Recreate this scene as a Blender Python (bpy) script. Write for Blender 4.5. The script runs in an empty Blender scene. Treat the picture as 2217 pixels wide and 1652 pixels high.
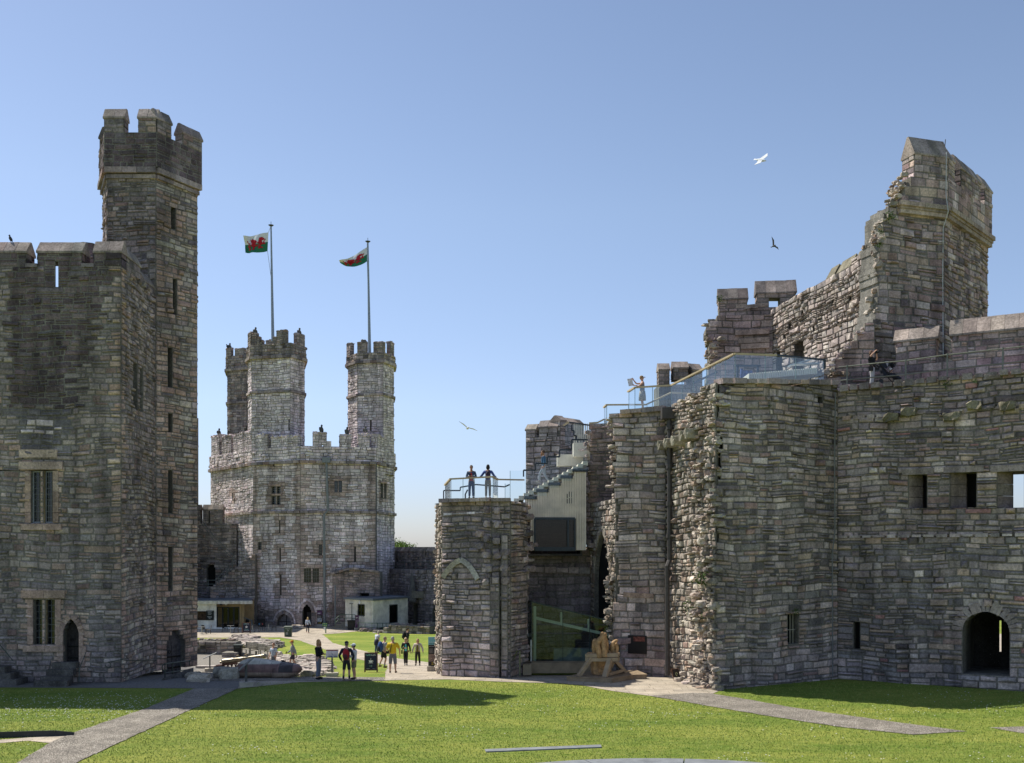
import bpy, bmesh, math, random
import numpy as np
from mathutils import Vector, Matrix

# ---------------------------------------------------------------- camera, sky, sun
SC = bpy.context.scene
EYE = 5.9                      # camera height above the near lawn
FPX = 2154.0                   # focal length in photo units (photo 2216 wide)
cam_d = bpy.data.cameras.new('camera'); cam_d.sensor_width = 36.0; cam_d.lens = 36.0*FPX/2216.0
cam_d.shift_y = (1187-826)/2216.0
cam_d.clip_start = 0.5; cam_d.clip_end = 20000
cam = bpy.data.objects.new('camera', cam_d); SC.collection.objects.link(cam)
cam.location = (0, 0, EYE); cam.rotation_euler = (math.radians(90), 0, 0)
SC.camera = cam
SUN_EL = math.radians(54.5)
SUN_DIR = Vector((-0.838*math.cos(SUN_EL), 0.545*math.cos(SUN_EL), math.sin(SUN_EL))).normalized()  # towards the sun
W = bpy.data.worlds.new('World'); SC.world = W; W.use_nodes = True
nt = W.node_tree; bg = nt.nodes['Background']
sky = nt.nodes.new('ShaderNodeTexSky'); sky.sky_type = 'NISHITA'; sky.sun_disc = False
sky.sun_elevation = SUN_EL; sky.sun_rotation = math.atan2(SUN_DIR.x, SUN_DIR.y)
sky.altitude = 300; sky.air_density = 1.0; sky.dust_density = 0.35; sky.ozone_density = 3.5
gc = nt.nodes.new('ShaderNodeTexCoord'); sx = nt.nodes.new('ShaderNodeSeparateXYZ'); nt.links.new(gc.outputs['Generated'], sx.inputs[0])
gr = nt.nodes.new('ShaderNodeValToRGB'); nt.links.new(sx.outputs[2], gr.inputs[0]); el = gr.color_ramp.elements      # colour balance of the sky by height
el[0].position = 0; el[0].color = (.40, .42, .54, 1); el[1].position = .6; el[1].color = (.76, .66, .60, 1)
for q_, c_ in ((.05, (.51, .49, .58, 1)), (.14, (.73, .64, .64, 1)), (.32, (.84, .72, .65, 1))): e_ = el.new(q_); e_.color = c_
skm = nt.nodes.new('ShaderNodeMix'); skm.data_type = 'RGBA'; skm.blend_type = 'MULTIPLY'; skm.inputs[0].default_value = 1; nt.links.new(gr.outputs[0], skm.inputs[7])
nt.links.new(sky.outputs[0], skm.inputs[6]); nt.links.new(skm.outputs[2], bg.inputs[0]); bg.inputs[1].default_value = 0.15
sun_d = bpy.data.lights.new('sun', 'SUN'); sun_d.energy = 4.2; sun_d.angle = math.radians(0.5); sun_d.color = (1.0, 0.95, 0.83)
sun = bpy.data.objects.new('sun', sun_d); SC.collection.objects.link(sun)
sun.rotation_euler = SUN_DIR.to_track_quat('Z', 'Y').to_euler(); sun.location = (-40, 30, 60)
SC.view_settings.view_transform = 'Standard'; SC.view_settings.look = 'None'
SC.view_settings.gamma = 1.0; SC.view_settings.exposure = 0.62
SC.cycles.max_bounces = 6; SC.cycles.transparent_max_bounces = 16
RNG = np.random.default_rng(7); random.seed(7)

# ---------------------------------------------------------------- photo geometry helpers
def X(px, d): return (px-1108.0)*d/FPX
def Z(py, d): return EYE+(1187.0-py)*d/FPX
def P(px, py, d): return (X(px, d), d, Z(py, d))
_PD = [(-1e4, 0), (45, 0), (50, -.35), (61, -1.27), (80, -2.1), (104, -3.0), (1e5, -3.0)]
def zprof(y):
    for (a, za), (b, zb) in zip(_PD, _PD[1:]):
        if y <= b: return za+(zb-za)*(y-a)/(b-a)
    return -3.0
def sst(t): t = min(1, max(0, t)); return t*t*(3-2*t)
def zt(x, y):                       # lie of the land, with the sunken hollow by the ruin
    k = sst((y-50)/3)*sst((79-y)/6)*sst((x/y*FPX+1108-380)/20)*sst((655-(x/y*FPX+1108))/14)
    return zprof(y)-0.42*k
def G(px, py):                      # ground point seen at a photo position
    lo, hi = 20.0, 800.0
    for _ in range(50):
        m = (lo+hi)/2
        if 1187+(EYE-zt(X(px, m), m))*FPX/m > py: lo = m
        else: hi = m
    return (X(px, lo), lo)

# ---------------------------------------------------------------- object bookkeeping
COL = SC.collection
def tag(o, label=None, cat=None, group=None, kind=None):
    if label: o['label'] = label
    if cat: o['category'] = cat
    if group: o['group'] = group
    if kind: o['kind'] = kind
    return o
def thing(name, label, cat, loc=(0, 0, 0), rz=0.0, group=None):
    o = bpy.data.objects.new(name, None); COL.objects.link(o)
    o.location = loc; o.rotation_euler = (0, 0, rz); o.empty_display_size = .3
    return tag(o, label, cat, group)
def kids(o): return [c for c in bpy.data.objects if c.parent == o]
def copy_tree(o, parent=None):
    c = o.copy(); COL.objects.link(c); c.parent = parent
    for k in kids(o): copy_tree(k, c)
    return c

# ---------------------------------------------------------------- materials
MATS = {}
def _nodes(name):
    m = bpy.data.materials.new(name); m.use_nodes = True
    return m, m.node_tree.nodes, m.node_tree.links, m.node_tree.nodes['Principled BSDF']
def mat(name, col, rough=.7, metal=0.0, var=.12, scale=6.0, bump=0.0, bscale=40.0, spec=.3, col2=None, emit=None):
    if name in MATS: return MATS[name]
    m, N, L, b = _nodes(name)
    b.inputs['Roughness'].default_value = rough; b.inputs['Metallic'].default_value = metal
    b.inputs['Specular IOR Level'].default_value = spec
    tc = N.new('ShaderNodeTexCoord')
    nz = N.new('ShaderNodeTexNoise'); nz.inputs['Scale'].default_value = scale; nz.inputs['Detail'].default_value = 6; nz.inputs['Roughness'].default_value = .65
    L.new(tc.outputs['Object'], nz.inputs['Vector'])
    mx = N.new('ShaderNodeMix'); mx.data_type = 'RGBA'
    c2 = col2 or tuple(c*(1+2.2*var) for c in col)
    c1 = col if col2 else tuple(c*(1-1.6*var) for c in col)
    mx.inputs[6].default_value = (*c1, 1); mx.inputs[7].default_value = (*c2, 1)
    rp = N.new('ShaderNodeMapRange'); rp.inputs[1].default_value = .32; rp.inputs[2].default_value = .68
    L.new(nz.outputs[0], rp.inputs[0]); L.new(rp.outputs[0], mx.inputs[0]); L.new(mx.outputs[2], b.inputs['Base Color'])
    if bump:
        n2 = N.new('ShaderNodeTexNoise'); n2.inputs['Scale'].default_value = bscale; n2.inputs['Detail'].default_value = 5
        L.new(tc.outputs['Object'], n2.inputs['Vector'])
        bp = N.new('ShaderNodeBump'); bp.inputs['Distance'].default_value = bump; L.new(n2.outputs[0], bp.inputs['Height']); L.new(bp.outputs[0], b.inputs['Normal'])
    if emit: b.inputs['Emission Color'].default_value = (*col, 1); b.inputs['Emission Strength'].default_value = emit
    MATS[name] = m; return m
def masonry_mat():
    m, N, L, b = _nodes('masonry'); b.inputs['Roughness'].default_value = .95; b.inputs['Specular IOR Level'].default_value = .15
    at = N.new('ShaderNodeAttribute'); at.attribute_name = 'Col'
    tc = N.new('ShaderNodeTexCoord')
    def noise(s, d=6, r=.6):
        n = N.new('ShaderNodeTexNoise'); n.inputs['Scale'].default_value = s; n.inputs['Detail'].default_value = d; n.inputs['Roughness'].default_value = r
        L.new(tc.outputs['Object'], n.inputs['Vector']); return n
    def mul(a, bsock, fac=1.0):
        x = N.new('ShaderNodeMix'); x.data_type = 'RGBA'; x.blend_type = 'MULTIPLY'; x.inputs[0].default_value = fac
        L.new(a, x.inputs[6]); L.new(bsock, x.inputs[7]); return x.outputs[2]
    def ramp(n, a, bb, lo, hi):
        r = N.new('ShaderNodeMapRange'); r.inputs[1].default_value = a; r.inputs[2].default_value = bb; r.inputs[3].default_value = lo; r.inputs[4].default_value = hi
        L.new(n.outputs[0], r.inputs[0]); return r
    c = at.outputs['Color']
    c = mul(c, ramp(noise(10, 8, .8), .3, .7, .42, 1.55).outputs[0])
    c = mul(c, ramp(noise(1.1, 4, .6), .3, .7, .72, 1.22).outputs[0])
    c = mul(c, ramp(noise(.20, 4, .55), .36, .64, .80, 1.14).outputs[0])
    # vertical weather streaks
    mp = N.new('ShaderNodeMapping'); mp.inputs['Scale'].default_value = (1.6, 1.6, .12); L.new(tc.outputs['Object'], mp.inputs[0])
    ns = N.new('ShaderNodeTexNoise'); ns.inputs['Scale'].default_value = 1.0; ns.inputs['Detail'].default_value = 7; L.new(mp.outputs[0], ns.inputs['Vector'])
    c = mul(c, ramp(ns, .35, .6, .66, 1.10).outputs[0])
    # pale lichen specks
    li = ramp(noise(17, 5, .75), .60, .70, 0, .55); mx = N.new('ShaderNodeMix'); mx.data_type = 'RGBA'
    L.new(li.outputs[0], mx.inputs[0]); L.new(c, mx.inputs[6]); mx.inputs[7].default_value = (.50, .49, .46, 1)
    L.new(mx.outputs[2], b.inputs['Base Color'])
    bp = N.new('ShaderNodeBump'); bp.inputs['Distance'].default_value = .035; bp.inputs['Strength'].default_value = .9
    L.new(noise(16, 8, .75).outputs[0], bp.inputs['Height']); L.new(bp.outputs[0], b.inputs['Normal'])
    return m
MS = masonry_mat()
def glass_mat(name='glass', tint=(.86, .93, .93), refl=.05):
    if name in MATS: return MATS[name]
    m, N, L, b = _nodes(name); N.remove(b)
    o = N['Material Output']; tr = N.new('ShaderNodeBsdfTransparent'); tr.inputs[0].default_value = (*tint, 1)
    gl = N.new('ShaderNodeBsdfGlossy'); gl.inputs['Roughness'].default_value = .01
    lw = N.new('ShaderNodeLayerWeight'); lw.inputs[0].default_value = .5
    pw = N.new('ShaderNodeMath'); pw.operation = 'POWER'; pw.inputs[1].default_value = 4.0; L.new(lw.outputs['Facing'], pw.inputs[0])
    ad = N.new('ShaderNodeMath'); ad.operation = 'MULTIPLY_ADD'; ad.inputs[1].default_value = .75; ad.inputs[2].default_value = refl; ad.use_clamp = True
    L.new(pw.outputs[0], ad.inputs[0])
    mx = N.new('ShaderNodeMixShader'); L.new(ad.outputs[0], mx.inputs[0]); L.new(tr.outputs[0], mx.inputs[1]); L.new(gl.outputs[0], mx.inputs[2])
    L.new(mx.outputs[0], o.inputs[0]); MATS[name] = m; return m

# ---------------------------------------------------------------- mesh builder
def nrm(v): v = np.asarray(v, float); n = np.linalg.norm(v); return v/n if n else v
class MB:
    def __init__(s): s.v = []; s.f = []; s.c = []; s.n = 0
    def add(s, vs, fs, col=None):
        vs = np.asarray(vs, float).reshape(-1, 3); s.v.append(vs)
        s.f.append((fs, s.n)); s.n += len(vs)
        c = np.ones((len(vs), 4)); c[:, :3] = (.3, .3, .3) if col is None else col
        s.c.append(c)
    def quadmesh(s, vs, quads, cols):
        s.v.append(vs); s.f.append((quads, s.n)); s.n += len(vs); s.c.append(cols)
    def box(s, c, size, rz=0, col=None, ax=None):
        x, y, z = [q/2 for q in size]
        v = np.array([(i, j, k) for i in (-x, x) for j in (-y, y) for k in (-z, z)], float)
        if ax is not None: v = v @ np.asarray(ax, float)
        if rz: cr, sr = math.cos(rz), math.sin(rz); v = v @ np.array([[cr, sr, 0], [-sr, cr, 0], [0, 0, 1]])
        s.add(v+np.asarray(c, float), [(0, 1, 3, 2), (4, 6, 7, 5), (0, 4, 5, 1), (2, 3, 7, 6), (0, 2, 6, 4), (1, 5, 7, 3)], col)
    def bar(s, a, b, w, h=None, up=(0, 0, 1), col=None):
        a = np.asarray(a, float); b = np.asarray(b, float); h = h or w
        d = nrm(b-a); u = np.asarray(up, float)
        if abs(d@u) > .95: u = np.array((0, 1., 0))
        r = nrm(np.cross(d, u)); u = np.cross(r, d)
        s.box((a+b)/2, (np.linalg.norm(b-a), w, h), ax=np.array([d, r, u]), col=col)
    def tube(s, pts, r, seg=8, col=None, cap=True):
        pts = [np.asarray(p, float) for p in pts]; n = len(pts); rs = r if hasattr(r, '__len__') else [r]*n
        vs = []; pu = None
        for i, p in enumerate(pts):
            d = nrm(pts[min(i+1, n-1)]-pts[max(i-1, 0)])
            if pu is None: pu = np.array((0, 0, 1.)) if abs(d[2]) < .9 else np.array((0, 1., 0))
            r_ = nrm(np.cross(d, pu)); pu = np.cross(r_, d)
            for k in range(seg):
                t = 2*math.pi*k/seg; vs.append(p+rs[i]*(math.cos(t)*r_+math.sin(t)*pu))
        fs = [(i*seg+k, i*seg+(k+1) % seg, (i+1)*seg+(k+1) % seg, (i+1)*seg+k) for i in range(n-1) for k in range(seg)]
        if cap: fs += [tuple(range(seg))[::-1], tuple((n-1)*seg+k for k in range(seg))]
        s.add(vs, fs, col)
    def prism(s, poly, z0, z1, col=None):       # plan polygon between two heights
        n = len(poly); v = [(x, y, z0) for x, y in poly]+[(x, y, z1) for x, y in poly]
        s.add(v, [tuple(range(n))[::-1], tuple(range(n, 2*n))]+[(i, (i+1) % n, n+(i+1) % n, n+i) for i in range(n)], col)
    def extrude(s, pts, vec, col=None):         # 3D outline pushed along a vector
        n = len(pts); p = np.asarray(pts, float)
        s.add(np.vstack([p, p+np.asarray(vec, float)]), [tuple(range(n)), tuple(range(n, 2*n))[::-1]]+[(i, n+i, n+(i+1) % n, (i+1) % n) for i in range(n)], col)
    def ball(s, c, r, col=None, seg=12, ring=8, ax=None):
        r = np.array((r, r, r) if not hasattr(r, '__len__') else r, float); vs = []
        for i in range(ring+1):
            a = math.pi*i/ring
            for k in range(seg):
                t = 2*math.pi*k/seg; vs.append((math.sin(a)*math.cos(t), math.sin(a)*math.sin(t), math.cos(a)))
        vs = np.array(vs)*r
        if ax is not None: vs = vs @ np.asarray(ax, float)
        s.add(vs+np.asarray(c, float), [(i*seg+k, (i+1)*seg+k, (i+1)*seg+(k+1) % seg, i*seg+(k+1) % seg) for i in range(ring) for k in range(seg)], col)
    def rock(s, c, size, rng, col=None, rz=None, rough=.22):
        v = np.array([(x, y, z) for x in (-1, -.3, .4, 1) for y in (-1, 0, 1) for z in (-1, 0, 1)], float)
        idx = {tuple(q): i for i, q in enumerate([(a, b, c_) for a in range(4) for b in range(3) for c_ in range(3)])}
        fs = []
        for a in range(3):
            for b in range(2):
                fs.append((idx[a, b, 0], idx[a, b+1, 0], idx[a+1, b+1, 0], idx[a+1, b, 0])); fs.append((idx[a, b, 2], idx[a+1, b, 2], idx[a+1, b+1, 2], idx[a, b+1, 2]))
            for c_ in range(2):
                fs.append((idx[a, 0, c_], idx[a+1, 0, c_], idx[a+1, 0, c_+1], idx[a, 0, c_+1])); fs.append((idx[a, 2, c_], idx[a, 2, c_+1], idx[a+1, 2, c_+1], idx[a+1, 2, c_]))
        for b in range(2):
            for c_ in range(2):
                fs.append((idx[0, b, c_], idx[0, b, c_+1], idx[0, b+1, c_+1], idx[0, b+1, c_])); fs.append((idx[3, b, c_], idx[3, b+1, c_], idx[3, b+1, c_+1], idx[3, b, c_+1]))
        corner = (np.abs(v).sum(1) > 2.5); v[corner] *= .84
        v = v+rng.normal(0, rough*.6, v.shape); v *= np.asarray(size, float)/2
        a = rng.uniform(-.5, .5) if rz is None else rz
        cr, sr = math.cos(a), math.sin(a); v = v @ np.array([[cr, sr, 0], [-sr, cr, 0], [0, 0, 1]])
        s.add(v+np.asarray(c, float), fs, col)
    def build(s, name, material, parent=None, smooth=False, bevel=0, local=False):
        me = bpy.data.meshes.new(name)
        V = np.vstack(s.v); li = []; ls = []; tot = []; k = 0
        if parent is not None and not local:       # geometry given in world space
            V = V-np.array(parent_loc(parent))
        for fs, off in s.f:
            if isinstance(fs, np.ndarray):
                li.append((fs+off).ravel()); m = len(fs); ls.append(np.arange(m)*fs.shape[1]+k); tot.append(np.full(m, fs.shape[1])); k += m*fs.shape[1]
            else:
                for f in fs:
                    li.append(np.asarray(f)+off); ls.append([k]); tot.append([len(f)]); k += len(f)
        li = np.concatenate(li).astype(np.int32); ls = np.concatenate(ls).astype(np.int32); tot = np.concatenate(tot).astype(np.int32)
        me.vertices.add(len(V)); me.vertices.foreach_set('co', V.astype(np.float32).ravel())
        me.loops.add(len(li)); me.loops.foreach_set('vertex_index', li)
        me.polygons.add(len(ls)); me.polygons.foreach_set('loop_start', ls); me.polygons.foreach_set('loop_total', tot)
        me.update(calc_edges=True); me.validate()
        a = me.attributes.new('Col', 'FLOAT_COLOR', 'POINT'); C = np.vstack(s.c).astype(np.float32)
        if len(C) == len(me.vertices): a.data.foreach_set('color', C.ravel())
        me.polygons.foreach_set('use_smooth', np.full(len(me.polygons), bool(smooth))); me.update()
        me.materials.append(material)
        o = bpy.data.objects.new(name, me); COL.objects.link(o)
        if parent is not None: o.parent = parent
        if bevel:
            bm = o.modifiers.new('bevel', 'BEVEL'); bm.width = bevel; bm.segments = 2
        return o
def parent_loc(p):
    v = np.zeros(3)
    while p is not None: v += np.array(p.location); p = p.parent
    return v

# ---------------------------------------------------------------- stonework
PAL_GATE = [((.250, .222, .180), 5), ((.205, .185, .155), 4), ((.315, .285, .228), 4), ((.160, .152, .138), 2.5), ((.330, .250, .150), 1.6), ((.235, .150, .110), .9), ((.075, .072, .070), .8), ((.40, .365, .295), 1)]
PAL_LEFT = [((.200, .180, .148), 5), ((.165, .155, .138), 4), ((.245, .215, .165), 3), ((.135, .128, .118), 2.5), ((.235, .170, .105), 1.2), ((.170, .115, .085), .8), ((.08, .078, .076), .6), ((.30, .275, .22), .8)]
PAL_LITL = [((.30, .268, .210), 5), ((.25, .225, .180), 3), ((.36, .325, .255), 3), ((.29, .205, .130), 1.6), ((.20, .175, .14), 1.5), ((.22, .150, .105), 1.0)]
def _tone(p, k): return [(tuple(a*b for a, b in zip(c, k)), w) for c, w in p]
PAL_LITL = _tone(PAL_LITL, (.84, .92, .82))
PAL_EAG = [((.385, .37, .35), 5), ((.355, .34, .325), 4), ((.415, .40, .378), 4), ((.31, .295, .285), 1.2), ((.34, .30, .265), .8), ((.44, .425, .40), 1.2)]
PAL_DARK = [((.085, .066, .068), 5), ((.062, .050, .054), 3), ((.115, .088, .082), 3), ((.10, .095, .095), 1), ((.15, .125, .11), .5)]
PAL_PURP = [((.245, .165, .145), 4), ((.205, .160, .145), 3), ((.28, .245, .20), 3), ((.30, .23, .145), 2), ((.105, .095, .095), 1.8), ((.33, .29, .25), 1.2)]
PAL_TAN = [((.30, .215, .130), 3), ((.26, .185, .120), 3), ((.34, .27, .175), 2)]
PAL_BLUE = [((.115, .118, .125), 4), ((.095, .098, .106), 3), ((.15, .15, .15), 1)]
PAL_PALE = [((.42, .40, .36), 1)]
WARM = np.array((1.09, .955, 1.015))*1.72
def pick(pal, n, rng):
    w = np.array([p[1] for p in pal], float); c = np.array([p[0] for p in pal])
    i = rng.choice(len(pal), n, p=w/w.sum()); m = (c*w[:, None]).sum(0)/w.sum()
    c = c*.60+c.mean(1, keepdims=True)*.40; m = m*.60+m.mean()*.40
    return (c[i]*.88+m*.12)*rng.normal(1, .10, (n, 1)).clip(.6, 1.5)*rng.normal(1, .016, (n, 3))*WARM
MORTAR = (.30, .275, .24)
class Hole:
    def __init__(s, u0, u1, z0, z1, spring=None, rnd=False): s.u0, s.u1, s.z0, s.z1, s.sp, s.rnd = u0, u1, z0, z1, spring, rnd
    def at(s, z):
        if not (s.z0 < z < s.z1): return None
        if s.sp is None or z <= s.sp: return (s.u0, s.u1)
        h = (s.u1-s.u0)/2; H = s.z1-s.sp; t = z-s.sp; c = (s.u0+s.u1)/2
        if s.rnd: w = h*math.sqrt(max(0, 1-(t/H)**2))
        else: R = (h*h+H*H)/(2*h); w = math.sqrt(max(0, R*R-t*t))-(R-h)
        return (c-w, c+w) if w > .02 else None
class Wall:
    """a vertical plane from p0 to p1 (left to right seen from outside)"""
    def __init__(s, p0, p1):
        s.p0 = np.array(p0, float); s.p1 = np.array(p1, float); d = s.p1-s.p0; s.L = float(np.linalg.norm(d)); s.t = d/s.L; s.n = np.array((s.t[1], -s.t[0]))
    def u(s, px):                # photo column -> distance along the wall
        k = (px-1108.0)/FPX; a = s.t[0]-k*s.t[1]; return (k*s.p0[1]-s.p0[0])/a
    def d(s, px): return s.p0[1]+s.t[1]*s.u(px)
    def z(s, px, py): return Z(py, s.d(px))
    def pt(s, u, z, off=0.0): q = s.p0+s.t*u+s.n*off; return (q[0], q[1], z)
    def hole(s, a, b, top, bot, sp=None, rnd=False):   # photo box -> hole
        m = (a+b)/2; return Hole(s.u(a), s.u(b), s.z(m, bot), s.z(m, top), None if sp is None else s.z(m, sp), rnd)
def masonry(mb, wall, z0, z1, holes=(), top=None, lim=None, thick=1.2, ch=(.17, .32), sw=(.24, .70), pal=PAL_GATE, zone=None, pro=.035, seed=1, mit=(0, 0), mortar=MORTAR, stones=True, step=.12, back=True):
    rng = np.random.default_rng(seed); L = wall.L; hs = list(holes)
    br = sorted({round(z0, 4), round(z1, 4)}|{round(z, 4) for h in hs for z in (h.z0, h.z1) if z0 < z < z1})
    zs = [br[0]]
    for a, b in zip(br, br[1:]):
        n = max(1, int(round((b-a)/((ch[0]+ch[1])/2)))); w = rng.uniform(ch[0], ch[1], n); w *= (b-a)/w.sum(); zs += list(a+np.cumsum(w)); zs[-1] = b
    rows = []; vs = []; qs = []; k = 0
    for za, zb in zip(zs, zs[1:]):
        if zb-za < 1e-4: continue
        zc = (za+zb)/2; iv = [(0.0, L)]
        if lim is not None: l, r = lim(zc, rng); iv = [(l, r)] if r > l+.05 else []
        if top is not None and iv:
            out = []; u = iv[0][0]; e = iv[0][1]; st = None
            while u < e-1e-6:
                w = min(step, e-u); ok = top(u+w/2) > zc
                if ok and st is None: st = u
                if not ok and st is not None: out.append((st, u)); st = None
                u += w
            if st is not None: out.append((st, e))
            iv = out
        for h in hs:
            g = h.at(zc)
            if g is None: continue
            nv = []
            for a, b in iv:
                if g[1] <= a or g[0] >= b: nv.append((a, b)); continue
                if g[0] > a+.01: nv.append((a, g[0]))
                if g[1] < b-.01: nv.append((g[1], b))
            iv = nv
        for a, b in iv:
            if b-a < .03: continue
            ba = a+(mit[0] if a < .45 and (a < 1e-3 or lim is not None) else 0); bb = b-(mit[1] if b > L-1e-3 else 0)
            if bb < ba: ba = bb = (ba+bb)/2
            c = [(a, za, 0), (b, za, 0), (b, zb, 0), (a, zb, 0), (ba, za, -thick), (bb, za, -thick), (bb, zb, -thick), (ba, zb, -thick)]
            vs += c; qs += [(k, k+1, k+2, k+3), (k+5, k+4, k+7, k+6), (k+4, k, k+3, k+7), (k+1, k+5, k+6, k+2), (k+3, k+2, k+6, k+7), (k+4, k+5, k+1, k)]; k += 8
            if stones:
                n = max(1, int(round((b-a)/((sw[0]+sw[1])/2*(.6+(zb-za)/(ch[0]+ch[1]))))))
                w = (sw[0]+sw[1])/2*np.exp(rng.normal(0, .38, n)); w *= (b-a)/w.sum(); e = a+np.concatenate([[0], np.cumsum(w)])
                for i in range(n):
                    if zb-za > .2 and rng.random() < .22:
                        m = za+(zb-za)*rng.uniform(.35, .65); rows.append((e[i], e[i+1], za, m)); rows.append((e[i], e[i+1], m, zb))
                    else: rows.append((e[i], e[i+1], za, zb))
    if not vs: return
    V = np.array(vs); W3 = np.empty_like(V)
    sd_ = seed*1.7
    def world(A):
        k = np.minimum(1, np.minimum((A[:, 1]-z0)/.6, (z1-A[:, 1])/.6)).clip(0, 1)
        for h in hs:
            dd = np.maximum(np.maximum(h.u0-A[:, 0], A[:, 0]-h.u1), np.maximum(h.z0-A[:, 1], A[:, 1]-h.z1)); k = k*((dd-.05)/.6).clip(0, 1)
        A = A.copy(); A[:, 1] += k*(.055*np.sin(A[:, 0]*.8+sd_+A[:, 1]*.25)+.03*np.sin(A[:, 0]*2.1+sd_*2+A[:, 1]*.9)+.012*np.sin(A[:, 0]*6.1+A[:, 1]*2))
        o = np.empty((len(A), 3)); o[:, 0] = wall.p0[0]+wall.t[0]*A[:, 0]+wall.n[0]*A[:, 2]; o[:, 1] = wall.p0[1]+wall.t[1]*A[:, 0]+wall.n[1]*A[:, 2]; o[:, 2] = A[:, 1]; return o
    C = np.ones((len(V), 4)); C[:, :3] = np.array(mortar)*.72
    mb.quadmesh(world(V), np.array(qs), C)
    if not rows: return
    R = np.array(rows); n = len(R); g = rng.uniform(.006, .026, (n, 4))
    u0, u1, za, zb = R[:, 0]+g[:, 0], R[:, 1]-g[:, 1], R[:, 2]+g[:, 2], R[:, 3]-g[:, 3]
    col = pick(pal, n, rng)
    if zone is not None:
        for i in range(n):
            q = zone((R[i, 0]+R[i, 1])/2, (R[i, 2]+R[i, 3])/2, rng)
            if q is not None: col[i] = pick(q, 1, rng)[0]
    ins_u = np.minimum(.035, (u1-u0)*.25)[:, None]*rng.uniform(.5, 1.4, (n, 4)); ins_z = np.minimum(.03, (zb-za)*.25)[:, None]*rng.uniform(.5, 1.4, (n, 4))
    base = rng.gamma(2.2, pro/2.2, n).clip(.008, pro*3.2); tilt = base[:, None]*rng.uniform(.55, 1.25, (n, 4))
    A = np.zeros((n, 9, 3))
    for j, (uu, zz) in enumerate(((u0, za), (u1, za), (u1, zb), (u0, zb))):
        A[:, j, 0] = uu+rng.normal(0, .008, n); A[:, j, 1] = zz+rng.normal(0, .007, n); A[:, j, 2] = -.002
        A[:, j+4, 0] = uu+(ins_u[:, j] if j in (0, 3) else -ins_u[:, j]); A[:, j+4, 1] = zz+(ins_z[:, j] if j < 2 else -ins_z[:, j]); A[:, j+4, 2] = tilt[:, j]
    A[:, 8, 0] = (u0+u1)/2+rng.normal(0, .02, n); A[:, 8, 1] = (za+zb)/2; A[:, 8, 2] = base*rng.uniform(.9, 1.5, n)
    Q = []; 
    T = []
    o = np.arange(n)[:, None]*9
    sides = np.concatenate([o+np.array([[a, b, b+4, a+4]]) for a, b in ((0, 1), (1, 2), (2, 3), (3, 0))])
    tris = np.concatenate([o+np.array([[a+4, b+4, 8]]) for a, b in ((0, 1), (1, 2), (2, 3), (3, 0))])
    CC = np.ones((n, 9, 4)); CC[:, :, :3] = col[:, None, :]; CC[:, :4, :3] = col[:, None, :]*.34+np.array(mortar)*.28; CC[:, 4:, :3] *= rng.normal(1, .07, (n, 5, 1))  # stone edges darkened, joint shadow put into the vertex colour
    off = mb.n; mb.quadmesh(world(A.reshape(-1, 3)), sides, CC.reshape(-1, 4))
    mb.f.append((tris, off))
def stone_row(mb, a, b, w, h, rng, pal, step=.5, jit=.02):     # a moulding or ledge laid as separate blocks
    a = np.asarray(a, float); b = np.asarray(b, float); L = np.linalg.norm(b-a); n = max(1, int(L/step)); e = np.sort(rng.uniform(-.12, .12, n+1)/n+np.arange(n+1)/n); e[0] = 0; e[-1] = 1
    for i in range(n):
        mb.bar(a+(b-a)*(e[i]+.004), a+(b-a)*(e[i+1]-.004), w*rng.uniform(1-jit, 1+jit), h*rng.uniform(1-jit, 1+jit), col=pick(pal, 1, rng)[0])
def torn(mb, line, amp, rng, pal, size=(.22, .5), dens=3.2, depth=.7, dirv=(1, 0), dr=(-.12, .88)):   # broken rubble edge along a 3D polyline
    dirv = np.array((*dirv, 0.)); per = np.array((-dirv[1], dirv[0], 0))
    for a, b in zip(line, line[1:]):
        a = np.asarray(a, float); b = np.asarray(b, float); L = np.linalg.norm(b-a); n = int(L*dens*1.3/.3)
        for _ in range(n):
            p = a+(b-a)*rng.random()+dirv*rng.normal(0, amp)+per*rng.uniform(*dr)*depth
            s = rng.uniform(*size)*.74*rng.choice((.6, 1, 1.25)); mb.rock(p, (s*rng.uniform(.9, 1.4), s*1.05, s*rng.uniform(.28, .8)), rng, pick(pal, 1, rng)[0], rz=math.atan2(dirv[1], dirv[0])+rng.normal(0, .25))
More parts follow.
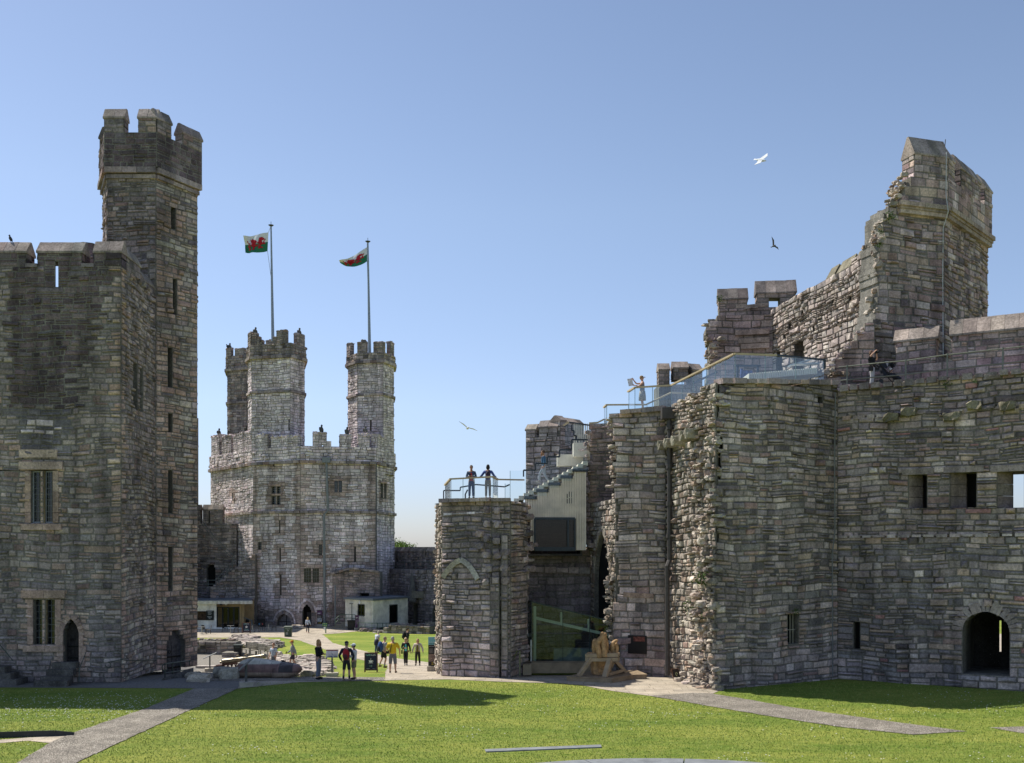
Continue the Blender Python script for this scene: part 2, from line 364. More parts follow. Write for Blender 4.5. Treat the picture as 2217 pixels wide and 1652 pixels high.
def merlon(parent, wall, ua, ub, z0, z1, caph, thick=.55, pal=PAL_LEFT, seed=3, slit=None, over=.05, off=0.0, rough=False):
    mb = MB(); w = Wall(wall.pt(ua, 0, off)[:2], wall.pt(ub, 0, off)[:2])
    hs = [Hole(*slit)] if slit else []
    masonry(mb, w, z0, z1, holes=hs, thick=thick, pal=pal, seed=seed, pro=.02, ch=(.2, .34), sw=(.3, .6))
    # stones on the two narrow ends as well
    for a, b in ((w.pt(w.L, 0)[:2], w.pt(w.L, 0, -thick)[:2]), (w.pt(0, 0, -thick)[:2], w.pt(0, 0)[:2])):
        masonry(mb, Wall(a, b), z0+.01, z1-.01, thick=.01, pal=pal, seed=seed+1, pro=.015, ch=(.2, .34), sw=(.25, .45))
    o = mb.build('merlon', MS, parent)
    rng = np.random.default_rng(seed); c = MB()
    if rough:
        k = max(2, int(w.L/.4))
        for i in range(k): c.rock(w.pt(w.L*(i+.5)/k, z1+caph*.35, -thick/2), (w.L/k*1.15, thick*1.15, caph*rng.uniform(.7, 1.3)), rng, pick(pal, 1, rng)[0], rz=math.atan2(w.t[1], w.t[0]))
    else:
        n = max(1, int(round(w.L/.55))); e = np.linspace(-over, w.L+over, n+1)
        for i in range(n):
            A = [(e[i]+.006, -thick-over), (e[i]+.006, over), (e[i]+.006, -thick/2)]; zz = [z1-.05, z1-.05, z1+caph]
            p = [w.pt(e[i]+.006, z1-.06, over), w.pt(e[i]+.006, z1+.03, over), w.pt(e[i]+.006, z1+caph, -thick/2+.06), w.pt(e[i]+.006, z1+caph, -thick/2-.06), w.pt(e[i]+.006, z1+.03, -thick-over), w.pt(e[i]+.006, z1-.06, -thick-over)]
            c.extrude(p, (w.t[0]*(e[i+1]-e[i]-.012), w.t[1]*(e[i+1]-e[i]-.012), rng.normal(0, .008)), col=pick([((.19, .175, .125), 1), ((.15, .145, .115), 1), ((.23, .205, .15), 1)], 1, rng)[0])
    c.build('coping', MS, o, local=False)
    return o
def plan_fill(mb, poly, z, t=.3, col=(.25, .23, .2)): mb.prism(poly, z-t, z, col)
def tower_faces(poly): return [Wall(poly[i], poly[(i+1) % len(poly)]) for i in range(len(poly))]
def seen(w): m = (w.p0+w.p1)/2; return (-(m)@w.n) > -.35*np.linalg.norm(m)
def miters(poly, i, thick):
    n = len(poly)
    def half(k):
        a = np.array(poly[k % n])-np.array(poly[(k-1) % n]); b = np.array(poly[(k+1) % n])-np.array(poly[k % n])
        an = math.atan2(a[0]*b[1]-a[1]*b[0], a@b); return thick*math.tan(max(0, an)/2)
    return (half(i), half(i+1))
def tower(mb, poly, z0, z1, seed=1, thick=1.0, holes={}, **kw):
    for i, w in enumerate(tower_faces(poly)):
        masonry(mb, w, z0, z1, seed=seed*31+i, thick=thick, mit=miters(poly, i, thick), stones=seen(w), holes=holes.get(i, ()), **kw)
def offset_poly(poly, o):
    n = len(poly); out = []
    for i in range(n):
        a = Wall(poly[i-1], poly[i]); b = Wall(poly[i], poly[(i+1) % n]); m = nrm(a.n+b.n); k = o/max(.3, m@a.n); out.append(tuple(np.array(poly[i])+m*k))
    return out
def band(mb, poly, z, h, o, rng, pal, only_seen=True):        # projecting string course round a tower
    q = offset_poly(poly, o/2)
    for i in range(len(q)):
        w = Wall(q[i], q[(i+1) % len(q)])
        if only_seen and not seen(w): continue
        a = np.array((*w.p0, z)); b = np.array((*w.p1, z)); stone_row(mb, a, b, o+.12, h, rng, pal, step=.8, jit=.05)
def recess(parent, wall, h, depth, kind='window', frame=None, grid=None, pane=None, panecol=(.012, .014, .018)):
    """glass, a door leaf or a dark sheet set back in a hole"""
    g = MB(); 
    if h.sp is None: pts = [wall.pt(h.u0, h.z0, -depth), wall.pt(h.u1, h.z0, -depth), wall.pt(h.u1, h.z1, -depth), wall.pt(h.u0, h.z1, -depth)]
    else:
        r = [(h.at(z) or ((h.u0+h.u1)/2,)*2) for z in np.linspace(h.sp, h.z1, 9)]; zz = np.linspace(h.sp, h.z1, 9)
        pts = [wall.pt(h.u0, h.z0, -depth), wall.pt(h.u1, h.z0, -depth)]+[wall.pt(b[1], z, -depth) for b, z in zip(r, zz)]+[wall.pt(b[0], z, -depth) for b, z in list(zip(r, zz))[::-1]]
    g.extrude(pts, (-wall.n[0]*.05, -wall.n[1]*.05, 0))
    o = g.build(kind, pane or mat('leaded_glass', (.016, .018, .022), .12, var=.3, spec=.6), parent)
    if grid:
        nu, nz = grid; f = MB(); t = .022
        for i in range(1, nu): u = h.u0+(h.u1-h.u0)*i/nu; f.bar(wall.pt(u, h.z0, -depth+.015), wall.pt(u, (h.sp or h.z1), -depth+.015), t)
        for j in range(1, nz):
            z = h.z0+(h.z1-h.z0)*j/nz; q = h.at(z)
            if q: f.bar(wall.pt(q[0], z, -depth+.017), wall.pt(q[1], z, -depth+.017), t)
        f.build('lead_lattice', frame or mat('lead_grey', (.16, .17, .18), .6), o)
    return o
def arch_ring(mb, wall, h, w, pro, rng, pal, foot=True):      # dressed stones round an opening
    c = (h.u0+h.u1)/2
    if h.sp is None: return
    zz = np.linspace(h.sp, h.z1-.01, 7); L = [(h.at(z)[0], z) for z in zz if h.at(z)]+[(c, h.z1)]
    for side in (0, 1):
        q = [(u if side == 0 else 2*c-u, z) for u, z in L]
        for (a, za), (b, zb) in zip(q, q[1:]):
            d = nrm((b-a, zb-za)); nn = np.array((-d[1], d[0]))*(1 if side == 0 else -1)
            if nn[1] < -.2: nn = -nn
            pts = [wall.pt(a, za, 0), wall.pt(b, zb, 0), wall.pt(b+nn[0]*w, zb+nn[1]*w, 0), wall.pt(a+nn[0]*w, za+nn[1]*w, 0)]
            mb.extrude(pts, (wall.n[0]*pro, wall.n[1]*pro, 0), col=pick(pal, 1, rng)[0])
        if foot:
            n = max(1, int((h.sp-h.z0)/.35)); e = np.linspace(h.z0, h.sp, n+1)
            for i in range(n):
                a = h.u0-w*rng.uniform(.8, 1.5) if side == 0 else h.u1; b = h.u0 if side == 0 else h.u1+w*rng.uniform(.8, 1.5)
                mb.extrude([wall.pt(a, e[i]+.006, 0), wall.pt(b, e[i]+.006, 0), wall.pt(b, e[i+1]-.006, 0), wall.pt(a, e[i+1]-.006, 0)], (wall.n[0]*pro, wall.n[1]*pro, 0), col=pick(pal, 1, rng)[0])
def jg(z, a, r): return a*(.7*math.sin(1.9*z+a*50)+.6*math.sin(4.7*z+a*20)+.22*r.normal())
def near_hole(hs, du=.35, dz=.35):
    def f(u, z, rng):
        for h in hs:
            if h.u0-du*rng.uniform(.6, 1.5) < u < h.u1+du*rng.uniform(.6, 1.5) and h.z0-dz < z < h.z1+dz: return PAL_TAN
        return None
    return f
# ---------------------------------------------------------------- ground
def grass_mat():
    m, N, L, b = _nodes('grass'); b.inputs['Roughness'].default_value = .9; b.inputs['Specular IOR Level'].default_value = .15
    tc = N.new('ShaderNodeTexCoord')
    def nz(s, d=5, r=.6, st=None):
        n = N.new('ShaderNodeTexNoise'); n.inputs['Scale'].default_value = s; n.inputs['Detail'].default_value = d; n.inputs['Roughness'].default_value = r
        if st:
            mp = N.new('ShaderNodeMapping'); mp.inputs['Scale'].default_value = st; L.new(tc.outputs['Object'], mp.inputs[0]); L.new(mp.outputs[0], n.inputs['Vector'])
        else: L.new(tc.outputs['Object'], n.inputs['Vector'])
        return n
    def mixc(f, a, c, lo=.35, hi=.65):
        r = N.new('ShaderNodeMapRange'); r.inputs[1].default_value = lo; r.inputs[2].default_value = hi; L.new(f.outputs[0], r.inputs[0])
        x = N.new('ShaderNodeMix'); x.data_type = 'RGBA'; L.new(r.outputs[0], x.inputs[0])
        for s_, q in ((6, a), (7, c)):
            if hasattr(q, 'links') or hasattr(q, 'is_linked'): L.new(q, x.inputs[s_])
            else: x.inputs[s_].default_value = (*q, 1)
        return x.outputs[2]
    c = mixc(nz(.28, 6, .7, (.5, 1.3, 1)), (.105, .185, .017), (.31, .325, .060), .4, .6)
    c2 = mixc(nz(3.0, 6, .7, (.5, 1.6, 1)), (.10, .175, .016), (.36, .36, .10))
    x = N.new('ShaderNodeMix'); x.data_type = 'RGBA'; x.inputs[0].default_value = .42; L.new(c, x.inputs[6]); L.new(c2, x.inputs[7])
    f = nz(38, 4, .8, (1, .6, 1)); r = N.new('ShaderNodeMapRange'); r.inputs[1].default_value = .3; r.inputs[2].default_value = .7; r.inputs[3].default_value = .62; r.inputs[4].default_value = 1.34; L.new(f.outputs[0], r.inputs[0])
    y = N.new('ShaderNodeMix'); y.data_type = 'RGBA'; y.blend_type = 'MULTIPLY'; y.inputs[0].default_value = 1; L.new(x.outputs[2], y.inputs[6]); L.new(r.outputs[0], y.inputs[7])
    L.new(y.outputs[2], b.inputs['Base Color'])
    bp = N.new('ShaderNodeBump'); bp.inputs['Distance'].default_value = .05; L.new(nz(30, 6, .8).outputs[0], bp.inputs['Height']); L.new(bp.outputs[0], b.inputs['Normal'])
    return m
GRASS = grass_mat()
def paving_mat(name, c1, c2, mort, bw, rh, dist=.25, cell=None, rot=0.0):
    m, N, L, b = _nodes(name); b.inputs['Roughness'].default_value = .85; b.inputs['Specular IOR Level'].default_value = .25
    tc = N.new('ShaderNodeTexCoord'); mp = N.new('ShaderNodeMapping'); mp.inputs['Rotation'].default_value = (0, 0, rot); L.new(tc.outputs['Object'], mp.inputs[0])
    nz = N.new('ShaderNodeTexNoise'); nz.inputs['Scale'].default_value = 1.2; nz.inputs['Detail'].default_value = 5; L.new(mp.outputs[0], nz.inputs['Vector'])
    nb = N.new('ShaderNodeTexNoise'); nb.inputs['Scale'].default_value = 22; nb.inputs['Detail'].default_value = 6; L.new(mp.outputs[0], nb.inputs['Vector'])
    if cell:
        v = N.new('ShaderNodeTexVoronoi'); v.inputs['Scale'].default_value = cell; L.new(mp.outputs[0], v.inputs['Vector'])
        ve = N.new('ShaderNodeTexVoronoi'); ve.feature = 'DISTANCE_TO_EDGE'; ve.inputs['Scale'].default_value = cell; L.new(mp.outputs[0], ve.inputs['Vector'])
        sp = N.new('ShaderNodeSeparateColor'); L.new(v.outputs['Color'], sp.inputs[0])
        x = N.new('ShaderNodeMix'); x.data_type = 'RGBA'; L.new(sp.outputs[0], x.inputs[0]); x.inputs[6].default_value = (*c1, 1); x.inputs[7].default_value = (*c2, 1)
        rr = N.new('ShaderNodeMapRange'); rr.inputs[1].default_value = 0; rr.inputs[2].default_value = .14; L.new(ve.outputs['Distance'], rr.inputs[0])
        y = N.new('ShaderNodeMix'); y.data_type = 'RGBA'; L.new(rr.outputs[0], y.inputs[0]); y.inputs[6].default_value = (*mort, 1); L.new(x.outputs[2], y.inputs[7]); col = y.outputs[2]; h = rr.outputs[0]
    else:
        ad = N.new('ShaderNodeMix'); ad.data_type = 'RGBA'; ad.inputs[0].default_value = .035; L.new(mp.outputs[0], ad.inputs[6]); L.new(nz.outputs['Color'], ad.inputs[7])
        br = N.new('ShaderNodeTexBrick'); L.new(ad.outputs[2], br.inputs['Vector']); br.inputs['Scale'].default_value = 1
        br.inputs['Brick Width'].default_value = bw; br.inputs['Row Height'].default_value = rh; br.inputs['Mortar Size'].default_value = .014; br.offset = .37; br.squash = 1.35; br.squash_frequency = 3
        br.inputs['Color1'].default_value = (*c1, 1); br.inputs['Color2'].default_value = (*c2, 1); br.inputs['Mortar'].default_value = (*mort, 1); col = br.outputs['Color']; h = br.outputs['Fac']
    r = N.new('ShaderNodeMapRange'); r.inputs[1].default_value = .3; r.inputs[2].default_value = .7; r.inputs[3].default_value = .72; r.inputs[4].default_value = 1.2; L.new(nz.outputs[0], r.inputs[0])
    z = N.new('ShaderNodeMix'); z.data_type = 'RGBA'; z.blend_type = 'MULTIPLY'; z.inputs[0].default_value = 1; L.new(col, z.inputs[6]); L.new(r.outputs[0], z.inputs[7])
    r2 = N.new('ShaderNodeMapRange'); r2.inputs[1].default_value = .3; r2.inputs[2].default_value = .7; r2.inputs[3].default_value = .75; r2.inputs[4].default_value = 1.2; L.new(nb.outputs[0], r2.inputs[0])
    z2 = N.new('ShaderNodeMix'); z2.data_type = 'RGBA'; z2.blend_type = 'MULTIPLY'; z2.inputs[0].default_value = 1; L.new(z.outputs[2], z2.inputs[6]); L.new(r2.outputs[0], z2.inputs[7])
    L.new(z2.outputs[2], b.inputs['Base Color'])
    bp = N.new('ShaderNodeBump'); bp.inputs['Distance'].default_value = .02; L.new(nb.outputs[0], bp.inputs['Height'])
    if cell: b2 = N.new('ShaderNodeBump'); b2.inputs['Distance'].default_value = .03; L.new(h, b2.inputs['Height']); L.new(bp.outputs[0], b2.inputs['Normal']); L.new(b2.outputs[0], b.inputs['Normal'])
    else: L.new(bp.outputs[0], b.inputs['Normal'])
    return m
FLAGS = paving_mat('sandstone_flags', (.46, .39, .31), (.37, .32, .26), (.20, .17, .13), 1.15, .52)
COBBLE = paving_mat('cobbles', (.30, .265, .225), (.48, .43, .37), (.16, .14, .115), 1, 1, cell=15)
EDGESTONE = paving_mat('edge_cobbles', (.30, .27, .23), (.42, .38, .33), (.13, .12, .10), 1, 1, cell=11)
GRAVEL = mat('gravel', (.21, .19, .165), .95, var=.25, scale=60, bump=.02, bscale=90)
TARMAC = mat('tarmac', (.16, .15, .14), .9, var=.2, scale=9, bump=.01, bscale=120)
SLATE = mat('slate_slab', (.19, .20, .215), .6, var=.15, scale=2, bump=.01, bscale=20)

# one sheet out to the horizon, following the lie of the land
def frange(a, b, s): n = int(round((b-a)/s)); return [a+(b-a)*i/n for i in range(n+1)]
xs = [-9000, -3000, -800, -200, -80]+frange(-60, 60, 1.0)+[80, 200, 800, 3000, 9000]
ys = [-60, 0]+frange(20, 110, 1.0)+[130, 200, 500, 2000, 12000]
V = []; 
rg = np.random.default_rng(3)
for y in ys:
    for x in xs: V.append((x, y, zt(x, y) if 40 < y < 110 else zprof(y)))
nx = len(xs); Q = np.array([(j*nx+i, j*nx+i+1, (j+1)*nx+i+1, (j+1)*nx+i) for j in range(len(ys)-1) for i in range(nx-1)])
g = MB(); g.quadmesh(np.array(V, float), Q, np.ones((len(V), 4)))
tag(g.build('ground', GRASS, smooth=True), kind='structure', label='mown castle lawn running out to the horizon')

def clip(poly, axis, v, keep_less):
    out = []
    for i in range(len(poly)):
        a = poly[i]; b = poly[(i+1) % len(poly)]; ia = (a[axis] <= v) == keep_less or a[axis] == v; ib = (b[axis] <= v) == keep_less or b[axis] == v
        if ia: out.append(a)
        if ia != ib:
            t = (v-a[axis])/(b[axis]-a[axis]); out.append((a[0]+(b[0]-a[0])*t, a[1]+(b[1]-a[1])*t))
    return out
def _tri(poly):
    from mathutils.geometry import tessellate_polygon
    return [[poly[i] for i in t] for t in tessellate_polygon([[Vector((x, y, 0)) for x, y in poly]])]
def patch(name, px_poly, material, off, label, world=None, kind='structure', rag=0.0, seed=5):
    poly = world or [G(a, b) for a, b in px_poly]
    if rag:
        r = np.random.default_rng(seed); out = []
        for i in range(len(poly)):
            a = np.array(poly[i]); b = np.array(poly[(i+1) % len(poly)]); n = max(1, min(60, int(np.linalg.norm(b-a)/.35)))
            for k in range(n): out.append(tuple(a+(b-a)*k/n+(r.normal(0, rag, 2) if k else 0)))
        poly = out
    mb = MB(); 
    for tr in _tri(poly):
        y0 = math.floor(min(p[1] for p in tr)); y1 = math.ceil(max(p[1] for p in tr))
        flat = max(p[1] for p in tr) <= 45 
        if flat: mb.add([(x, y, off) for x, y in tr], [(0, 1, 2)]); continue
        for yy in range(y0, y1):
            s = clip(clip(tr, 1, yy, False), 1, yy+1, True)
            if len(s) < 3: continue
            x0 = math.floor(min(p[0] for p in s)); x1 = math.ceil(max(p[0] for p in s))
            for xx in range(x0, x1):
                q = clip(clip(s, 0, xx, False), 0, xx+1, True)
                if len(q) >= 3:
                    c = [(x, y, zt(x, y)+off) for x, y in q]; mb.add(c, [tuple(range(len(c)))])
    o = mb.build(name, material); bm = bmesh.new(); bm.from_mesh(o.data); bmesh.ops.remove_doubles(bm, verts=bm.verts, dist=.0004)
    for f in bm.faces:
        if f.normal.z < 0: f.normal_flip()
    bm.to_mesh(o.data); bm.free()
    return tag(o, label, kind=kind)
# left cobbled path, right cobbled path, tarmac strip, flags
patch('path', [(-40, 1700), (109, 1609), (154, 1589), (307, 1537), (422, 1491), (516, 1491), (410, 1538), (250, 1612), (167, 1652), (90, 1700)], COBBLE, .022, 'grey cobbled path running from the lower left corner to the tower', rag=.02)
patch('path', [(1407, 1507), (1611, 1542), (1808, 1573), (1976, 1591), (2093, 1584), (1954, 1566), (1735, 1535), (1542, 1502), (1500, 1500)], COBBLE, .018, 'cobbled path tapering across the right hand lawn', rag=.03)
patch('pavement', [(-300, 1487), (516, 1491), (522, 1474), (445, 1474), (434, 1436), (262, 1436), (250, 1466), (-300, 1466)], TARMAC, .012, 'dark tarmac strip along the foot of the left tower')
patch('pavement', [(516, 1491), (522, 1474), (640, 1474), (833, 1474), (1000, 1466), (1110, 1462), (1290, 1462), (1440, 1462), (1480, 1478), (1555, 1497), (1542, 1502), (1407, 1507), (1324, 1496), (1265, 1485), (1221, 1480), (1104, 1477), (963, 1471), (649, 1477)], FLAGS, .014, 'pale sandstone paving in front of the gatehouse', rag=.02)
patch('pavement', [(833, 1474), (833, 1467), (839, 1440), (773, 1427), (712, 1409), (649, 1387), (600, 1368), (683, 1366), (700, 1375), (720, 1392), (771, 1405), (802, 1413), (862, 1426), (927, 1434), (1000, 1440), (1010, 1466)], FLAGS, .014, 'pale flagged path leading up to the far tower door', rag=.03)
patch('pavement', [(380, 1384), (430, 1381), (605, 1380), (649, 1387), (690, 1374), (771, 1367), (800, 1362), (700, 1352), (400, 1352)], FLAGS, .02, 'sandstone forecourt in front of the cafe')
patch('path', [(640, 1474), (640, 1466), (693, 1466), (833, 1467), (833, 1474)], EDGESTONE, .022, 'narrow cobbled edging beside the waiting visitors', rag=.02)
patch('pavement', [(420, 1474), (425, 1452), (560, 1452), (600, 1463), (640, 1466), (640, 1474)], COBBLE, .018, 'cobbled patch around the giant stone foot', rag=.03)
patch('gravel', [(400, 1452), (560, 1452), (600, 1440), (585, 1415), (555, 1404), (400, 1404)], GRAVEL, .016, 'grey gravel in the sunken hollow by the ruins', rag=.03)
patch('path', [(-120, 1603), (0, 1602), (154, 1590), (109, 1609), (60, 1604), (0, 1609), (-120, 1616)], FLAGS, .012, 'narrow slab path branching off at the lower left', rag=.01)
patch('pavement', [(2141, 1575), (2216, 1573), (2330, 1575), (2330, 1600), (2216, 1588)], COBBLE, .012, 'tip of a stone path at the right edge', rag=.02)
patch('pavement', None, FLAGS, .02, 'sunlit paving outside the right hand wall, seen through its slit', world=[(26, 50), (60, 50), (80, 103), (34, 103)])
# long thin slate slab and the round slate ring, in the foreground
for poly, lab in (([(1049, 1624), (1300, 1614), (1302, 1619), (1052, 1629)], 'long thin grey slate strip set in the lawn'),):
    w = [G(a, b) for a, b in poly]; mb = MB(); mb.prism(w, -.05, .035)
    tag(mb.build('slate_strip', SLATE), lab, 'slab')
ring = thing('slate_ring', 'wide low ring of dark slate slabs at the bottom edge of the lawn', 'slab', (0, 0, 0))
cx, cy = X(1400, 28.1), 27.6-4.6
for i in range(14):
    a0, a1 = 2*math.pi*i/14+.07, 2*math.pi*(i+1)/14+.064
    pts = [(cx+6.3*math.cos(t), cy+4.75+ -.0 -4.6*(1-math.sin(t))) for t in np.linspace(a0, a1, 6)]+[(cx+5.3*math.cos(t), cy+4.75-4.6*(1-.84*math.sin(t))) for t in np.linspace(a1, a0, 6)]
    mb = MB(); mb.prism(pts, -.05, .05); mb.build('slab', SLATE, ring)
# steel lawn edge at lower left
mb = MB(); a = G(-120, 1601); b = G(117, 1594); c = G(160, 1592)
for p, q in ((a, b), (b, c)): mb.bar((*p, .09), (*q, .09 if q is b else .0), .04, .2)
tag(mb.build('lawn_edging', mat('dark_steel', (.035, .04, .045), .5, .3)), 'dark steel edging strip beside the slab path at lower left', 'edging')

# blades and daisies
def blades():
    rng = np.random.default_rng(11); n = 170000
    # spread evenly over the part of the lawn near the camera
    y = np.sqrt(rng.uniform(25**2, 47**2, n*2)); px = rng.uniform(-30, 2250, n*2); x = (px-1108)*y/FPX
    polys = []
    def inside(poly, x, y):
        r = np.zeros(len(x), bool); j = len(poly)-1
        for i in range(len(poly)):
            xi, yi = poly[i]; xj, yj = poly[j]; c = ((yi > y) != (yj > y)); 
            with np.errstate(divide='ignore', invalid='ignore'): r ^= c & (x < (xj-xi)*(y-yi)/(yj-yi)+xi)
            j = i
        return r
    ok = np.ones(len(x), bool); jx = rng.normal(0, .07, len(x)); jy = rng.normal(0, .07, len(x))
    for pp in ([(-40, 1700), (109, 1609), (154, 1589), (307, 1537), (422, 1491), (516, 1491), (410, 1538), (250, 1612), (90, 1700)], [(1235, 1480), (1407, 1507), (1611, 1542), (1808, 1573), (1976, 1591), (2093, 1584), (1954, 1566), (1735, 1535), (1542, 1502), (1440, 1476)],
               [(1049, 1623), (1300, 1613), (1302, 1620), (1052, 1630)], [(2141, 1575), (2216, 1573), (2330, 1575), (2330, 1600), (2216, 1588)], [(-120, 1603), (0, 1602), (154, 1590), (109, 1609), (60, 1604), (0, 1609), (-120, 1616)]):
        ok &= ~inside([G(a, b) for a, b in pp], x+jx, y+jy)
    py = 1187+EYE*FPX/y
    ok &= ~((py < 1492) & (px < 520)); ok &= ~((px >= 510) & (px < 1445) & (py < np.interp(px, [510, 649, 963, 1104, 1221, 1265, 1324, 1407, 1445], [1479, 1478, 1472, 1478, 1481, 1486, 1497, 1508, 1515]))); ok &= ~((px >= 1445) & (px < 1560) & (py < 1503))
    ok &= (y < 44)
    x, y = x[ok][:n], y[ok][:n]; n = len(x)
    h = rng.uniform(.018, .05, n); a = rng.uniform(0, 6.28, n); w = rng.uniform(.006, .013, n); lx = rng.normal(0, .018, n); ly = rng.normal(0, .018, n)
    V = np.zeros((n, 3, 3)); V[:, 0] = np.stack([x-np.cos(a)*w, y-np.sin(a)*w, np.zeros(n)], 1); V[:, 1] = np.stack([x+np.cos(a)*w, y+np.sin(a)*w, np.zeros(n)], 1); V[:, 2] = np.stack([x+lx, y+ly, h], 1)
    C = np.ones((n, 3, 4)); base = np.array([(.17, .26, .032), (.25, .32, .055), (.42, .42, .13), (.12, .20, .022)])[rng.choice(4, n, p=[.4, .3, .12, .18])]; C[:, :, :3] = base[:, None]*rng.uniform(.8, 1.2, (n, 1, 1))
    mb = MB(); mb.quadmesh(V.reshape(-1, 3), np.arange(n*3).reshape(-1, 3), C.reshape(-1, 4))
    m, N, L, b = _nodes('grass_blade'); b.inputs['Roughness'].default_value = .7; at = N.new('ShaderNodeAttribute'); at.attribute_name = 'Col'; L.new(at.outputs['Color'], b.inputs['Base Color'])
    tag(mb.build('grass', m), 'short grass blades over the near lawn', kind='stuff')
    # daisies
    cl = rng.uniform(0, 1, (60, 2)); pts = []
    for k in range(60):
        px0 = cl[k, 0]*2216; py0 = 1495+cl[k, 1]**1.2*150
        if k < 26: px0 = rng.uniform(0, 420); py0 = rng.uniform(1495, 1560)
        for _ in range(rng.integers(8, 30)):
            p = px0+rng.normal(0, 60); q = py0+rng.normal(0, 9)
            if q > 1495 and q < 1655: pts.append((p, q))
    mb = MB(); 
    bad = [[G(a, b) for a, b in pp] for pp in ([(-40, 1700), (109, 1609), (154, 1589), (307, 1537), (422, 1491), (516, 1491), (410, 1538), (250, 1612), (90, 1700)], [(1235, 1480), (1407, 1507), (1611, 1542), (1808, 1573), (1976, 1591), (2093, 1584), (1954, 1566), (1735, 1535), (1542, 1502), (1440, 1476)])]
    for p, q in pts:
        gx, gy = G(p, q)
        if any(inside(b_, np.array([gx]), np.array([gy]))[0] for b_ in bad): continue
        if 1240 < p < 1560 and q < 1516: continue
        r = rng.uniform(.012, .022); mb.prism([(gx+r*math.cos(t), gy+r*math.sin(t)) for t in (0, 1.05, 2.1, 3.14, 4.2, 5.24)], .035, .045)
    tag(mb.build('daisies', mat('daisy_white', (.75, .75, .72), .8, var=.02)), 'tiny white daisies scattered over the lawn', kind='stuff')
blades()
# far hills low on the skyline, air haze put into their blue colour
rng = np.random.default_rng(5); mb = MB(); n = 80; xs_ = np.linspace(-6000, 6000, n); hh = 14+9*np.sin(xs_/900+.6)+6*np.sin(xs_/310)+rng.normal(0, 1.0, n)
for off_, s in ((0, 1.0),):
    v = []
    for x, h in zip(xs_, hh): v += [(x, 6000, -5), (x, 6200, max(4, h)+5), (x, 6900, -5)]
    mb.add(v, [(3*i, 3*i+3, 3*i+4, 3*i+1) for i in range(n-1)]+[(3*i+1, 3*i+4, 3*i+5, 3*i+2) for i in range(n-1)])
tag(mb.build('hills', mat('far_hill', (.20, .26, .30), .95, var=.1, scale=.002)), 'low hills coloured haze blue on the skyline', kind='structure')
# ================================================================= left tower (near, in shade)
RG = np.random.default_rng(21)
LT = thing('castle_tower', 'tall dark stone tower at the left with a slender battlemented stair turret', 'tower', (-22, 50, 0))
mb = MB()
cor = (-17.16, 43.7)
WF = Wall((-36.0, 43.7), cor); WS = Wall(cor, (-17.2, 47.95)); z_s = Z(577, 43.7)
h1 = WF.hole(67, 87, 1019, 1132); h1b = WF.hole(94, 115, 1019, 1132)
h2 = WF.hole(72, 91, 1297, 1395); h2b = WF.hole(98, 120, 1297, 1395)
hd = WF.hole(137, 172, 1339, 1443, 1375)
slit = WF.hole(97, 126, 568, 622)
fz = near_hole([h1, h1b, h2, h2b, hd], .42, .35)
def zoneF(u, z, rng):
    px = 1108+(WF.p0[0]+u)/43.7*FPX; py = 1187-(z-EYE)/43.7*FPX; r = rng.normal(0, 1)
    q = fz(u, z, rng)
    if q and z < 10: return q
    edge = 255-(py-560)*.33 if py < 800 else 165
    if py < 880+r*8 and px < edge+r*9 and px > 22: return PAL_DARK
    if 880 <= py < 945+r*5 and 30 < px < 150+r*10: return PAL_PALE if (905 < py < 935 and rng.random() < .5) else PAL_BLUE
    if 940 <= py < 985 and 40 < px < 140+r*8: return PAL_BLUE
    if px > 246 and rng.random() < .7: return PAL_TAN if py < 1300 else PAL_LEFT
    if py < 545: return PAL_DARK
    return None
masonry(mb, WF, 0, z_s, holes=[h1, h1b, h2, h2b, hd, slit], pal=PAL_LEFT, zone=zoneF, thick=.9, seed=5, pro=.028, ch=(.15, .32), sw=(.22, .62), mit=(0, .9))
hs_ = Hole(WS.L*.33, WS.L*.45, WS.z(290, 885), WS.z(290, 785)); hs2 = Hole(WS.L*.52, WS.L*.62, WS.z(290, 885), WS.z(290, 785))
masonry(mb, WS, 0, z_s, holes=[hs_, hs2], pal=PAL_LEFT, zone=lambda u, z, r: PAL_TAN if u < .4 and r.random() < .6 else (PAL_LITL if z < 9 and r.random() < .5 else None), thick=.9, seed=6, pro=.05, ch=(.15, .28), sw=(.2, .5), mit=(.9, 0))
mb.prism([(-36, 44.9), (-18.3, 44.9), (-18.3, 52), (-36, 52)], z_s-1.6, z_s-1.2, (.12, .12, .11))
mb.prism([(-35.9, 44.7), (-18.2, 44.7), (-18.2, 45.6), (-35.9, 45.6)], 0, z_s-2.2, (.02, .02, .02))
# hood and surrounds of the windows
for a, b, c in ((h1, h1b, 1019), (h2, h2b, 1297)):
    stone_row(mb, WF.pt(a.u0-.5, a.z1+.22, .03), WF.pt(b.u1+.45, a.z1+.22, .03), .16, .34, RG, PAL_TAN, step=.7)
    stone_row(mb, WF.pt(a.u0-.4, a.z0-.18, .03), WF.pt(b.u1+.4, a.z0-.18, .03), .2, .26, RG, PAL_TAN, step=.7)
    mb.bar(WF.pt((a.u1+b.u0)/2, a.z0, -.1), WF.pt((a.u1+b.u0)/2, a.z1, -.1), .2, .12, col=(.29, .22, .13))
    for s_, k in ((a.u0-.12, -1), (b.u1+.12, 1)):
        e = np.linspace(a.z0, a.z1, 6)
        for i in range(5): mb.extrude([WF.pt(s_-.12, e[i]+.01, 0), WF.pt(s_+.12, e[i]+.01, 0), WF.pt(s_+.12, e[i+1]-.01, 0), WF.pt(s_-.12, e[i+1]-.01, 0)], (0, -.045, 0), col=pick(PAL_TAN, 1, RG)[0])
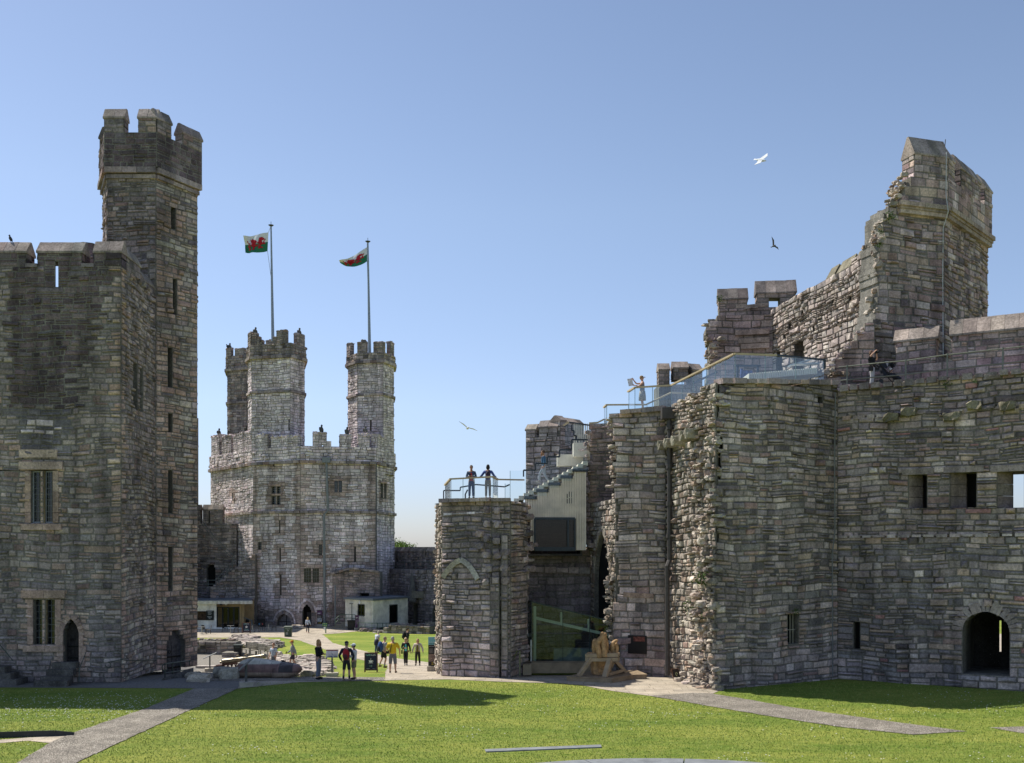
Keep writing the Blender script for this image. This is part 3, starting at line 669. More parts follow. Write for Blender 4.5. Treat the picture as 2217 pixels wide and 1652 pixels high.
stone_row(mb, WF.pt(h1.u0-.5, h1.z1+.75, .02), WF.pt(h1b.u1+.2, h1.z1+.75, .02), .12, .35, RG, PAL_TAN, step=1.2)
arch_ring(mb, WF, hd, .22, .07, RG, PAL_TAN)
# stair turret
TP = [(-19.42, 47.8), (-17.1, 47.8), (-15.82, 50.05), (-17.5, 51.4), (-19.9, 51.6), (-20.55, 50.0)]
TW = tower_faces(TP); T0 = TW[0]; T1 = TW[1]
th = [T1.hole(a, b, t, bo) for a, b, t, bo in ((370, 380, 450, 498), (374, 383, 603, 680), (363, 373, 752, 838), (364, 373, 893, 935), (364, 373, 1017, 1112), (364, 373, 1184, 1280))]
td = T1.hole(361, 400, 1365, 1462, 1398)
zc = Z(372, 47.8)
def zoneT(u, z, rng):
    for h in th+[td]:
        if h.u0-.45*rng.uniform(.5, 1.4) < u < h.u1+.45*rng.uniform(.5, 1.4) and h.z0-.3 < z < h.z1+.4: return PAL_TAN
    if u < .35 or u > T1.L-.3: return PAL_TAN if rng.random() < .55 else None
    return PAL_LITL if rng.random() < (.75 if z > 5 else .5) else None
for i, w in enumerate(TW):
    masonry(mb, w, 0, zc, holes=(th+[td]) if i == 1 else (), pal=PAL_LEFT, zone=zoneT if i == 1 else None, thick=.6, mit=miters(TP, i, .6), stones=i in (0, 1, 2, 5), seed=40+i, pro=.04, ch=(.17, .32), sw=(.22, .6))
TQ = offset_poly(TP, .17)
band(mb, TP, zc+.02, .26, .20, RG, PAL_LEFT); band(mb, TP, zc-.26, .18, .08, RG, PAL_LEFT)
zs1 = Z(290, 47.8)
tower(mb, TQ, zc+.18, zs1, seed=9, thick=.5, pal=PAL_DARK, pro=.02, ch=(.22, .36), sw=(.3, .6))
mb.prism(offset_poly(TP, -.5), zc-.2, zc+.4, (.12, .11, .1)); mb.prism(offset_poly(TP, -.62), 0, zc-1, (.02, .02, .02))
mb.build('wall', MS, LT)
# glazing, doors
for a in (h1, h1b): 
    recess(LT, WF, a, .22, grid=(3, 9))
    s = MB()
    for q in (a.u0+.03, a.u1-.03): s.bar(WF.pt(q, a.z0, -.18), WF.pt(q, a.z1, -.18), .05, .06)
    for q in (a.z0+.03, a.z1-.03): s.bar(WF.pt(a.u0, q, -.18), WF.pt(a.u1, q, -.18), .05, .06)
    s.build('window_frame', mat('putty_frame', (.30, .31, .33), .6), LT)
for a in (h2, h2b): recess(LT, WF, a, .3, grid=(3, 7))
for a in (hs_, hs2): recess(LT, WS, a, .25, grid=(1, 6))
DW = mat('old_oak', (.034, .029, .030), .75, var=.3, scale=9, bump=.01)
def plank_door(parent, wall, h, depth, m, studs=True):
    d = recess(parent, wall, h, depth, kind='door', pane=m); f = MB()
    for i in range(1, 4):
        u = h.u0+(h.u1-h.u0)*i/4; f.bar(wall.pt(u, h.z0+.02, -depth+.004), wall.pt(u, h.sp, -depth+.004), .014, .01)
    for k in (.25, .62): f.bar(wall.pt(h.u0+.05, h.z0+(h.sp-h.z0)*k, -depth+.02), wall.pt(h.u1-.05, h.z0+(h.sp-h.z0)*k, -depth+.02), .03, .07)
    if studs:
        for i in range(5):
            for j in range(9): f.ball(wall.pt(h.u0+(h.u1-h.u0)*(i+.5)/5, h.z0+(h.sp-h.z0)*(j+.5)/9, -depth+.01), .018, seg=6, ring=4)
    f.build('door_ironwork', mat('black_iron', (.015, .015, .016), .5, .6), d)
    k = MB(); k.tube([wall.pt(h.u0+(h.u1-h.u0)*.35+.07*math.cos(t), h.z0+1.15+.07*math.sin(t), -depth+.05) for t in np.linspace(0, 6.28, 9)], .014, 6); k.build('handle', MATS['black_iron'], d)
    return d
plank_door(LT, WF, hd, .35, DW); plank_door(LT, T1, td, .3, mat('grey_oak', (.075, .07, .075), .8, var=.25, scale=7))
# battlements of the block
mz = Z(545, 43.7)
for k, (a, b) in enumerate(((-175, -80), (-40, 56), (81, 177), (204, 261))):
    ua, ub = WF.u(a), WF.u(b)
    sl = None
    if k == 2: sl = (WF.u(97)-ua, WF.u(126)-ua, z_s-.1, WF.z(120, 565))
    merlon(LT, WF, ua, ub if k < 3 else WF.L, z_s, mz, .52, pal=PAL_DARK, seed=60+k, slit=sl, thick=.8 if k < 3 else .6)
merlon(LT, WS, .62, 2.3, z_s, mz, .5, pal=PAL_LEFT, seed=70); merlon(LT, WS, 2.75, 4.1, z_s-.5, mz-.5, .45, pal=PAL_LEFT, seed=71)
s = MB(); masonry(s, Wall(WF.pt(WF.u(96.5), 0, .0)[:2], WF.pt(WF.u(119.3), 0, .0)[:2]), WF.z(119, 622)-.02, WF.z(119, 565)+.02, thick=.06, pal=PAL_DARK, seed=77, pro=.02); s.build('slit_jamb', MS, LT)
for a, b in ((56, 81), (177, 204)):
    s = MB(); stone_row(s, WF.pt(WF.u(a), z_s+.04, -.4), WF.pt(WF.u(b), z_s+.04, -.4), .95, .16, RG, [((.17, .165, .15), 1)], step=.3); s.build('crenel_sill', MS, LT)
# small round stack behind the parapet
s = MB(); w = [(X(190, 46.5)+.62*math.cos(t), 46.5+.62*math.sin(t)) for t in np.linspace(0, 2*math.pi, 9)[:-1]]
tower(s, w, z_s-1.3, Z(533, 46.5), seed=4, thick=.3, pal=[((.20, .15, .12), 1), ((.16, .12, .10), 1)]); s.prism(offset_poly(w, -.1), z_s, Z(531, 46.5), (.2, .16, .13)); s.build('stair_cap', MS, LT)
# turret battlements
Q0 = tower_faces(TQ); m0 = Z(258, 47.8)
merlon(LT, Q0[0], .0, Q0[0].u(268.5), zs1, m0, .5, pal=PAL_LEFT, seed=81)
merlon(LT, Q0[0], Q0[0].u(299), Q0[0].L-.01, zs1, m0, .5, pal=PAL_LEFT, seed=82)
merlon(LT, Q0[1], .02, Q0[1].u(371), zs1, m0, .5, pal=PAL_LEFT, seed=83)
merlon(LT, Q0[1], Q0[1].u(396), Q0[1].L, zs1, m0-.12, .5, pal=PAL_LEFT, seed=84)
merlon(LT, Q0[4], .5, 1.9, zs1, m0, .5, pal=PAL_LEFT, seed=86); merlon(LT, Q0[5], .2, 1.2, zs1-.5, m0-1.0, .4, pal=PAL_LEFT, seed=87)
# steps below the small door, stone lump and railing by the turret door
for i in range(4):
    s = MB(); zz = .27*(4-i)-.13; s.box(WF.pt(WF.u(149-i*3.0), zz-.14 if i < 3 else .13, .3+.3*i), (1.05+.12*i, .34, .26), col=(.13, .12, .11)); s.build('step', MS, LT)
s = MB()
for a, b in (((353, 1472), (412, 1452)),):
    p = P(350, 1476, 44.3); q = P(410, 1450, 46.0); s.extrude([(p[0], p[1], -.05), (q[0], q[1], -.1), (q[0], q[1], .34), (p[0], p[1], .10)], (.06, .4, 0), col=(.13, .125, .12))
s.build('ramp_kerb', MS, LT)
IRON = mat('green_iron', (.07, .085, .07), .45, .5); 
rl = thing('railing', 'green iron handrail beside the arched turret door at left', 'railing', (X(380, 46), 46, 0))
r_ = MB(); pa, pb = P(357, 1437, 45.3), P(410, 1430, 48.0); lo = .42
r_.tube([pa, pb], .028, 8); r_.tube([(pa[0], pa[1], pa[2]-lo), (pb[0], pb[1], pb[2]-lo)], .022, 8)
r_.tube([(pa[0]-.16*math.sin(t)*.6, pa[1]-.1*math.sin(t), pa[2]-.16+.16*math.cos(t)) for t in np.linspace(0, 4.4, 9)], .026, 6)
r_.build('rail', IRON, rl)
for k in (0, .3, .62, 1):
    c = np.array(pa)*(1-k)+np.array(pb)*k; m_ = MB(); m_.tube([(c[0], c[1], max(.0, -.1)+.25*k), c], .026, 8); m_.ball(c, .045, seg=8, ring=5); m_.build('post', IRON, rl)
hr = thing('handrail', 'thin iron handrail fixed along the side wall of the left tower', 'handrail', (-17.1, 45, 1))
m_ = MB(); m_.tube([WF.pt(WF.u(236)+.12*math.cos(t), Z(1440, 43.5)+.12*math.sin(t), .1) for t in np.linspace(3, 8, 8)]+[WF.pt(WF.L+.1, Z(1428, 43.5), .12)]+[WS.pt(u, Z(1430, 43.6+u), .1) for u in (.3, 1.5, 3, 4.2)], .02, 6); m_.build('rail', IRON, hr)
hr = thing('handrail', 'thin iron handrail sloping down beside the small studded door', 'handrail', (X(175, 43.4), 43.3, 0))
m_ = MB(); m_.tube([P(186, 1412, 43.3), P(172, 1447, 42.9), P(171, 1476, 42.7)], .02, 6); m_.build('rail', IRON, hr)
hr = thing('handrail', 'thin iron handrail with steps at the far left edge', 'handrail', (X(10, 43.4), 43.3, 0))
m_ = MB(); m_.tube([P(-30, 1375, 43.2), P(0, 1396, 43.2), P(28, 1430, 42.9)], .02, 6); m_.build('rail', IRON, hr)
st = thing('stone_steps', 'dark stone steps at the far left foot of the tower', 'steps', (X(5, 43), 43, 0))
for i in range(3): s = MB(); s.box((X(-10, 43)+.0-.3*i, 43.1, .14+.26*i), (2.2, 1.0-.2*i, .27), col=(.13, .12, .11)); s.build('step', MS, st)
bo = thing('boulders', 'pale loose stone blocks lying by the railing at the tower corner', 'stones', (X(420, 45.5), 45.5, 0))
for k, (px, py, s_) in enumerate(((418, 1468, .40), (425, 1475, .48), (436, 1474, .5), (443, 1477, .28))):
    m_ = MB(); gx, gy = G(px, py); m_.rock((gx, gy, s_*.25), (s_*1.5, s_, s_*.7), RG, (.42, .37, .30)); m_.build('stone', MS, bo)

# ================================================================= far many-sided tower with three turrets
ET = thing('castle_tower', 'pale many-sided great tower in the distance with three turrets and flagpoles', 'tower', (-24, 125, -3))
mb = MB()
EP = [(X(456, 126), 126), (X(548, 116), 116), (X(650, 112.6), 112.6), (X(813, 114.5), 114.5), (X(853.5, 122), 122), (X(835, 136), 136), (X(655, 141), 141), (X(490, 136), 136)]
EW = tower_faces(EP)
zb = -3.3; ztop = Z(1001, 113.5); zcr = Z(967, 113.5); zmr = Z(940, 113.5)
def on(px):
    for w in EW[:4]:
        if w.u(px) >= -.01 and w.u(px) <= w.L+.01: return w
eh = {0: [], 1: [], 2: [], 3: []}; ezone = []
def ehole(a, b, t, bo, sp=None):
    w = on((a+b)/2); i = [k for k, x in enumerate(EW) if x is w][0]; h = w.hole(a, b, t, bo, sp); eh[i].append(h); return w, h
wins = [ehole(*q) for q in ((588, 597, 1053, 1070), (599, 607, 1053, 1070), (588, 597, 1073, 1092), (599, 607, 1073, 1092), (724, 731, 1041, 1066), (733, 740, 1041, 1066), (823.5, 829, 1047, 1079), (831, 836, 1047, 1079), (558, 566, 1173, 1190), (690, 697, 1179, 1202), (544, 547, 1256, 1281), (658, 673, 1230, 1261), (677, 690, 1230, 1261))]
slits = [ehole(*q) for q in ((604, 606.5, 1126, 1154), (605, 608, 1186, 1216), (606, 609, 1244, 1289), (767, 770, 1183, 1216), (591, 594, 1004, 1010), (503, 505, 1067, 1084), (550, 552, 1256, 1281), (502, 504, 1180, 1200))]
door1 = ehole(654, 674, 1308, 1357, 1326); door2 = ehole(600, 632, 1329, 1364, 1350)
for i, w in enumerate(EW):
    def zn(u, z, rng, i=i, w=w):
        for h in eh.get(i, []):
            if h.u0-.75*rng.uniform(.4, 1.5) < u < h.u1+.75*rng.uniform(.4, 1.5) and h.z0-.5 < z < h.z1+.5: return [((.29, .235, .18), 2), ((.26, .205, .16), 2), ((.32, .26, .20), 1)]
        if (u < .8*rng.uniform(.5, 1.6) or u > w.L-.8*rng.uniform(.5, 1.6)) and i in (1, 2): return [((.28, .225, .18), 2), ((.31, .27, .22), 2)]
        if z < -1.2 and rng.random() < .6: return PAL_LEFT
        return None
    masonry(mb, w, zb, ztop, holes=eh.get(i, ()), pal=PAL_EAG, zone=zn, thick=1.2, mit=miters(EP, i, 1.2), stones=seen(w), seed=200+i, pro=.028, ch=(.24, .44), sw=(.35, .9))
    masonry(mb, Wall(*[offset_poly(EP, .12)[(i+k) % 8] for k in (0, 1)]), ztop, zcr, pal=PAL_EAG, thick=1.0, mit=miters(EP, i, 1.0), stones=seen(w), seed=230+i, pro=.05, ch=(.3, .42), sw=(.4, .9))
band(mb, EP, ztop, .32, .3, RG, PAL_LEFT); band(mb, EP, Z(1108.5, 113.5), .28, .22, RG, PAL_LEFT)
mb.prism(offset_poly(EP, -1.25), -3.3, ztop-.4, (.05, .05, .05)); mb.prism(offset_poly(EP, -.9), ztop-.6, ztop+.3, (.2, .19, .17))
for w, h in (door1, door2): arch_ring(mb, w, h, .34, .14, RG, PAL_LEFT); arch_ring(mb, w, Hole(h.u0-.36, h.u1+.36, h.z0, h.z1+.42, h.sp), .22, .07, RG, PAL_EAG, foot=False)
for w, h in wins[:8]: stone_row(mb, w.pt(h.u0-.15, h.z1+.12, .02), w.pt(h.u1+.15, h.z1+.12, .02), .14, .2, RG, PAL_TAN)
# turrets
def turret(px0, px1, d, ztp, zstr, zstr2, corners, seed, pal=PAL_EAG, tp=1.05):
    """plan from photo columns; corners = list of (px, dd)"""
    poly = [(X(a, d+k), d+k) for a, k in corners]
    for i, w in enumerate(tower_faces(poly)): masonry(mb, w, ztop-1, zstr, holes=turret.h.get((seed, i), ()), pal=pal, thick=.6, mit=miters(poly, i, .6), stones=seen(w), seed=seed+i, pro=.035, ch=(.24, .42), sw=(.3, .8))
    q = offset_poly(poly, .17)
    for i, w in enumerate(tower_faces(q)): masonry(mb, w, zstr+.1, ztp, pal=PAL_LEFT, thick=.5, mit=miters(q, i, .5), stones=seen(w), seed=seed+10+i, pro=.05, ch=(.24, .4), sw=(.3, .7))
    band(mb, poly, zstr, .3, .3, RG, PAL_LEFT)
    for z in zstr2: band(mb, poly, z, .26, .16, RG, PAL_LEFT)
    mb.prism(offset_poly(poly, -.5), ztop-1, zstr, (.05, .05, .05)); mb.prism(offset_poly(poly, -.3), zstr, zstr+.9, (.2, .19, .17))
    return poly, q
turret.h = {}
A_c = [(537, 1.6), (545, 0), (628, -1.2), (659, 1.2), (654, 6), (600, 8), (545, 6)]
wA = Wall((X(545, 116), 116), (X(628, 114.8), 114.8)); turret.h[(300, 1)] = [wA.hole(625.4-.8, 627.4-.4, 908, 932)]
PA, QA = turret(537, 659, 116, Z(747, 116), Z(776, 116), (Z(850, 116),), A_c, 300)
B_c = [(492, 0), (534, -1.2), (548, 1.5), (545, 5), (515, 6.5), (496, 4)]
PB, QB = turret(487, 545, 131, Z(772, 131), Z(802, 131), (Z(873, 131),), B_c, 330, pal=PAL_LEFT)
C_c = [(753, 2.2), (774, 0), (829, -.6), (852, 2.2), (850, 5.5), (810, 8), (765, 6)]
wC = Wall((X(774, 118), 118), (X(829, 117.4), 117.4)); turret.h[(360, 1)] = [wC.hole(801, 804, 909, 934)]
PC, QC = turret(745, 855, 118, Z(765, 118), Z(785, 118), (Z(855, 118),), C_c, 360)
# downpipe shadow line stones, lower rubble gable against the tower
mb.build('wall', MS, ET)
for (w, h) in wins: recess(ET, w, h, .25, grid=(3, 4), frame=mat('lead_pale', (.22, .23, .24), .6))
dk = mat('dark_interior', (.012, .012, .012), .95)  # near-black sheet, the shade inside openings put into its colour
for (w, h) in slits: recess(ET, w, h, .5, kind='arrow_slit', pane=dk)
for k, (w, h) in ((300, (wA, turret.h[(300, 1)][0])), (360, (wC, turret.h[(360, 1)][0]))): recess(ET, w, h, .35, kind='arrow_slit', pane=dk)
recess(ET, door1[0], door1[1], 1.1, kind='doorway', pane=dk)
s = MB(); w, h = door1; s.box(w.pt((h.u0+h.u1)/2+.3, (h.z0+h.sp)/2, -.95), (.55, .04, h.sp-h.z0), col=(.1, .1, .1)); s.build('door', mat('door_bars', (.05, .05, .055), .6), ET)
d2 = recess(ET, door2[0], door2[1], .35, kind='door', pane=mat('silver_oak', (.19, .17, .175), .8, var=.2, scale=5)); w, h = door2
s = MB(); 
for k in (-.0,): s.bar(w.pt((h.u0+h.u1)/2, h.z0, -.32), w.pt((h.u0+h.u1)/2, h.z1-.1, -.32), .07)
for zz in (h.z0+.45, h.sp+.2): s.bar(w.pt(h.u0+.1, zz, -.32), w.pt(h.u1-.1, zz, -.32), .06)
for i in range(1, 9): s.bar(w.pt(h.u0+(h.u1-h.u0)*i/9, h.z0, -.345), w.pt(h.u0+(h.u1-h.u0)*i/9, h.sp, -.345), .015)
s.build('door_ironwork', MATS['black_iron'], d2)
# ruinous battlements
def figure(parent, p, hgt, seed):         # weathered carved stone finial
    r = np.random.default_rng(seed); s = MB(); c = (.12, .115, .105)
    s.tube([(p[0], p[1], p[2]-.2), (p[0]+.02, p[1], p[2]+hgt*.25), (p[0]-.02, p[1], p[2]+hgt*.55), (p[0], p[1], p[2]+hgt*.72)], [.2, .24, .2, .09], 7, col=c)
    s.ball((p[0]+.03, p[1], p[2]+hgt*.86), (.12, .12, .15), col=c, seg=7, ring=5); s.rock((p[0]-.16, p[1], p[2]+hgt*.4), (.2, .25, .35), r, c)
    return s.build('stone_figure', MS, parent)
EQ = tower_faces(offset_poly(EP, .12))
def emerl(wall, a, b, t, seed, fig=True, base=zcr, slit=None):
    ua, ub = max(0, wall.u(a)), min(wall.L, wall.u(b))
    o = merlon(ET, wall, ua, ub, base, wall.z((a+b)/2, t)-.12, .3, thick=.8, pal=PAL_EAG, seed=seed, rough=True, slit=slit and (wall.u(slit[0])-ua, wall.u(slit[1])-ua, base-.1, wall.z(a, slit[2])))
    if fig: figure(ET, wall.pt((ua+ub)/2+.2, wall.z((a+b)/2, t)+.2, -.4), .75, seed)
emerl(EQ[0], 457, 475, 944, 400, base=zcr-.4); emerl(EQ[0], 480, 500, 944, 401, base=zcr-.4); emerl(EQ[0], 505, 545, 938, 402, base=zcr-.3)
emerl(EQ[1], 553, 580, 941, 403, False); emerl(EQ[1], 586, 645, 945, 404, False)
emerl(EQ[2], 677, 707, 937, 405, slit=(697, 700, 962)); emerl(EQ[2], 735, 760, 942, 406, slit=None); emerl(EQ[2], 775, 800, 940, 407)
emerl(EQ[3], 817, 832, 945, 408, False); emerl(EQ[3], 838, 853, 950, 409, False)
s = MB(); stone_row(s, EQ[2].pt(EQ[2].u(707), zcr+.3, -.4), EQ[2].pt(EQ[2].u(717), zcr+.3, -.4), .8, .6, RG, PAL_EAG); s.build('broken_merlon', MS, ET)
qa = tower_faces(QA); qb = tower_faces(QB); qc = tower_faces(QC)
def tmerl(wall, a, b, t, z, seed, fig=False):
    ua, ub = max(0.0, wall.u(a)), min(wall.L, wall.u(b)); merlon(ET, wall, ua, ub, z-.02, wall.z((a+b)/2, t)-.12, .26, thick=.5, pal=PAL_LEFT, seed=seed, rough=True)
    if fig: figure(ET, wall.pt((ua+ub)/2, wall.z((a+b)/2, t)+.05, -.25), .7, seed)
zA = Z(747, 116)
tmerl(qa[1], 545, 556, 722, zA, 410, True); tmerl(qa[1], 556, 562, 730, zA, 411); tmerl(qa[1], 590, 598, 730, zA, 412); tmerl(qa[1], 598, 620, 716, zA, 413)
tmerl(qa[2], 643, 660, 724, zA, 414, True); tmerl(qa[0], 536, 544, 722, zA, 415); tmerl(qa[4], 575, 600, 736, zA, 416); tmerl(qa[1], 562, 568, 738, zA, 420)
zB = Z(772, 131); tmerl(qb[0], 487, 500, 755, zB, 417, True); tmerl(qb[0], 508, 528, 755, zB, 418)
zC = Z(765, 118)
tmerl(qc[0], 746, 758, 745, zC, 430); tmerl(qc[1], 773, 793, 741, zC, 431); tmerl(qc[1], 781, 790, 737, zC, 432); tmerl(qc[1], 808, 828, 741, zC, 433); tmerl(qc[2], 828, 834, 741, zC, 434); tmerl(qc[2], 845, 853, 742, zC, 435, False)
s = MB(); a = P(617, 757, 120); s.tube([(a[0], a[1], zA-.5), (a[0], a[1], zA+.5)], .75, 12); s.ball((a[0], a[1], zA+.5), (.75, .75, .6)); s.build('stair_dome', dk, ET)
# drain pipes on the tower
PIPE = mat('grey_pipe', (.20, .21, .22), .5, .2)
w = on(706); s = MB(); s.tube([w.pt(w.u(706), Z(990, 113), .25), w.pt(w.u(706), Z(1000, 113), .25), w.pt(w.u(709.5), Z(1106, 113), .25), w.pt(w.u(701), Z(1114, 113), .25), w.pt(w.u(702.5), zb, .25)], .14, 8)
s.box(w.pt(w.u(706), Z(996, 113), .3), (.9, .5, .6)); s.build('drainpipe', PIPE, ET)
s = MB(); s.tube([P(814.5, 1003, 113.9), P(814.5, 1285, 113.9)], .06, 6); s.build('drainpipe', mat('dark_pipe', (.08, .08, .085), .6), ET)

# flags
def flag(px_base, y_base, px_top, y_top, d, corners, label, sag, seed, tip=None):
    b = P(px_base, y_base+12, d); t = P(px_top, y_top, d)
    F = thing('flagpole', label, 'flag', b)
    s = MB(); s.tube([b, tuple((np.array(b)*.5+np.array(t)*.5)), t], [.20, .14, .09], 10); s.build('pole', mat('pole_grey', (.26, .29, .32), .4, .3), F)
    s = MB(); s.tube([(t[0], t[1], t[2]-.1), (t[0], t[1], t[2]+.08)], [.1, .34], 10); s.tube([(t[0], t[1], t[2]+.08), (t[0], t[1], t[2]+.5)], .03, 5); s.build('finial', mat('finial_dark', (.05, .05, .05), .5), F)
    ht, hb, fb, ft = [np.array(P(*c, d)) for c in corners]; r = np.random.default_rng(seed); nu, nv = 24, 14
    def pt(u, v, off=0.0):     # u from hoist to fly, v from bottom to top
        bot = hb*(1-u)+fb*u+np.array((0, 0, -sag*math.sin(math.pi*u))); tp = ht*(1-u)+ft*u+np.array((0, 0, -sag*.25*math.sin(math.pi*u)))
        p = bot*(1-v)+tp*v; p = p+np.array((0, 1, 0))*(.32*u*math.sin(u*7+v*2.2+seed)+.10*u*math.sin(u*17-v*5)+.06*math.sin(v*9+u*9)*u); p[1] -= off; return p
    white = mat('flag_white', (.72, .72, .74), .8, var=.03); green = mat('flag_green', (.022, .16, .085), .8, var=.05); red = mat('flag_red', (.42, .012, .025), .8, var=.06)
    def cloth(v0, v1, m, name):
        mb_ = MB(); vv = [pt(i/nu, v0+(v1-v0)*j/nv) for j in range(nv+1) for i in range(nu+1)]
        mb_.quadmesh(np.array(vv), np.array([(j*(nu+1)+i, j*(nu+1)+i+1, (j+1)*(nu+1)+i+1, (j+1)*(nu+1)+i) for j in range(nv) for i in range(nu)]), np.ones((len(vv), 4)))
        return mb_.build(name, m, F, smooth=True)
    c1 = cloth(.5, 1, white, 'flag_cloth'); c2 = cloth(0, .5, green, 'flag_cloth')
    # red dragon passant, x from fly side (0) to hoist (1)
    D = [(.93, .70), (.90, .78), (.84, .80), (.86, .86), (.80, .83), (.76, .90), (.72, .84), (.66, .88), (.67, .80), (.63, .78), (.66, .74), (.62, .71), (.65, .67), (.61, .64), (.64, .60), (.56, .56),
         (.52, .66), (.44, .74), (.36, .80), (.30, .84), (.27, .93), (.23, .82), (.14, .86), (.21, .76), (.17, .66), (.24, .66), (.20, .55), (.28, .56), (.24, .47), (.16, .47), (.10, .50), (.05, .56), (.04, .66), (.00, .64), (.03, .76), (.09, .66), (.075, .66), (.08, .58), (.13, .55), (.15, .60), (.19, .56), (.15, .50), (.10, .42), (.05, .37), (.06, .28), (.12, .20), (.10, .12), (.06, .06), (.14, .03), (.22, .06), (.19, .12), (.21, .20), (.17, .27), (.22, .32), (.29, .30), (.33, .20), (.30, .12), (.26, .05), (.34, .05), (.42, .06), (.40, .12), (.44, .20), (.42, .28), (.52, .27), (.60, .28), (.64, .20), (.60, .12), (.68, .11), (.76, .15), (.86, .13), (.84, .22), (.76, .22), (.74, .30), (.80, .38), (.90, .40), (.96, .34), (.97, .44), (.92, .50), (.93, .60), (.99, .66), (.96, .74), (.90, .62), (.86, .52), (.82, .50), (.80, .58), (.80, .66), (.86, .64)]
    from mathutils.geometry import tessellate_polygon
    for side in (1, -1):
        m_ = MB(); P2 = [(.5+(x-.5)*.82, .5+(y-.48)*.80) for x, y in D]
        tr = tessellate_polygon([[Vector((x, y, 0)) for x, y in P2]])
        bm = bmesh.new(); vs = [bm.verts.new((x, y, 0)) for x, y in P2]
        for q in tr:
            try: bm.faces.new([vs[i] for i in q])
            except ValueError: pass
        bmesh.ops.subdivide_edges(bm, edges=[e for e in bm.edges if e.calc_length() > .12], cuts=2, use_grid_fill=True); bmesh.ops.triangulate(bm, faces=bm.faces)
        vv = [pt(1-v.co.x, v.co.y, side*.035) for v in bm.verts]; bm.verts.index_update(); fs = [tuple(v.index for v in f.verts) for f in bm.faces]; bm.free()
        m_.add(vv, fs); m_.build('dragon', red, F)
    h_ = MB(); h_.tube([tuple(ht), (t[0]-.1, t[1], t[2]-.2)], .025, 5); h_.tube([tuple(hb), (b[0]-.1+(t[0]-b[0])*.5, b[1], b[2]*.45+t[2]*.55)], .025, 5); h_.build('halyard', mat('rope', (.3, .3, .3), .9), F)
flag(590.5, 727, 586.5, 489, 120, [(581, 503), (579, 544), (530, 546), (528, 512)], 'left flagpole flying a square white and green flag with a red dragon', .15, 1)
flag(800, 757, 796, 524, 121, [(794.5, 535), (794.5, 566), (736, 569), (735, 566)], 'right flagpole flying a tapering white and green flag with a red dragon', .6, 2)

# ================================================================= curtain walls beside the far tower
def rail_line(name, label, pts, hgt, m, posts, r=.035, mid=True, parent=None):
    t = parent or thing(name, label, 'railing', pts[0]); s = MB(); s.tube(pts, r, 6)
    if mid: s.tube([(p[0], p[1], p[2]-hgt*.5) for p in pts], r*.9, 6)
    s.build('rail', m, t)
    for k in range(posts):
        f = k/(posts-1)*(len(pts)-1); i = min(int(f), len(pts)-2); f -= i; p = np.array(pts[i])*(1-f)+np.array(pts[i+1])*f
        q = MB(); q.tube([(p[0], p[1], p[2]-hgt), tuple(p)], r, 6); q.build('post', m, t)
    return t
CL = thing('curtain_wall', 'shadowed battlemented curtain wall between the left tower and the far tower', 'wall', (-38, 119, -3))
mb = MB(); w = Wall((X(300, 119), 119), (X(512, 119), 119)); c1z = Z(1133, 119)
al = Hole(w.u(447), w.u(466), w.z(450, 1300), w.z(450, 1222), w.z(450, 1232), True)
masonry(mb, w, -3.2, c1z, holes=[al], pal=PAL_LEFT, thick=1.5, seed=500, ch=(.25, .42), sw=(.35, .8), pro=.06)
w2 = Wall((X(455, 115.5), 115.5), (X(552, 115), 115))
masonry(mb, w2, -3.2, Z(1200, 115), top=lambda u: Z(1272-max(0, (u/w2.L))*75, 115), pal=PAL_LEFT, thick=2, seed=501, ch=(.25, .42), sw=(.35, .8), pro=.07)
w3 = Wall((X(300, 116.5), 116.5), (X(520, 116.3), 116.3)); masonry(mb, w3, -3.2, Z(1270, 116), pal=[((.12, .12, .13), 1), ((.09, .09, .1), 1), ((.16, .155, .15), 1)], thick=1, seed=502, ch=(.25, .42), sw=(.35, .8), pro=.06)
masonry(mb, Wall((X(230, 114), 114), (X(405, 114.5), 114.5)), -3.2, 21.5, pal=PAL_LEFT, thick=5, seed=503, ch=(.3, .5), sw=(.5, 1.0))  # unseen tall block added beyond the left tower to shade the forecourt
mb.build('wall', MS, CL); recess(CL, w, al, .7, kind='niche', pane=dk)
merlon(CL, w, w.u(439), w.u(482), c1z-.02, Z(1103, 119), .6, thick=.8, pal=PAL_LEFT, seed=510, slit=(w.u(451.5)-w.u(439), w.u(454)-w.u(439), c1z-.1, Z(1106, 119))); merlon(CL, w, w.u(405), w.u(434), c1z-.02, Z(1103, 119), .6, thick=.8, pal=PAL_LEFT, seed=511)
rail_line('railing', 'iron handrail on the stair of the shadowed left curtain wall', [P(425, 1110, 118), P(462, 1160, 116), P(510, 1207, 115), P(495, 1228, 114.7), P(466, 1256, 114.5), P(425, 1256, 114.5)], .9, mat('rail_grey', (.10, .11, .11), .6), 9)
CR = thing('curtain_wall', 'low battlemented curtain wall with a railed walkway behind the grey roofed kiosk', 'wall', (-15, 124, -3))
mb = MB(); wa = Wall((X(815, 122), 122), (3.0, 100.0)); wb = Wall((X(832, 125.5), 125.5), (2.4, 104.6))
za = Z(1231, 121); zb_ = Z(1201, 124)
hA = Hole(wa.u(895), wa.u(905), -3.2, wa.z(900, 1306), wa.z(900, 1316)); hA2 = Hole(wa.u(936), wa.u(944), -3.2, wa.z(940, 1312), wa.z(940, 1325))
hA3 = Hole(wa.u(889), wa.u(898), wa.z(893, 1292), wa.z(893, 1283), wa.z(893, 1290))
masonry(mb, wa, -3.2, za, holes=[hA, hA2, hA3], pal=[((.165, .158, .145), 3), ((.22, .205, .18), 3), ((.13, .125, .12), 2), ((.26, .235, .19), 1)], thick=2.5, seed=520, ch=(.24, .42), sw=(.3, .75), pro=.08, mit=(0, 0))
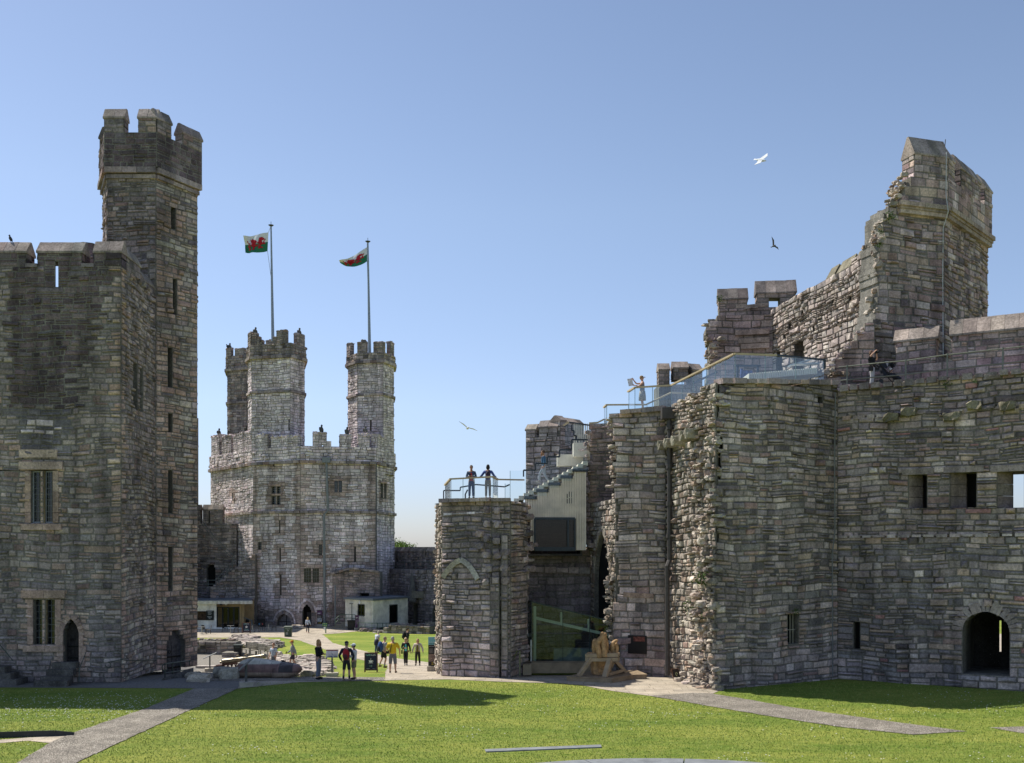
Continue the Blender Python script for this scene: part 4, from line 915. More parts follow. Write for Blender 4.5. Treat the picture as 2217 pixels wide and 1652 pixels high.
masonry(mb, wb, za-1, zb_, pal=PAL_LEFT, thick=.8, seed=521, ch=(.24, .4), sw=(.3, .7), pro=.06)
mb.build('wall', MS, CR)
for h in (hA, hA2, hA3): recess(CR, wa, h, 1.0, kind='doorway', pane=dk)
for k, (a, b) in enumerate(((838, 864), (867, 893), (895, 920), (923, 950))): merlon(CR, wb, wb.u(a), wb.u(b), zb_-.02, wb.z(a, 1193), .5, thick=.8, pal=PAL_LEFT, seed=530+k)
for k in range(5): u_ = wb.u(953)+k*2.1; merlon(CR, wb, u_, u_+1.6, zb_-.02, zb_+.35, .5, thick=.8, pal=PAL_LEFT, seed=540+k)
s = MB(); a = wa.pt(wa.u(903), 0, .9); s.tube([(a[0], a[1], -.2), (a[0]+.2, a[1], 1.0), (a[0]+.1, a[1]+.4, 3.0)], [.75, .45, .12], 5, col=(.15, .14, .13)); s.box((a[0]+.9, a[1]-.1, .55), (1.5, .8, .8), col=(.2, .18, .15)); s.build('buttress', MS, CR)
rail_line('railing', 'iron handrail along the walkway behind the grey roofed kiosk', [(*wa.pt(wa.u(825), 0, -.2)[:2], Z(1217, 121)), (*wa.pt(wa.u(950), 0, -.2)[:2], Z(1216, 114))], .9, mat('rail_grey', (.10, .11, .11), .6), 6)
RB = thing('ruined_building', 'low gabled brown stone building against the foot of the far tower', 'building', (-18, 112, -3))
mb = MB(); w = Wall((X(705, 113.4), 113.4), (X(822, 112.2), 112.2))
hh = w.hole(713, 719, 1266, 1303); h3 = w.hole(779, 799, 1284, 1296, 1288, True)
def topg(u): px = 705+117*u/w.L; return w.z(px, np.interp(px, [705, 716, 722, 752, 765, 822], [1305, 1300, 1243, 1234, 1231, 1240]))
masonry(mb, w, -3.2, Z(1230, 112), holes=[hh, h3], top=topg, pal=[((.21, .165, .125), 4), ((.17, .135, .11), 3), ((.26, .215, .165), 2), ((.14, .13, .12), 1)], thick=1.0, seed=540, ch=(.22, .38), sw=(.35, .8), pro=.05)
for (a, ya), (b, yb) in (((717, 1243), (753, 1233)), ((753, 1233), (768, 1231)), ((768, 1231), (821, 1239))): stone_row(mb, w.pt(w.u(a), w.z(a, ya)+.05, .05), w.pt(w.u(b), w.z(b, yb)+.05, .05), .5, .22, RG, PAL_LEFT)
mb.prism([(X(716, 114.3), 114.3), (X(818, 113.2), 113.2), (X(818, 116), 116), (X(716, 116), 116)], -3.2, Z(1246, 113), (.12, .11, .1))
mb.build('wall', MS, RB); recess(RB, w, hh, .4, kind='window', pane=dk); recess(RB, w, h3, .6, kind='archway', pane=dk)
s = MB(); s.tube([P(725.5, 1268, 112.3), P(725.5, 1350, 111.9)], .08, 8); s.build('drainpipe', PIPE, RB)

# ================================================================= timber clad cafe and kiosk
WOODG = mat('silvered_larch', (.80, .76, .69), .8, var=.14, scale=1.5, bump=.004, bscale=8)
WOODY = mat('fresh_larch', (.42, .30, .16), .75, var=.12, scale=1.5)
ROOFG = mat('zinc_roof', (.16, .18, .21), .45, .3, var=.05); FRAME = mat('anthracite_frame', (.03, .035, .042), .4)
GLS = glass_mat('window_glass', (.42, .44, .44), .02)
def battens(mb, p0, p1, z0, z1, holes=(), step=.15, wd=.085, pro=.05):
    w = Wall(p0, p1); n = int(w.L/step)
    for i in range(n+1):
        u = w.L*i/n; seg = [(z0, z1)]
        for a, b, c, d in holes:
            if a-.03 < u < b+.03: seg = [x for s_ in seg for x in ((s_[0], min(s_[1], c)), (max(s_[0], d), s_[1])) if x[1]-x[0] > .05]
        for a, b in seg: mb.bar(w.pt(u, a, pro/2), w.pt(u, b, pro/2), pro, wd, up=(w.n[0], w.n[1], 0))
    return w
def wall_panel(mb, w, z0, z1, holes, t=.12, off=0.0):
    us = sorted({0, w.L}|{q for h in holes for q in h[:2]}); 
    for a, b in zip(us, us[1:]):
        seg = [(z0, z1)]
        for ha, hb, c, d in holes:
            if ha <= (a+b)/2 <= hb: seg = [x for s_ in seg for x in ((s_[0], min(s_[1], c)), (max(s_[0], d), s_[1])) if x[1]-x[0] > .02]
        for c, d in seg: mb.extrude([w.pt(a, c, off), w.pt(b, c, off), w.pt(b, d, off), w.pt(a, d, off)], (-w.n[0]*t, -w.n[1]*t, 0))
KG = thing('kiosk', 'grey timber clad kiosk with a flat metal roof in the shade of the far tower', 'kiosk', (-15.5, 113, -3))
K = [(X(748.5, 110.5), 110.5), (X(807, 107.5), 107.5), (X(881, 113), 113), (X(820, 117.5), 117.5)]; zr = .36; kb = -2.75
W0, W1 = Wall(K[0], K[1]), Wall(K[1], K[2])
def rect(w, a, b, t, bo): return (w.u(a), w.u(b), w.z((a+b)/2, bo), w.z((a+b)/2, t))
r0 = rect(W0, 775.5, 789, 1308, 1333); r1 = rect(W1, 842, 859.5, 1309, 1348)
mb = MB(); wall_panel(mb, W0, kb, zr-.1, [r0]); wall_panel(mb, W1, kb, zr-.1, [r1]); 
for a, b in ((K[2], K[3]), (K[3], K[0])): wall_panel(mb, Wall(a, b), kb, zr-.1, [])
battens(mb, K[0], K[1], kb, zr-.12, [r0]); battens(mb, K[1], K[2], kb, zr-.12, [r1]); mb.build('wall', WOODG, KG)
s = MB(); s.prism(offset_poly(K, .22), zr-.1, zr+.12); s.build('roof', ROOFG, KG)
s = MB(); s.prism(offset_poly(K, -.1), -3.1, kb+.01, (.12, .115, .11)); s.build('plinth', MS, KG)
for w, r, ref in ((W0, r0, 0), (W1, r1, 1)):
    f = MB(); 
    for (a, c), (b, d) in (((r[0], r[2]), (r[1], r[2])), ((r[0], r[3]), (r[1], r[3])), ((r[0], r[2]), (r[0], r[3])), ((r[1], r[2]), (r[1], r[3]))): f.bar(w.pt(a, c, .02), w.pt(b, d, .02), .08, .14)
    if ref == 0: f.bar(w.pt((r[0]+r[1])/2, r[2], .02), w.pt((r[0]+r[1])/2, r[3], .02), .06)
    o = f.build('window', FRAME, KG); g_ = MB(); g_.extrude([w.pt(r[0], r[2], -.03), w.pt(r[1], r[2], -.03), w.pt(r[1], r[3], -.03), w.pt(r[0], r[3], -.03)], (-w.n[0]*.02, -w.n[1]*.02, 0)); g_.build('pane', GLS, o)
s = MB(); s.box(W0.pt(W0.u(781), zr-.35, .12), (.18, .14, .35), rz=-.7); s.build('alarm_box', mat('white_plastic', (.7, .7, .7), .5), KG)
s = MB(); s.bar(W0.pt(W0.u(762.5), -2.7, .09), W0.pt(W0.u(762.5), zr-.55, .09), .08); s.box(W0.pt(W0.u(762.5), zr-.55, .15), (.4, .12, .12)); s.build('wall_lamp', mat('lamp_grey', (.3, .3, .28), .6), KG)
# cafe
KC = thing('cafe', 'low timber clad cafe with glass doors and a slatted roof edge by the far wall', 'cafe', (X(470, 111), 111, -3))
CW = Wall((X(380, 110), 110), (X(468, 110), 110)); CG = Wall((X(468, 111.2), 111.2), (X(528, 111.2), 111.2)); zr2 = Z(1302, 110.5)
rh = (CW.u(400), CW.u(449), Z(1343, 110), Z(1323, 110)); rg_ = (.1, CG.u(518), Z(1359, 111), Z(1314, 111))
mb = MB(); wall_panel(mb, CW, -3.05, zr2, [rh]); battens(mb, CW.p0, CW.p1, -3.05, zr2, [rh], step=.16)
e = Wall((X(468, 110), 110), (X(468.3, 111.2), 111.2)); wall_panel(mb, e, -3.05, zr2, []); mb.build('wall', WOODG, KC)
mb = MB(); wall_panel(mb, CG, -3.05, zr2-.02, [rg_]); battens(mb, CG.p0, CG.p1, -3.0, zr2-.03, [rg_], step=.16); 
for a, b in (((X(528, 111.2), 111.2), (X(528, 115), 115)), ((X(528, 115), 115), (X(380, 115), 115))): wall_panel(mb, Wall(a, b), -3.05, zr2-.02, [])
mb.build('recessed_wall', WOODY, KC)
s = MB(); s.prism([(X(378, 109.6), 109.6), (X(545, 109.6), 109.6), (X(545, 115.5), 115.5), (X(378, 115.5), 115.5)], zr2, zr2+.14); s.build('roof', ROOFG, KC)
s = MB()
for i in range(60): s.box((X(380+i*2.8, 109.55), 109.55, zr2-.05), (.07, .08, .36))
s.build('roof_slats', WOODG, KC)
s = MB(); s.prism([(X(381, 110.4), 110.4), (X(527, 111.6), 111.6), (X(527, 114.8), 114.8), (X(381, 114.8), 114.8)], -2.98, -2.9); s.build('floor', WOODY, KC)
s = MB(); s.extrude([CG.pt(.1, -2.9, -2.8), CG.pt(3.5, -2.9, -2.8), CG.pt(3.5, zr2-.1, -2.8), CG.pt(.1, zr2-.1, -2.8)], (0, .05, 0)); s.build('inner_wall', WOODY, KC)
n = 4; e = np.linspace(rg_[0], rg_[1], n+1)
for i in range(n):
    f = MB(); a, b, c, d = e[i]+.03, e[i+1]-.03, rg_[2]+.05, rg_[3]-.03
    for p, q in (((a, c), (b, c)), ((a, d), (b, d)), ((a, c), (a, d)), ((b, c), (b, d))): f.bar(CG.pt(p[0], p[1], .0), CG.pt(q[0], q[1], .0), .09)
    o = f.build('door', FRAME, KC)
    if i: g_ = MB(); g_.extrude([CG.pt(a, c, -.02), CG.pt(b, c, -.02), CG.pt(b, d, -.02), CG.pt(a, d, -.02)], (0, .02, 0)); g_.build('pane', GLS, o)
f = MB(); f.box(CW.pt(CW.u(424), Z(1333, 110), -.6), (2.4, .1, 1.0)); f.build('serving_hatch', mat('hatch_dark', (.05, .03, .02), .8, var=.5, scale=5), KC)
f = MB(); f.box(CW.pt(CW.u(455), Z(1332, 110), .1), (.85, .05, 1.05)); mo = f.build('menu_board', mat('chalkboard', (.02, .022, .02), .8), KC)
f = MB()
for i, wd in enumerate((.5, .4, .45, .35, 0, .5, .4, .2)):
    if wd: f.box(CW.pt(CW.u(455)-.03*(i % 2), Z(1332, 110)+.42-.11*i, .135), (wd, .006, .03))
f.build('chalk_lines', mat('chalk', (.5, .5, .48), .9), mo)
for x_, m_ in ((479, 'black_iron'), (490, 'white_plastic')):
    f = MB(); f.box(CG.pt(CG.u(x_), Z(1307, 111), .15), (.22, .18, .32)); f.build('wall_lamp', MATS[m_], KC)
s = MB()
for i in range(3): s.box((X(478, 110), 110.3-.3*i, -2.93-.0), (2.8+1.5*i, .34, .15-.04*i))
s.build('deck_step', WOODG, KC)
# ================================================================= gatehouse ruin (right of centre)
GH = thing('gatehouse', 'ruined brown stone gatehouse with torn edges, a pointed arch and a glass railed roof deck', 'gatehouse', (2, 50, 0))
mb = MB(); RG = np.random.default_rng(77)
BROWN = PAL_GATE
# low deck tower
DZ = 8.12
DP = [(X(944, 50.5), 50.5), (X(957, 47.0), 47.0), (X(1064, 45.7), 45.7), (X(1105, 45.6), 45.6), (X(1140, 47.2), 47.2), (X(1140, 53), 53), (X(960, 55), 55)]
D = tower_faces(DP)
PAL_DECK = [((.215, .19, .165), 4), ((.175, .16, .14), 3), ((.27, .24, .205), 3), ((.14, .13, .12), 2), ((.24, .185, .14), 1)]
def zoneD(u, z, rng):
    if z < 5.2 and rng.random() < .42: return [((.33, .30, .26), 2), ((.38, .35, .31), 1)]
    if z > 7.4: return [((.22, .17, .12), 1), ((.20, .175, .145), 1)]
    return None
lf = lambda z, r: (jg(z, .22, r) if z < 7 else jg(z, .1, r), D[0].L)
masonry(mb, D[0], -.3, DZ, lim=lf, pal=PAL_LITL, thick=1.0, mit=(0, 0), seed=601, pro=.06, ch=(.18, .32), sw=(.2, .5))
niche = Hole(.35, 2.9, 1.6, 5.15, 4.0)
masonry(mb, D[1], -.3, DZ, pal=PAL_DECK, zone=zoneD, thick=1.0, mit=(.0, .1), seed=602, pro=.05, ch=(.17, .33), sw=(.28, .68))
pil = Wall(D[1].pt(D[1].u(1065), 0, .22)[:2], D[2].pt(D[2].u(1082), 0, .25)[:2]); masonry(mb, pil, -.3, 4.6, pal=PAL_DECK, thick=.3, seed=603, pro=.04, ch=(.3, .45), sw=(.2, .35))
pil2 = Wall(D[2].pt(D[2].u(1086), 0, .22)[:2], D[2].pt(D[2].u(1100), 0, .22)[:2]); masonry(mb, pil2, -.3, 6.5, pal=PAL_DECK, thick=.3, seed=604, pro=.04, ch=(.3, .45), sw=(.2, .35))
masonry(mb, D[2], -.3, DZ, pal=PAL_DECK, thick=1.0, mit=(.1, .2), seed=605, pro=.05)
def limd(z, r): 
    w = D[3]; return (0, w.L*(1.0 if z > 5 else 1.0)+jg(z, .12, r))
masonry(mb, D[3], -.3, DZ-.05, lim=limd, pal=PAL_GATE, thick=1.0, mit=(.2, 0), seed=606, pro=.06)
for i in (4, 5, 6): masonry(mb, D[i], -.3, DZ-.1, pal=PAL_GATE, thick=.8, seed=610+i, stones=(i == 4))
mb.prism(offset_poly(DP, -.4), DZ-.35, DZ-.12, (.24, .22, .2))
# blind arch moulding on the deck tower and scattered projecting bonding stones
wD = D[1]; apx = (wD.u(1000), wD.z(1000, 1212)); lft = (wD.u(961), wD.z(961, 1249)); rgt = (wD.u(1036), wD.z(1036, 1254))
for e_, sg in ((lft, -1), (rgt, 1)):
    ps = []
    for t in np.linspace(0, 1, 7): ps.append(wD.pt(apx[0]+(e_[0]-apx[0])*t, apx[1]+(e_[1]-apx[1])*t+.16*math.sin(math.pi*t), .09))
    for a, b in zip(ps, ps[1:]): mb.bar(a, b, .24, .17, up=(0, -1, 0), col=(.50, .46, .39))
for a, b, y in ((1052, 1062, 1098), (1052, 1063, 1128), (1070, 1082, 1100), (1070, 1082, 1130), (1052, 1062, 1160), (1068, 1083, 1165), (1070, 1086, 1197), (1033, 1050, 1150), (1033, 1052, 1176), (1048, 1065, 1195), (1052, 1066, 1225), (1048, 1064, 1254), (1084, 1100, 1223), (1084, 1102, 1190), (1085, 1103, 1250), (1130, 1150, 1113), (1128, 1150, 1148), (1130, 1149, 1180), (1125, 1158, 1225)):
    w = D[1] if b < 1066 else (D[2] if b < 1105 else D[3]); mb.rock(w.pt(w.u((a+b)/2), w.z((a+b)/2, y+6), .1), ((b-a)*.021*1.05, .38, .28), RG, pick(PAL_DECK, 1, RG)[0], rz=math.atan2(w.t[1], w.t[0]), rough=.12)
stone_row(mb, wD.pt(-.02, DZ+.02, .08), wD.pt(wD.L, DZ+.02, .08), .45, .17, RG, PAL_GATE, step=.5, jit=.1); stone_row(mb, D[2].pt(0, DZ+.0, .08), D[2].pt(D[2].L, DZ+.0, .08), .45, .17, RG, PAL_GATE, step=.5, jit=.1)
stone_row(mb, wD.pt(.1, DZ-.62, .02), wD.pt(wD.L, DZ-.55, .02), .1, .08, RG, [((.45, .46, .47), 1), ((.3, .3, .3), 1)], step=.4, jit=.3)
torn(mb, [P(948, 1100, 49), P(945, 1150, 49.3), P(950, 1220, 49), P(950, 1300, 49), P(952, 1455, 48)], .07, RG, PAL_LITL, dens=.5, depth=.6, size=(.15, .3))
torn(mb, [P(1139, 1090, 47.4), P(1148, 1150, 47.4), P(1150, 1230, 47.5)], .12, RG, PAL_GATE, dens=1.0, depth=.6, size=(.2, .4))
# dark recess behind the entrance
RB0 = Wall((X(1128, 52), 52.0), (X(1300, 52.4), 52.4)); dzr = Z(1189, 52)
rd = Hole(RB0.u(1290), RB0.u(1298), 0, 3, 2.2)
masonry(mb, RB0, -.3, dzr, pal=[((.17, .155, .14), 4), ((.14, .13, .12), 3), ((.205, .185, .16), 2)], thick=1.5, seed=620, ch=(.25, .42), sw=(.35, .8), pro=.03)
stone_row(mb, RB0.pt(0, Z(1232, 52), .1), RB0.pt(RB0.L, Z(1236, 52), .1), .4, .25, RG, PAL_GATE, step=.6, jit=.3)
torn(mb, [RB0.pt(.1, dzr, -.1), RB0.pt(RB0.L, dzr, -.1)], .12, RG, PAL_GATE, dens=.8, depth=.4, size=(.2, .4))
# brown turret stub right of the stair
RS = Wall((X(1276, 51.6), 51.6), (X(1328, 51.3), 51.3)); masonry(mb, RS, Z(1190, 51), Z(917, 51.5), lim=lambda z, r: (jg(z, .12, r), RS.L), pal=[((.20, .15, .115), 3), ((.17, .135, .11), 3), ((.24, .19, .15), 2), ((.09, .08, .075), 1)], thick=2.0, seed=630, pro=.04)
torn(mb, [P(1272, 925, 51.3), P(1272, 1000, 51.4), P(1266, 1090, 51.3), P(1270, 1190, 51.2)], .12, RG, PAL_GATE, dens=1.6, depth=.9, size=(.18, .4))
# arch wall running towards us, lit from the left
AW = Wall((X(1279, 52.0), 52.0), (X(1333, 47.3), 47.3)); ah = AW.hole(1286.5, 1321.5, 1148, 1440, 1262)
masonry(mb, AW, -.3, Z(1085, 50), holes=[ah], pal=PAL_LITL, thick=1.4, seed=640, pro=.05, ch=(.16, .3), sw=(.18, .42), mit=(0, 0))
arch_ring(mb, AW, ah, .3, .06, RG, PAL_LITL, foot=False)
# pier
PZ = Z(893, 46.8)
PW = Wall((X(1322, 47.2), 47.2), (X(1441, 46.2), 46.2))
def limp(z, r):
    py = 1187-(z-EYE)/47*FPX; l = np.interp(py, [890, 1000, 1100, 1250, 1330, 1462], [1322, 1330, 1336, 1338, 1328, 1340]); return (PW.u(l)+jg(z, .13, r), PW.L)
masonry(mb, PW, -.3, PZ, lim=limp, pal=PAL_GATE, zone=lambda u, z, r: ([((.33, .27, .19), 1), ((.28, .235, .17), 1)] if 2 < z < 5.5 and r.random() < .4 else ([((.155, .125, .105), 1), ((.20, .165, .135), 1)] if z < 2 and r.random() < .6 else None)), thick=2.2, seed=650, pro=.045, ch=(.2, .4), sw=(.3, .8))
torn(mb, [P(1326, 900, 47.6), P(1333, 1000, 47.5), P(1338, 1090, 47.4), P(1330, 1200, 47.4), P(1326, 1330, 47.4), P(1334, 1440, 47.3)], .12, RG, PAL_LITL, dens=3.6, depth=1.9, size=(.16, .42))
torn(mb, [P(1320, 1250, 47.6), P(1318, 1330, 47.4), P(1330, 1360, 47.2)], .1, RG, PAL_LITL, dens=1.6, depth=.6, size=(.2, .4))
stone_row(mb, PW.pt(PW.u(1345), PZ+.02, .03), PW.pt(PW.L, PZ+.10, .03), .5, .2, RG, PAL_GATE, step=.45, jit=.15)
stone_row(mb, PW.pt(PW.u(1350), Z(1287, 46.7), .02), PW.pt(PW.u(1415), Z(1290, 46.5), .02), .16, .22, RG, PAL_TAN, step=.8)
# lit return wall
ZR = Z(826, 41.9)
RW = Wall((X(1436, 46.6), 46.6), (X(1549, 41.4), 41.4)); zr5 = lambda u: 12.25+(ZR-12.25)*u/RW.L
masonry(mb, RW, -.3, ZR+.2, top=zr5, pal=PAL_LITL, thick=1.6, seed=660, pro=.07, ch=(.15, .34), sw=(.16, .42), step=.3, mit=(0, 1.7))
torn(mb, [P(1500, 850, 43.0), P(1515, 950, 42.6), P(1505, 1060, 42.8), P(1520, 1200, 42.3), P(1510, 1330, 42.5), P(1520, 1480, 42.2)], .32, RG, PAL_LITL, dens=3.2, depth=.35, size=(.14, .4), dirv=(RW.t[0], RW.t[1]), dr=(-.5, .5))
torn(mb, [P(1556, 845, 41.5), P(1550, 950, 41.4), P(1546, 1100, 41.4), P(1542, 1250, 41.4), P(1548, 1400, 41.4), P(1552, 1490, 41.3)], .14, RG, PAL_LITL, dens=3.2, depth=.5, size=(.16, .45))
for a, y in ((1452, 965), (1466, 960), (1482, 955), (1500, 945), (1512, 940)):    # projecting stepped corbels
    w = RW; mb.rock(w.pt(w.u(a), w.z(a, y), .3), (.34, .7, .42), RG, (.33, .30, .24), rz=math.atan2(w.t[1], w.t[0])+.1, rough=.1)
# low broken core at the foot
torn(mb, [P(1470, 1466, 44.6), P(1500, 1478, 43.3), P(1550, 1498, 41.2)], .12, RG, PAL_LITL, dens=3, depth=.7, size=(.2, .42), dirv=(RW.t[0], RW.t[1]), dr=(-.5, .5))
# big shaded wall
BW = Wall((X(1553, 41.5), 41.5), (X(1812, 45.0), 45.0)); z6a, z6b = Z(828, 41.5), Z(832, 45.0)
hb = BW.hole(1703, 1728, 1331, 1397); hp = BW.hole(1770, 1780, 855, 872)
def limb(z, r):
    py = 1187-(z-EYE)/41.5*FPX; return (np.interp(py, [828, 900, 1000, 1130, 1250, 1400, 1500], [.15, .05, .12, -.1, -.2, -.15, .0])+jg(z, .16, r), BW.L)
GREENISH = [((.17, .17, .145), 2), ((.13, .13, .115), 2), ((.20, .19, .155), 2)]
masonry(mb, BW, -.3, z6b, holes=[hb, hp], lim=limb, top=lambda u: z6a+(z6b-z6a)*u/BW.L+.02*math.sin(u*9), pal=PAL_GATE, zone=lambda u, z, r: near_hole([hb], .3, .3)(u, z, r) or (GREENISH if (z < 7.2+math.sin(u) and r.random() < .12) else None), thick=1.8, seed=670, pro=.05, ch=(.13, .34), sw=(.22, .75), mit=(1.9, 0), step=.3)
stone_row(mb, BW.pt(.1, z6a+.06, -.1), BW.pt(BW.L, z6b+.06, -.1), .7, .2, RG, PAL_GATE, step=.6, jit=.2)
# floors
mb.prism([(X(1335, 48), 48), (X(1440, 47), 47), (X(1450, 46.5), 46.5), (X(1440, 58), 58), (X(1330, 58), 58)], 11.2, 11.9, (.25, .23, .2))
mb.prism([(X(1460, 47), 47), (X(1575, 43.2), 43.2), (X(1800, 46.8), 46.8), (X(1800, 60), 60), (X(1440, 60), 60)], 11.6, 12.45, (.25, .23, .2))
mb.prism([(X(1460, 48), 48), (X(1570, 43.8), 43.8), (X(1800, 47.4), 47.4), (X(1800, 60), 60), (X(1440, 60), 60)], 0, 11.5, (.03, .03, .03))
mb.prism([(X(1350, 49.5), 49.5), (X(1440, 48.5), 48.5), (X(1440, 58), 58), (X(1340, 58), 58)], 0, 11.1, (.03, .03, .03))
mb.prism([(X(1135, 55), 55), (X(1340, 55), 55), (X(1340, 60), 60), (X(1135, 60), 60)], 0, 6, (.03, .03, .03))
mb.build('wall', MS, GH)
recess(GH, AW, ah, .22, kind='archway', pane=dk)
BARS = mat('pale_bars', (.40, .37, .30), .5, .3)
o = recess(GH, BW, hb, .55, kind='window', pane=dk)
for k in (.3, .55, .8):
    s = MB(); u = hb.u0+(hb.u1-hb.u0)*k; s.tube([BW.pt(u, hb.z0, -.2), BW.pt(u, hb.z1, -.2)], .018, 6); s.build('window_bar', BARS, o)
s = MB(); s.tube([BW.pt(hb.u0, (hb.z0+hb.z1)/2, -.2), BW.pt(hb.u1, (hb.z0+hb.z1)/2, -.2)], .018, 6); s.build('window_bar', BARS, o)
recess(GH, BW, hp, .5, kind='putlog_hole', pane=dk)
# drainpipe
BP = mat('brown_pipe', (.075, .068, .066), .55, .3); s = MB()
q = [P(1449, 905, 45.5), P(1449, 1212, 45.4), P(1444, 1225, 45.3), P(1444.5, 1462, 45.2)]
s.tube(q, .11, 8); s.box((q[0][0], q[0][1], q[0][2]+.2), (.75, .5, .5))
for y in (925, 955, 1010, 1090, 1160, 1240, 1330, 1400, 1445): p = P(1449 if y < 1215 else 1444.3, y, 45.4); s.tube([(p[0], p[1], p[2]-.1), (p[0], p[1], p[2]+.1)], .16, 8)
s.build('drainpipe', BP, GH)
s = MB(); s.tube([P(1808, 850, 44.7), P(1806, 1000, 44.7), P(1807, 1150, 44.7), P(1801, 1200, 44.6), P(1802, 1465, 44.5)], .03, 5); s.build('cable', mat('grey_cable', (.16, .16, .16), .7), GH)
# plants in the joints
LEAF = mat('wall_plant_leaf', (.055, .09, .02), .8, var=.4, scale=8)
def plant(parent, p, r, seed, dens=90, name='wall_plant'):
    g_ = np.random.default_rng(seed); m_ = MB(); V = []; 
    for _ in range(dens):
        d = g_.normal(0, 1, 3)*np.array((1, .5, .9)); c = np.array(p)+d*r*.42+np.array((0, -.05, 0)); a = nrm(g_.normal(0, 1, 3)); b = nrm(np.cross(a, g_.normal(0, 1, 3))); l = r*g_.uniform(.12, .3)
        V.append([c-a*l*.4, c+b*l, c+a*l*.4, c-b*l*.6])
    m_.quadmesh(np.array(V).reshape(-1, 3), np.arange(len(V)*4).reshape(-1, 4), np.ones((len(V)*4, 4))); return tag(m_.build(name, LEAF), parent, 'plant')
for k, (px, py, d, r, lb) in enumerate(((1518, 1253, 41.9, .42, 'largest leafy plant growing from the broken wall edge'), (1487, 1315, 43.2, .32, 'dark leafy plant low on the sunlit broken wall face'), (1523, 1330, 41.8, .2, 'tiny plant on the broken edge below the largest one'), (1722, 1323, 43.2, .2, 'small plant above the barred window'), (1378, 1035, 46.4, .12, 'tiny weed high on the pier left of the drainpipe'), (1664, 880, 43, .12, 'tiny weed near the top of the big shaded wall'))): plant(lb, P(px, py, d-.25), r, k+50)
# sign fixed to the pier
s = MB(); s.box(PW.pt(PW.u(1380), PW.z(1380, 1395), .06), (.9, .04, .86), rz=math.atan2(PW.t[1], PW.t[0])); WS_ = s.build('wall_sign', mat('sign_black', (.02, .016, .016), .35), GH)
s = MB(); s.box(PW.pt(PW.u(1384), PW.z(1384, 1383), .09), (.55, .006, .22), rz=math.atan2(PW.t[1], PW.t[0])); s.build('sign_picture', mat('sign_rust', (.16, .05, .035), .5, var=.5, scale=8), WS_)

# ================================================================= right curtain wall with walkway
RC = thing('curtain_wall', 'high shaded stone curtain wall at the right edge with a round arched doorway', 'wall', (19, 43, 0))
mb = MB()
CW_ = Wall((X(1812, 45.0), 45.0), (X(2216, 41.0)+5.4, 41.0-3.4)); z7 = Z(834, 45.0)
ha = CW_.hole(2083, 2185, 1324, 1463, 1366, True); hsl = CW_.hole(1847, 1861, 1347, 1406)
q1 = CW_.hole(1966, 2006, 1027, 1100); q2 = CW_.hole(2056, 2113, 1022, 1100); q3 = CW_.hole(2158, 2216, 1020, 1098)
def topc(u): return z7-.22+.05*math.sin(u*2.3)+.25*(u/CW_.L)
def zoneC(u, z, rng):
    if z > 6.5 and rng.random() < .35: return [((.26, .21, .185), 1), ((.30, .255, .21), 1), ((.19, .17, .155), 1)]
    if z < 6.4 and rng.random() < .5: return [((.165, .165, .155), 2), ((.13, .133, .128), 2), ((.21, .20, .175), 2), ((.30, .26, .20), .6)]
    if rng.random() < .02: return [((.28, .13, .11), 1)]
    return None
masonry(mb, CW_, -.4, 6.4, holes=[ha, hsl], pal=PAL_GATE, zone=zoneC, thick=3.6, seed=700, pro=.055, ch=(.15, .36), sw=(.24, .72), mit=(0, 0))
masonry(mb, CW_, 6.4, z7+.35, holes=[q1, q2, q3], top=topc, pal=PAL_GATE, zone=zoneC, thick=2.2, seed=701, pro=.05, ch=(.14, .34), sw=(.24, .78), step=.3)
stone_row(mb, CW_.pt(0, 6.42, .03), CW_.pt(CW_.L, 6.5, .03), .22, .13, RG, [((.33, .31, .27), 1), ((.24, .225, .2), 1)], step=.5, jit=.3)
stone_row(mb, CW_.pt(.1, z7-.20, -.15), CW_.pt(CW_.L, z7+.02, -.15), .7, .22, RG, [((.20, .19, .16), 1), ((.15, .145, .13), 1), ((.25, .235, .2), 1)], step=.45, jit=.35)
arch_ring(mb, CW_, ha, .42, .07, RG, [((.26, .235, .18), 1), ((.21, .195, .16), 1)], foot=False)
for px, y in ((1968, 893), (1930, 905), (2060, 903), (2110, 878), (2180, 880)): mb.rock(CW_.pt(CW_.u(px), CW_.z(px, y), .15), (.6, .5, .35), RG, (.23, .205, .15), rz=-.5)
stone_row(mb, CW_.pt(.2, CW_.z(1840, 905), .02), CW_.pt(CW_.L, CW_.z(2200, 880), .02), .16, .14, RG, PAL_GATE, step=.5, jit=.5)
mb.build('wall', MS, RC)
# passage inside the doorway
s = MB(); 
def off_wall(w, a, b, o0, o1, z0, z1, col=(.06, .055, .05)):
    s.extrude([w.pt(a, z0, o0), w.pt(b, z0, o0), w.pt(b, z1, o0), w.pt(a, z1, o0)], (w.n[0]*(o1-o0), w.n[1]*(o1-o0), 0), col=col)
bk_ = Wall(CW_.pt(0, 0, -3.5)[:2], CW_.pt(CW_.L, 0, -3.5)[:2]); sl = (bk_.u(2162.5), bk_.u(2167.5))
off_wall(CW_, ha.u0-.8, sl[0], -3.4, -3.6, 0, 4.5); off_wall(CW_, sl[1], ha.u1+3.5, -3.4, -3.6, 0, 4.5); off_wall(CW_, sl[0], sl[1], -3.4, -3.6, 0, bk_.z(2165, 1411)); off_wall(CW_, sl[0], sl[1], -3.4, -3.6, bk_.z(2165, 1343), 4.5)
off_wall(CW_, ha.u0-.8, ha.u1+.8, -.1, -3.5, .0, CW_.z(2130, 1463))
s.build('passage', MS, RC)
recess(RC, CW_, hsl, .5, kind='arrow_slit', pane=dk); recess(RC, CW_, q1, 1.0, kind='window_opening', pane=dk); recess(RC, CW_, q2, 1.2, kind='window_opening', pane=dk)
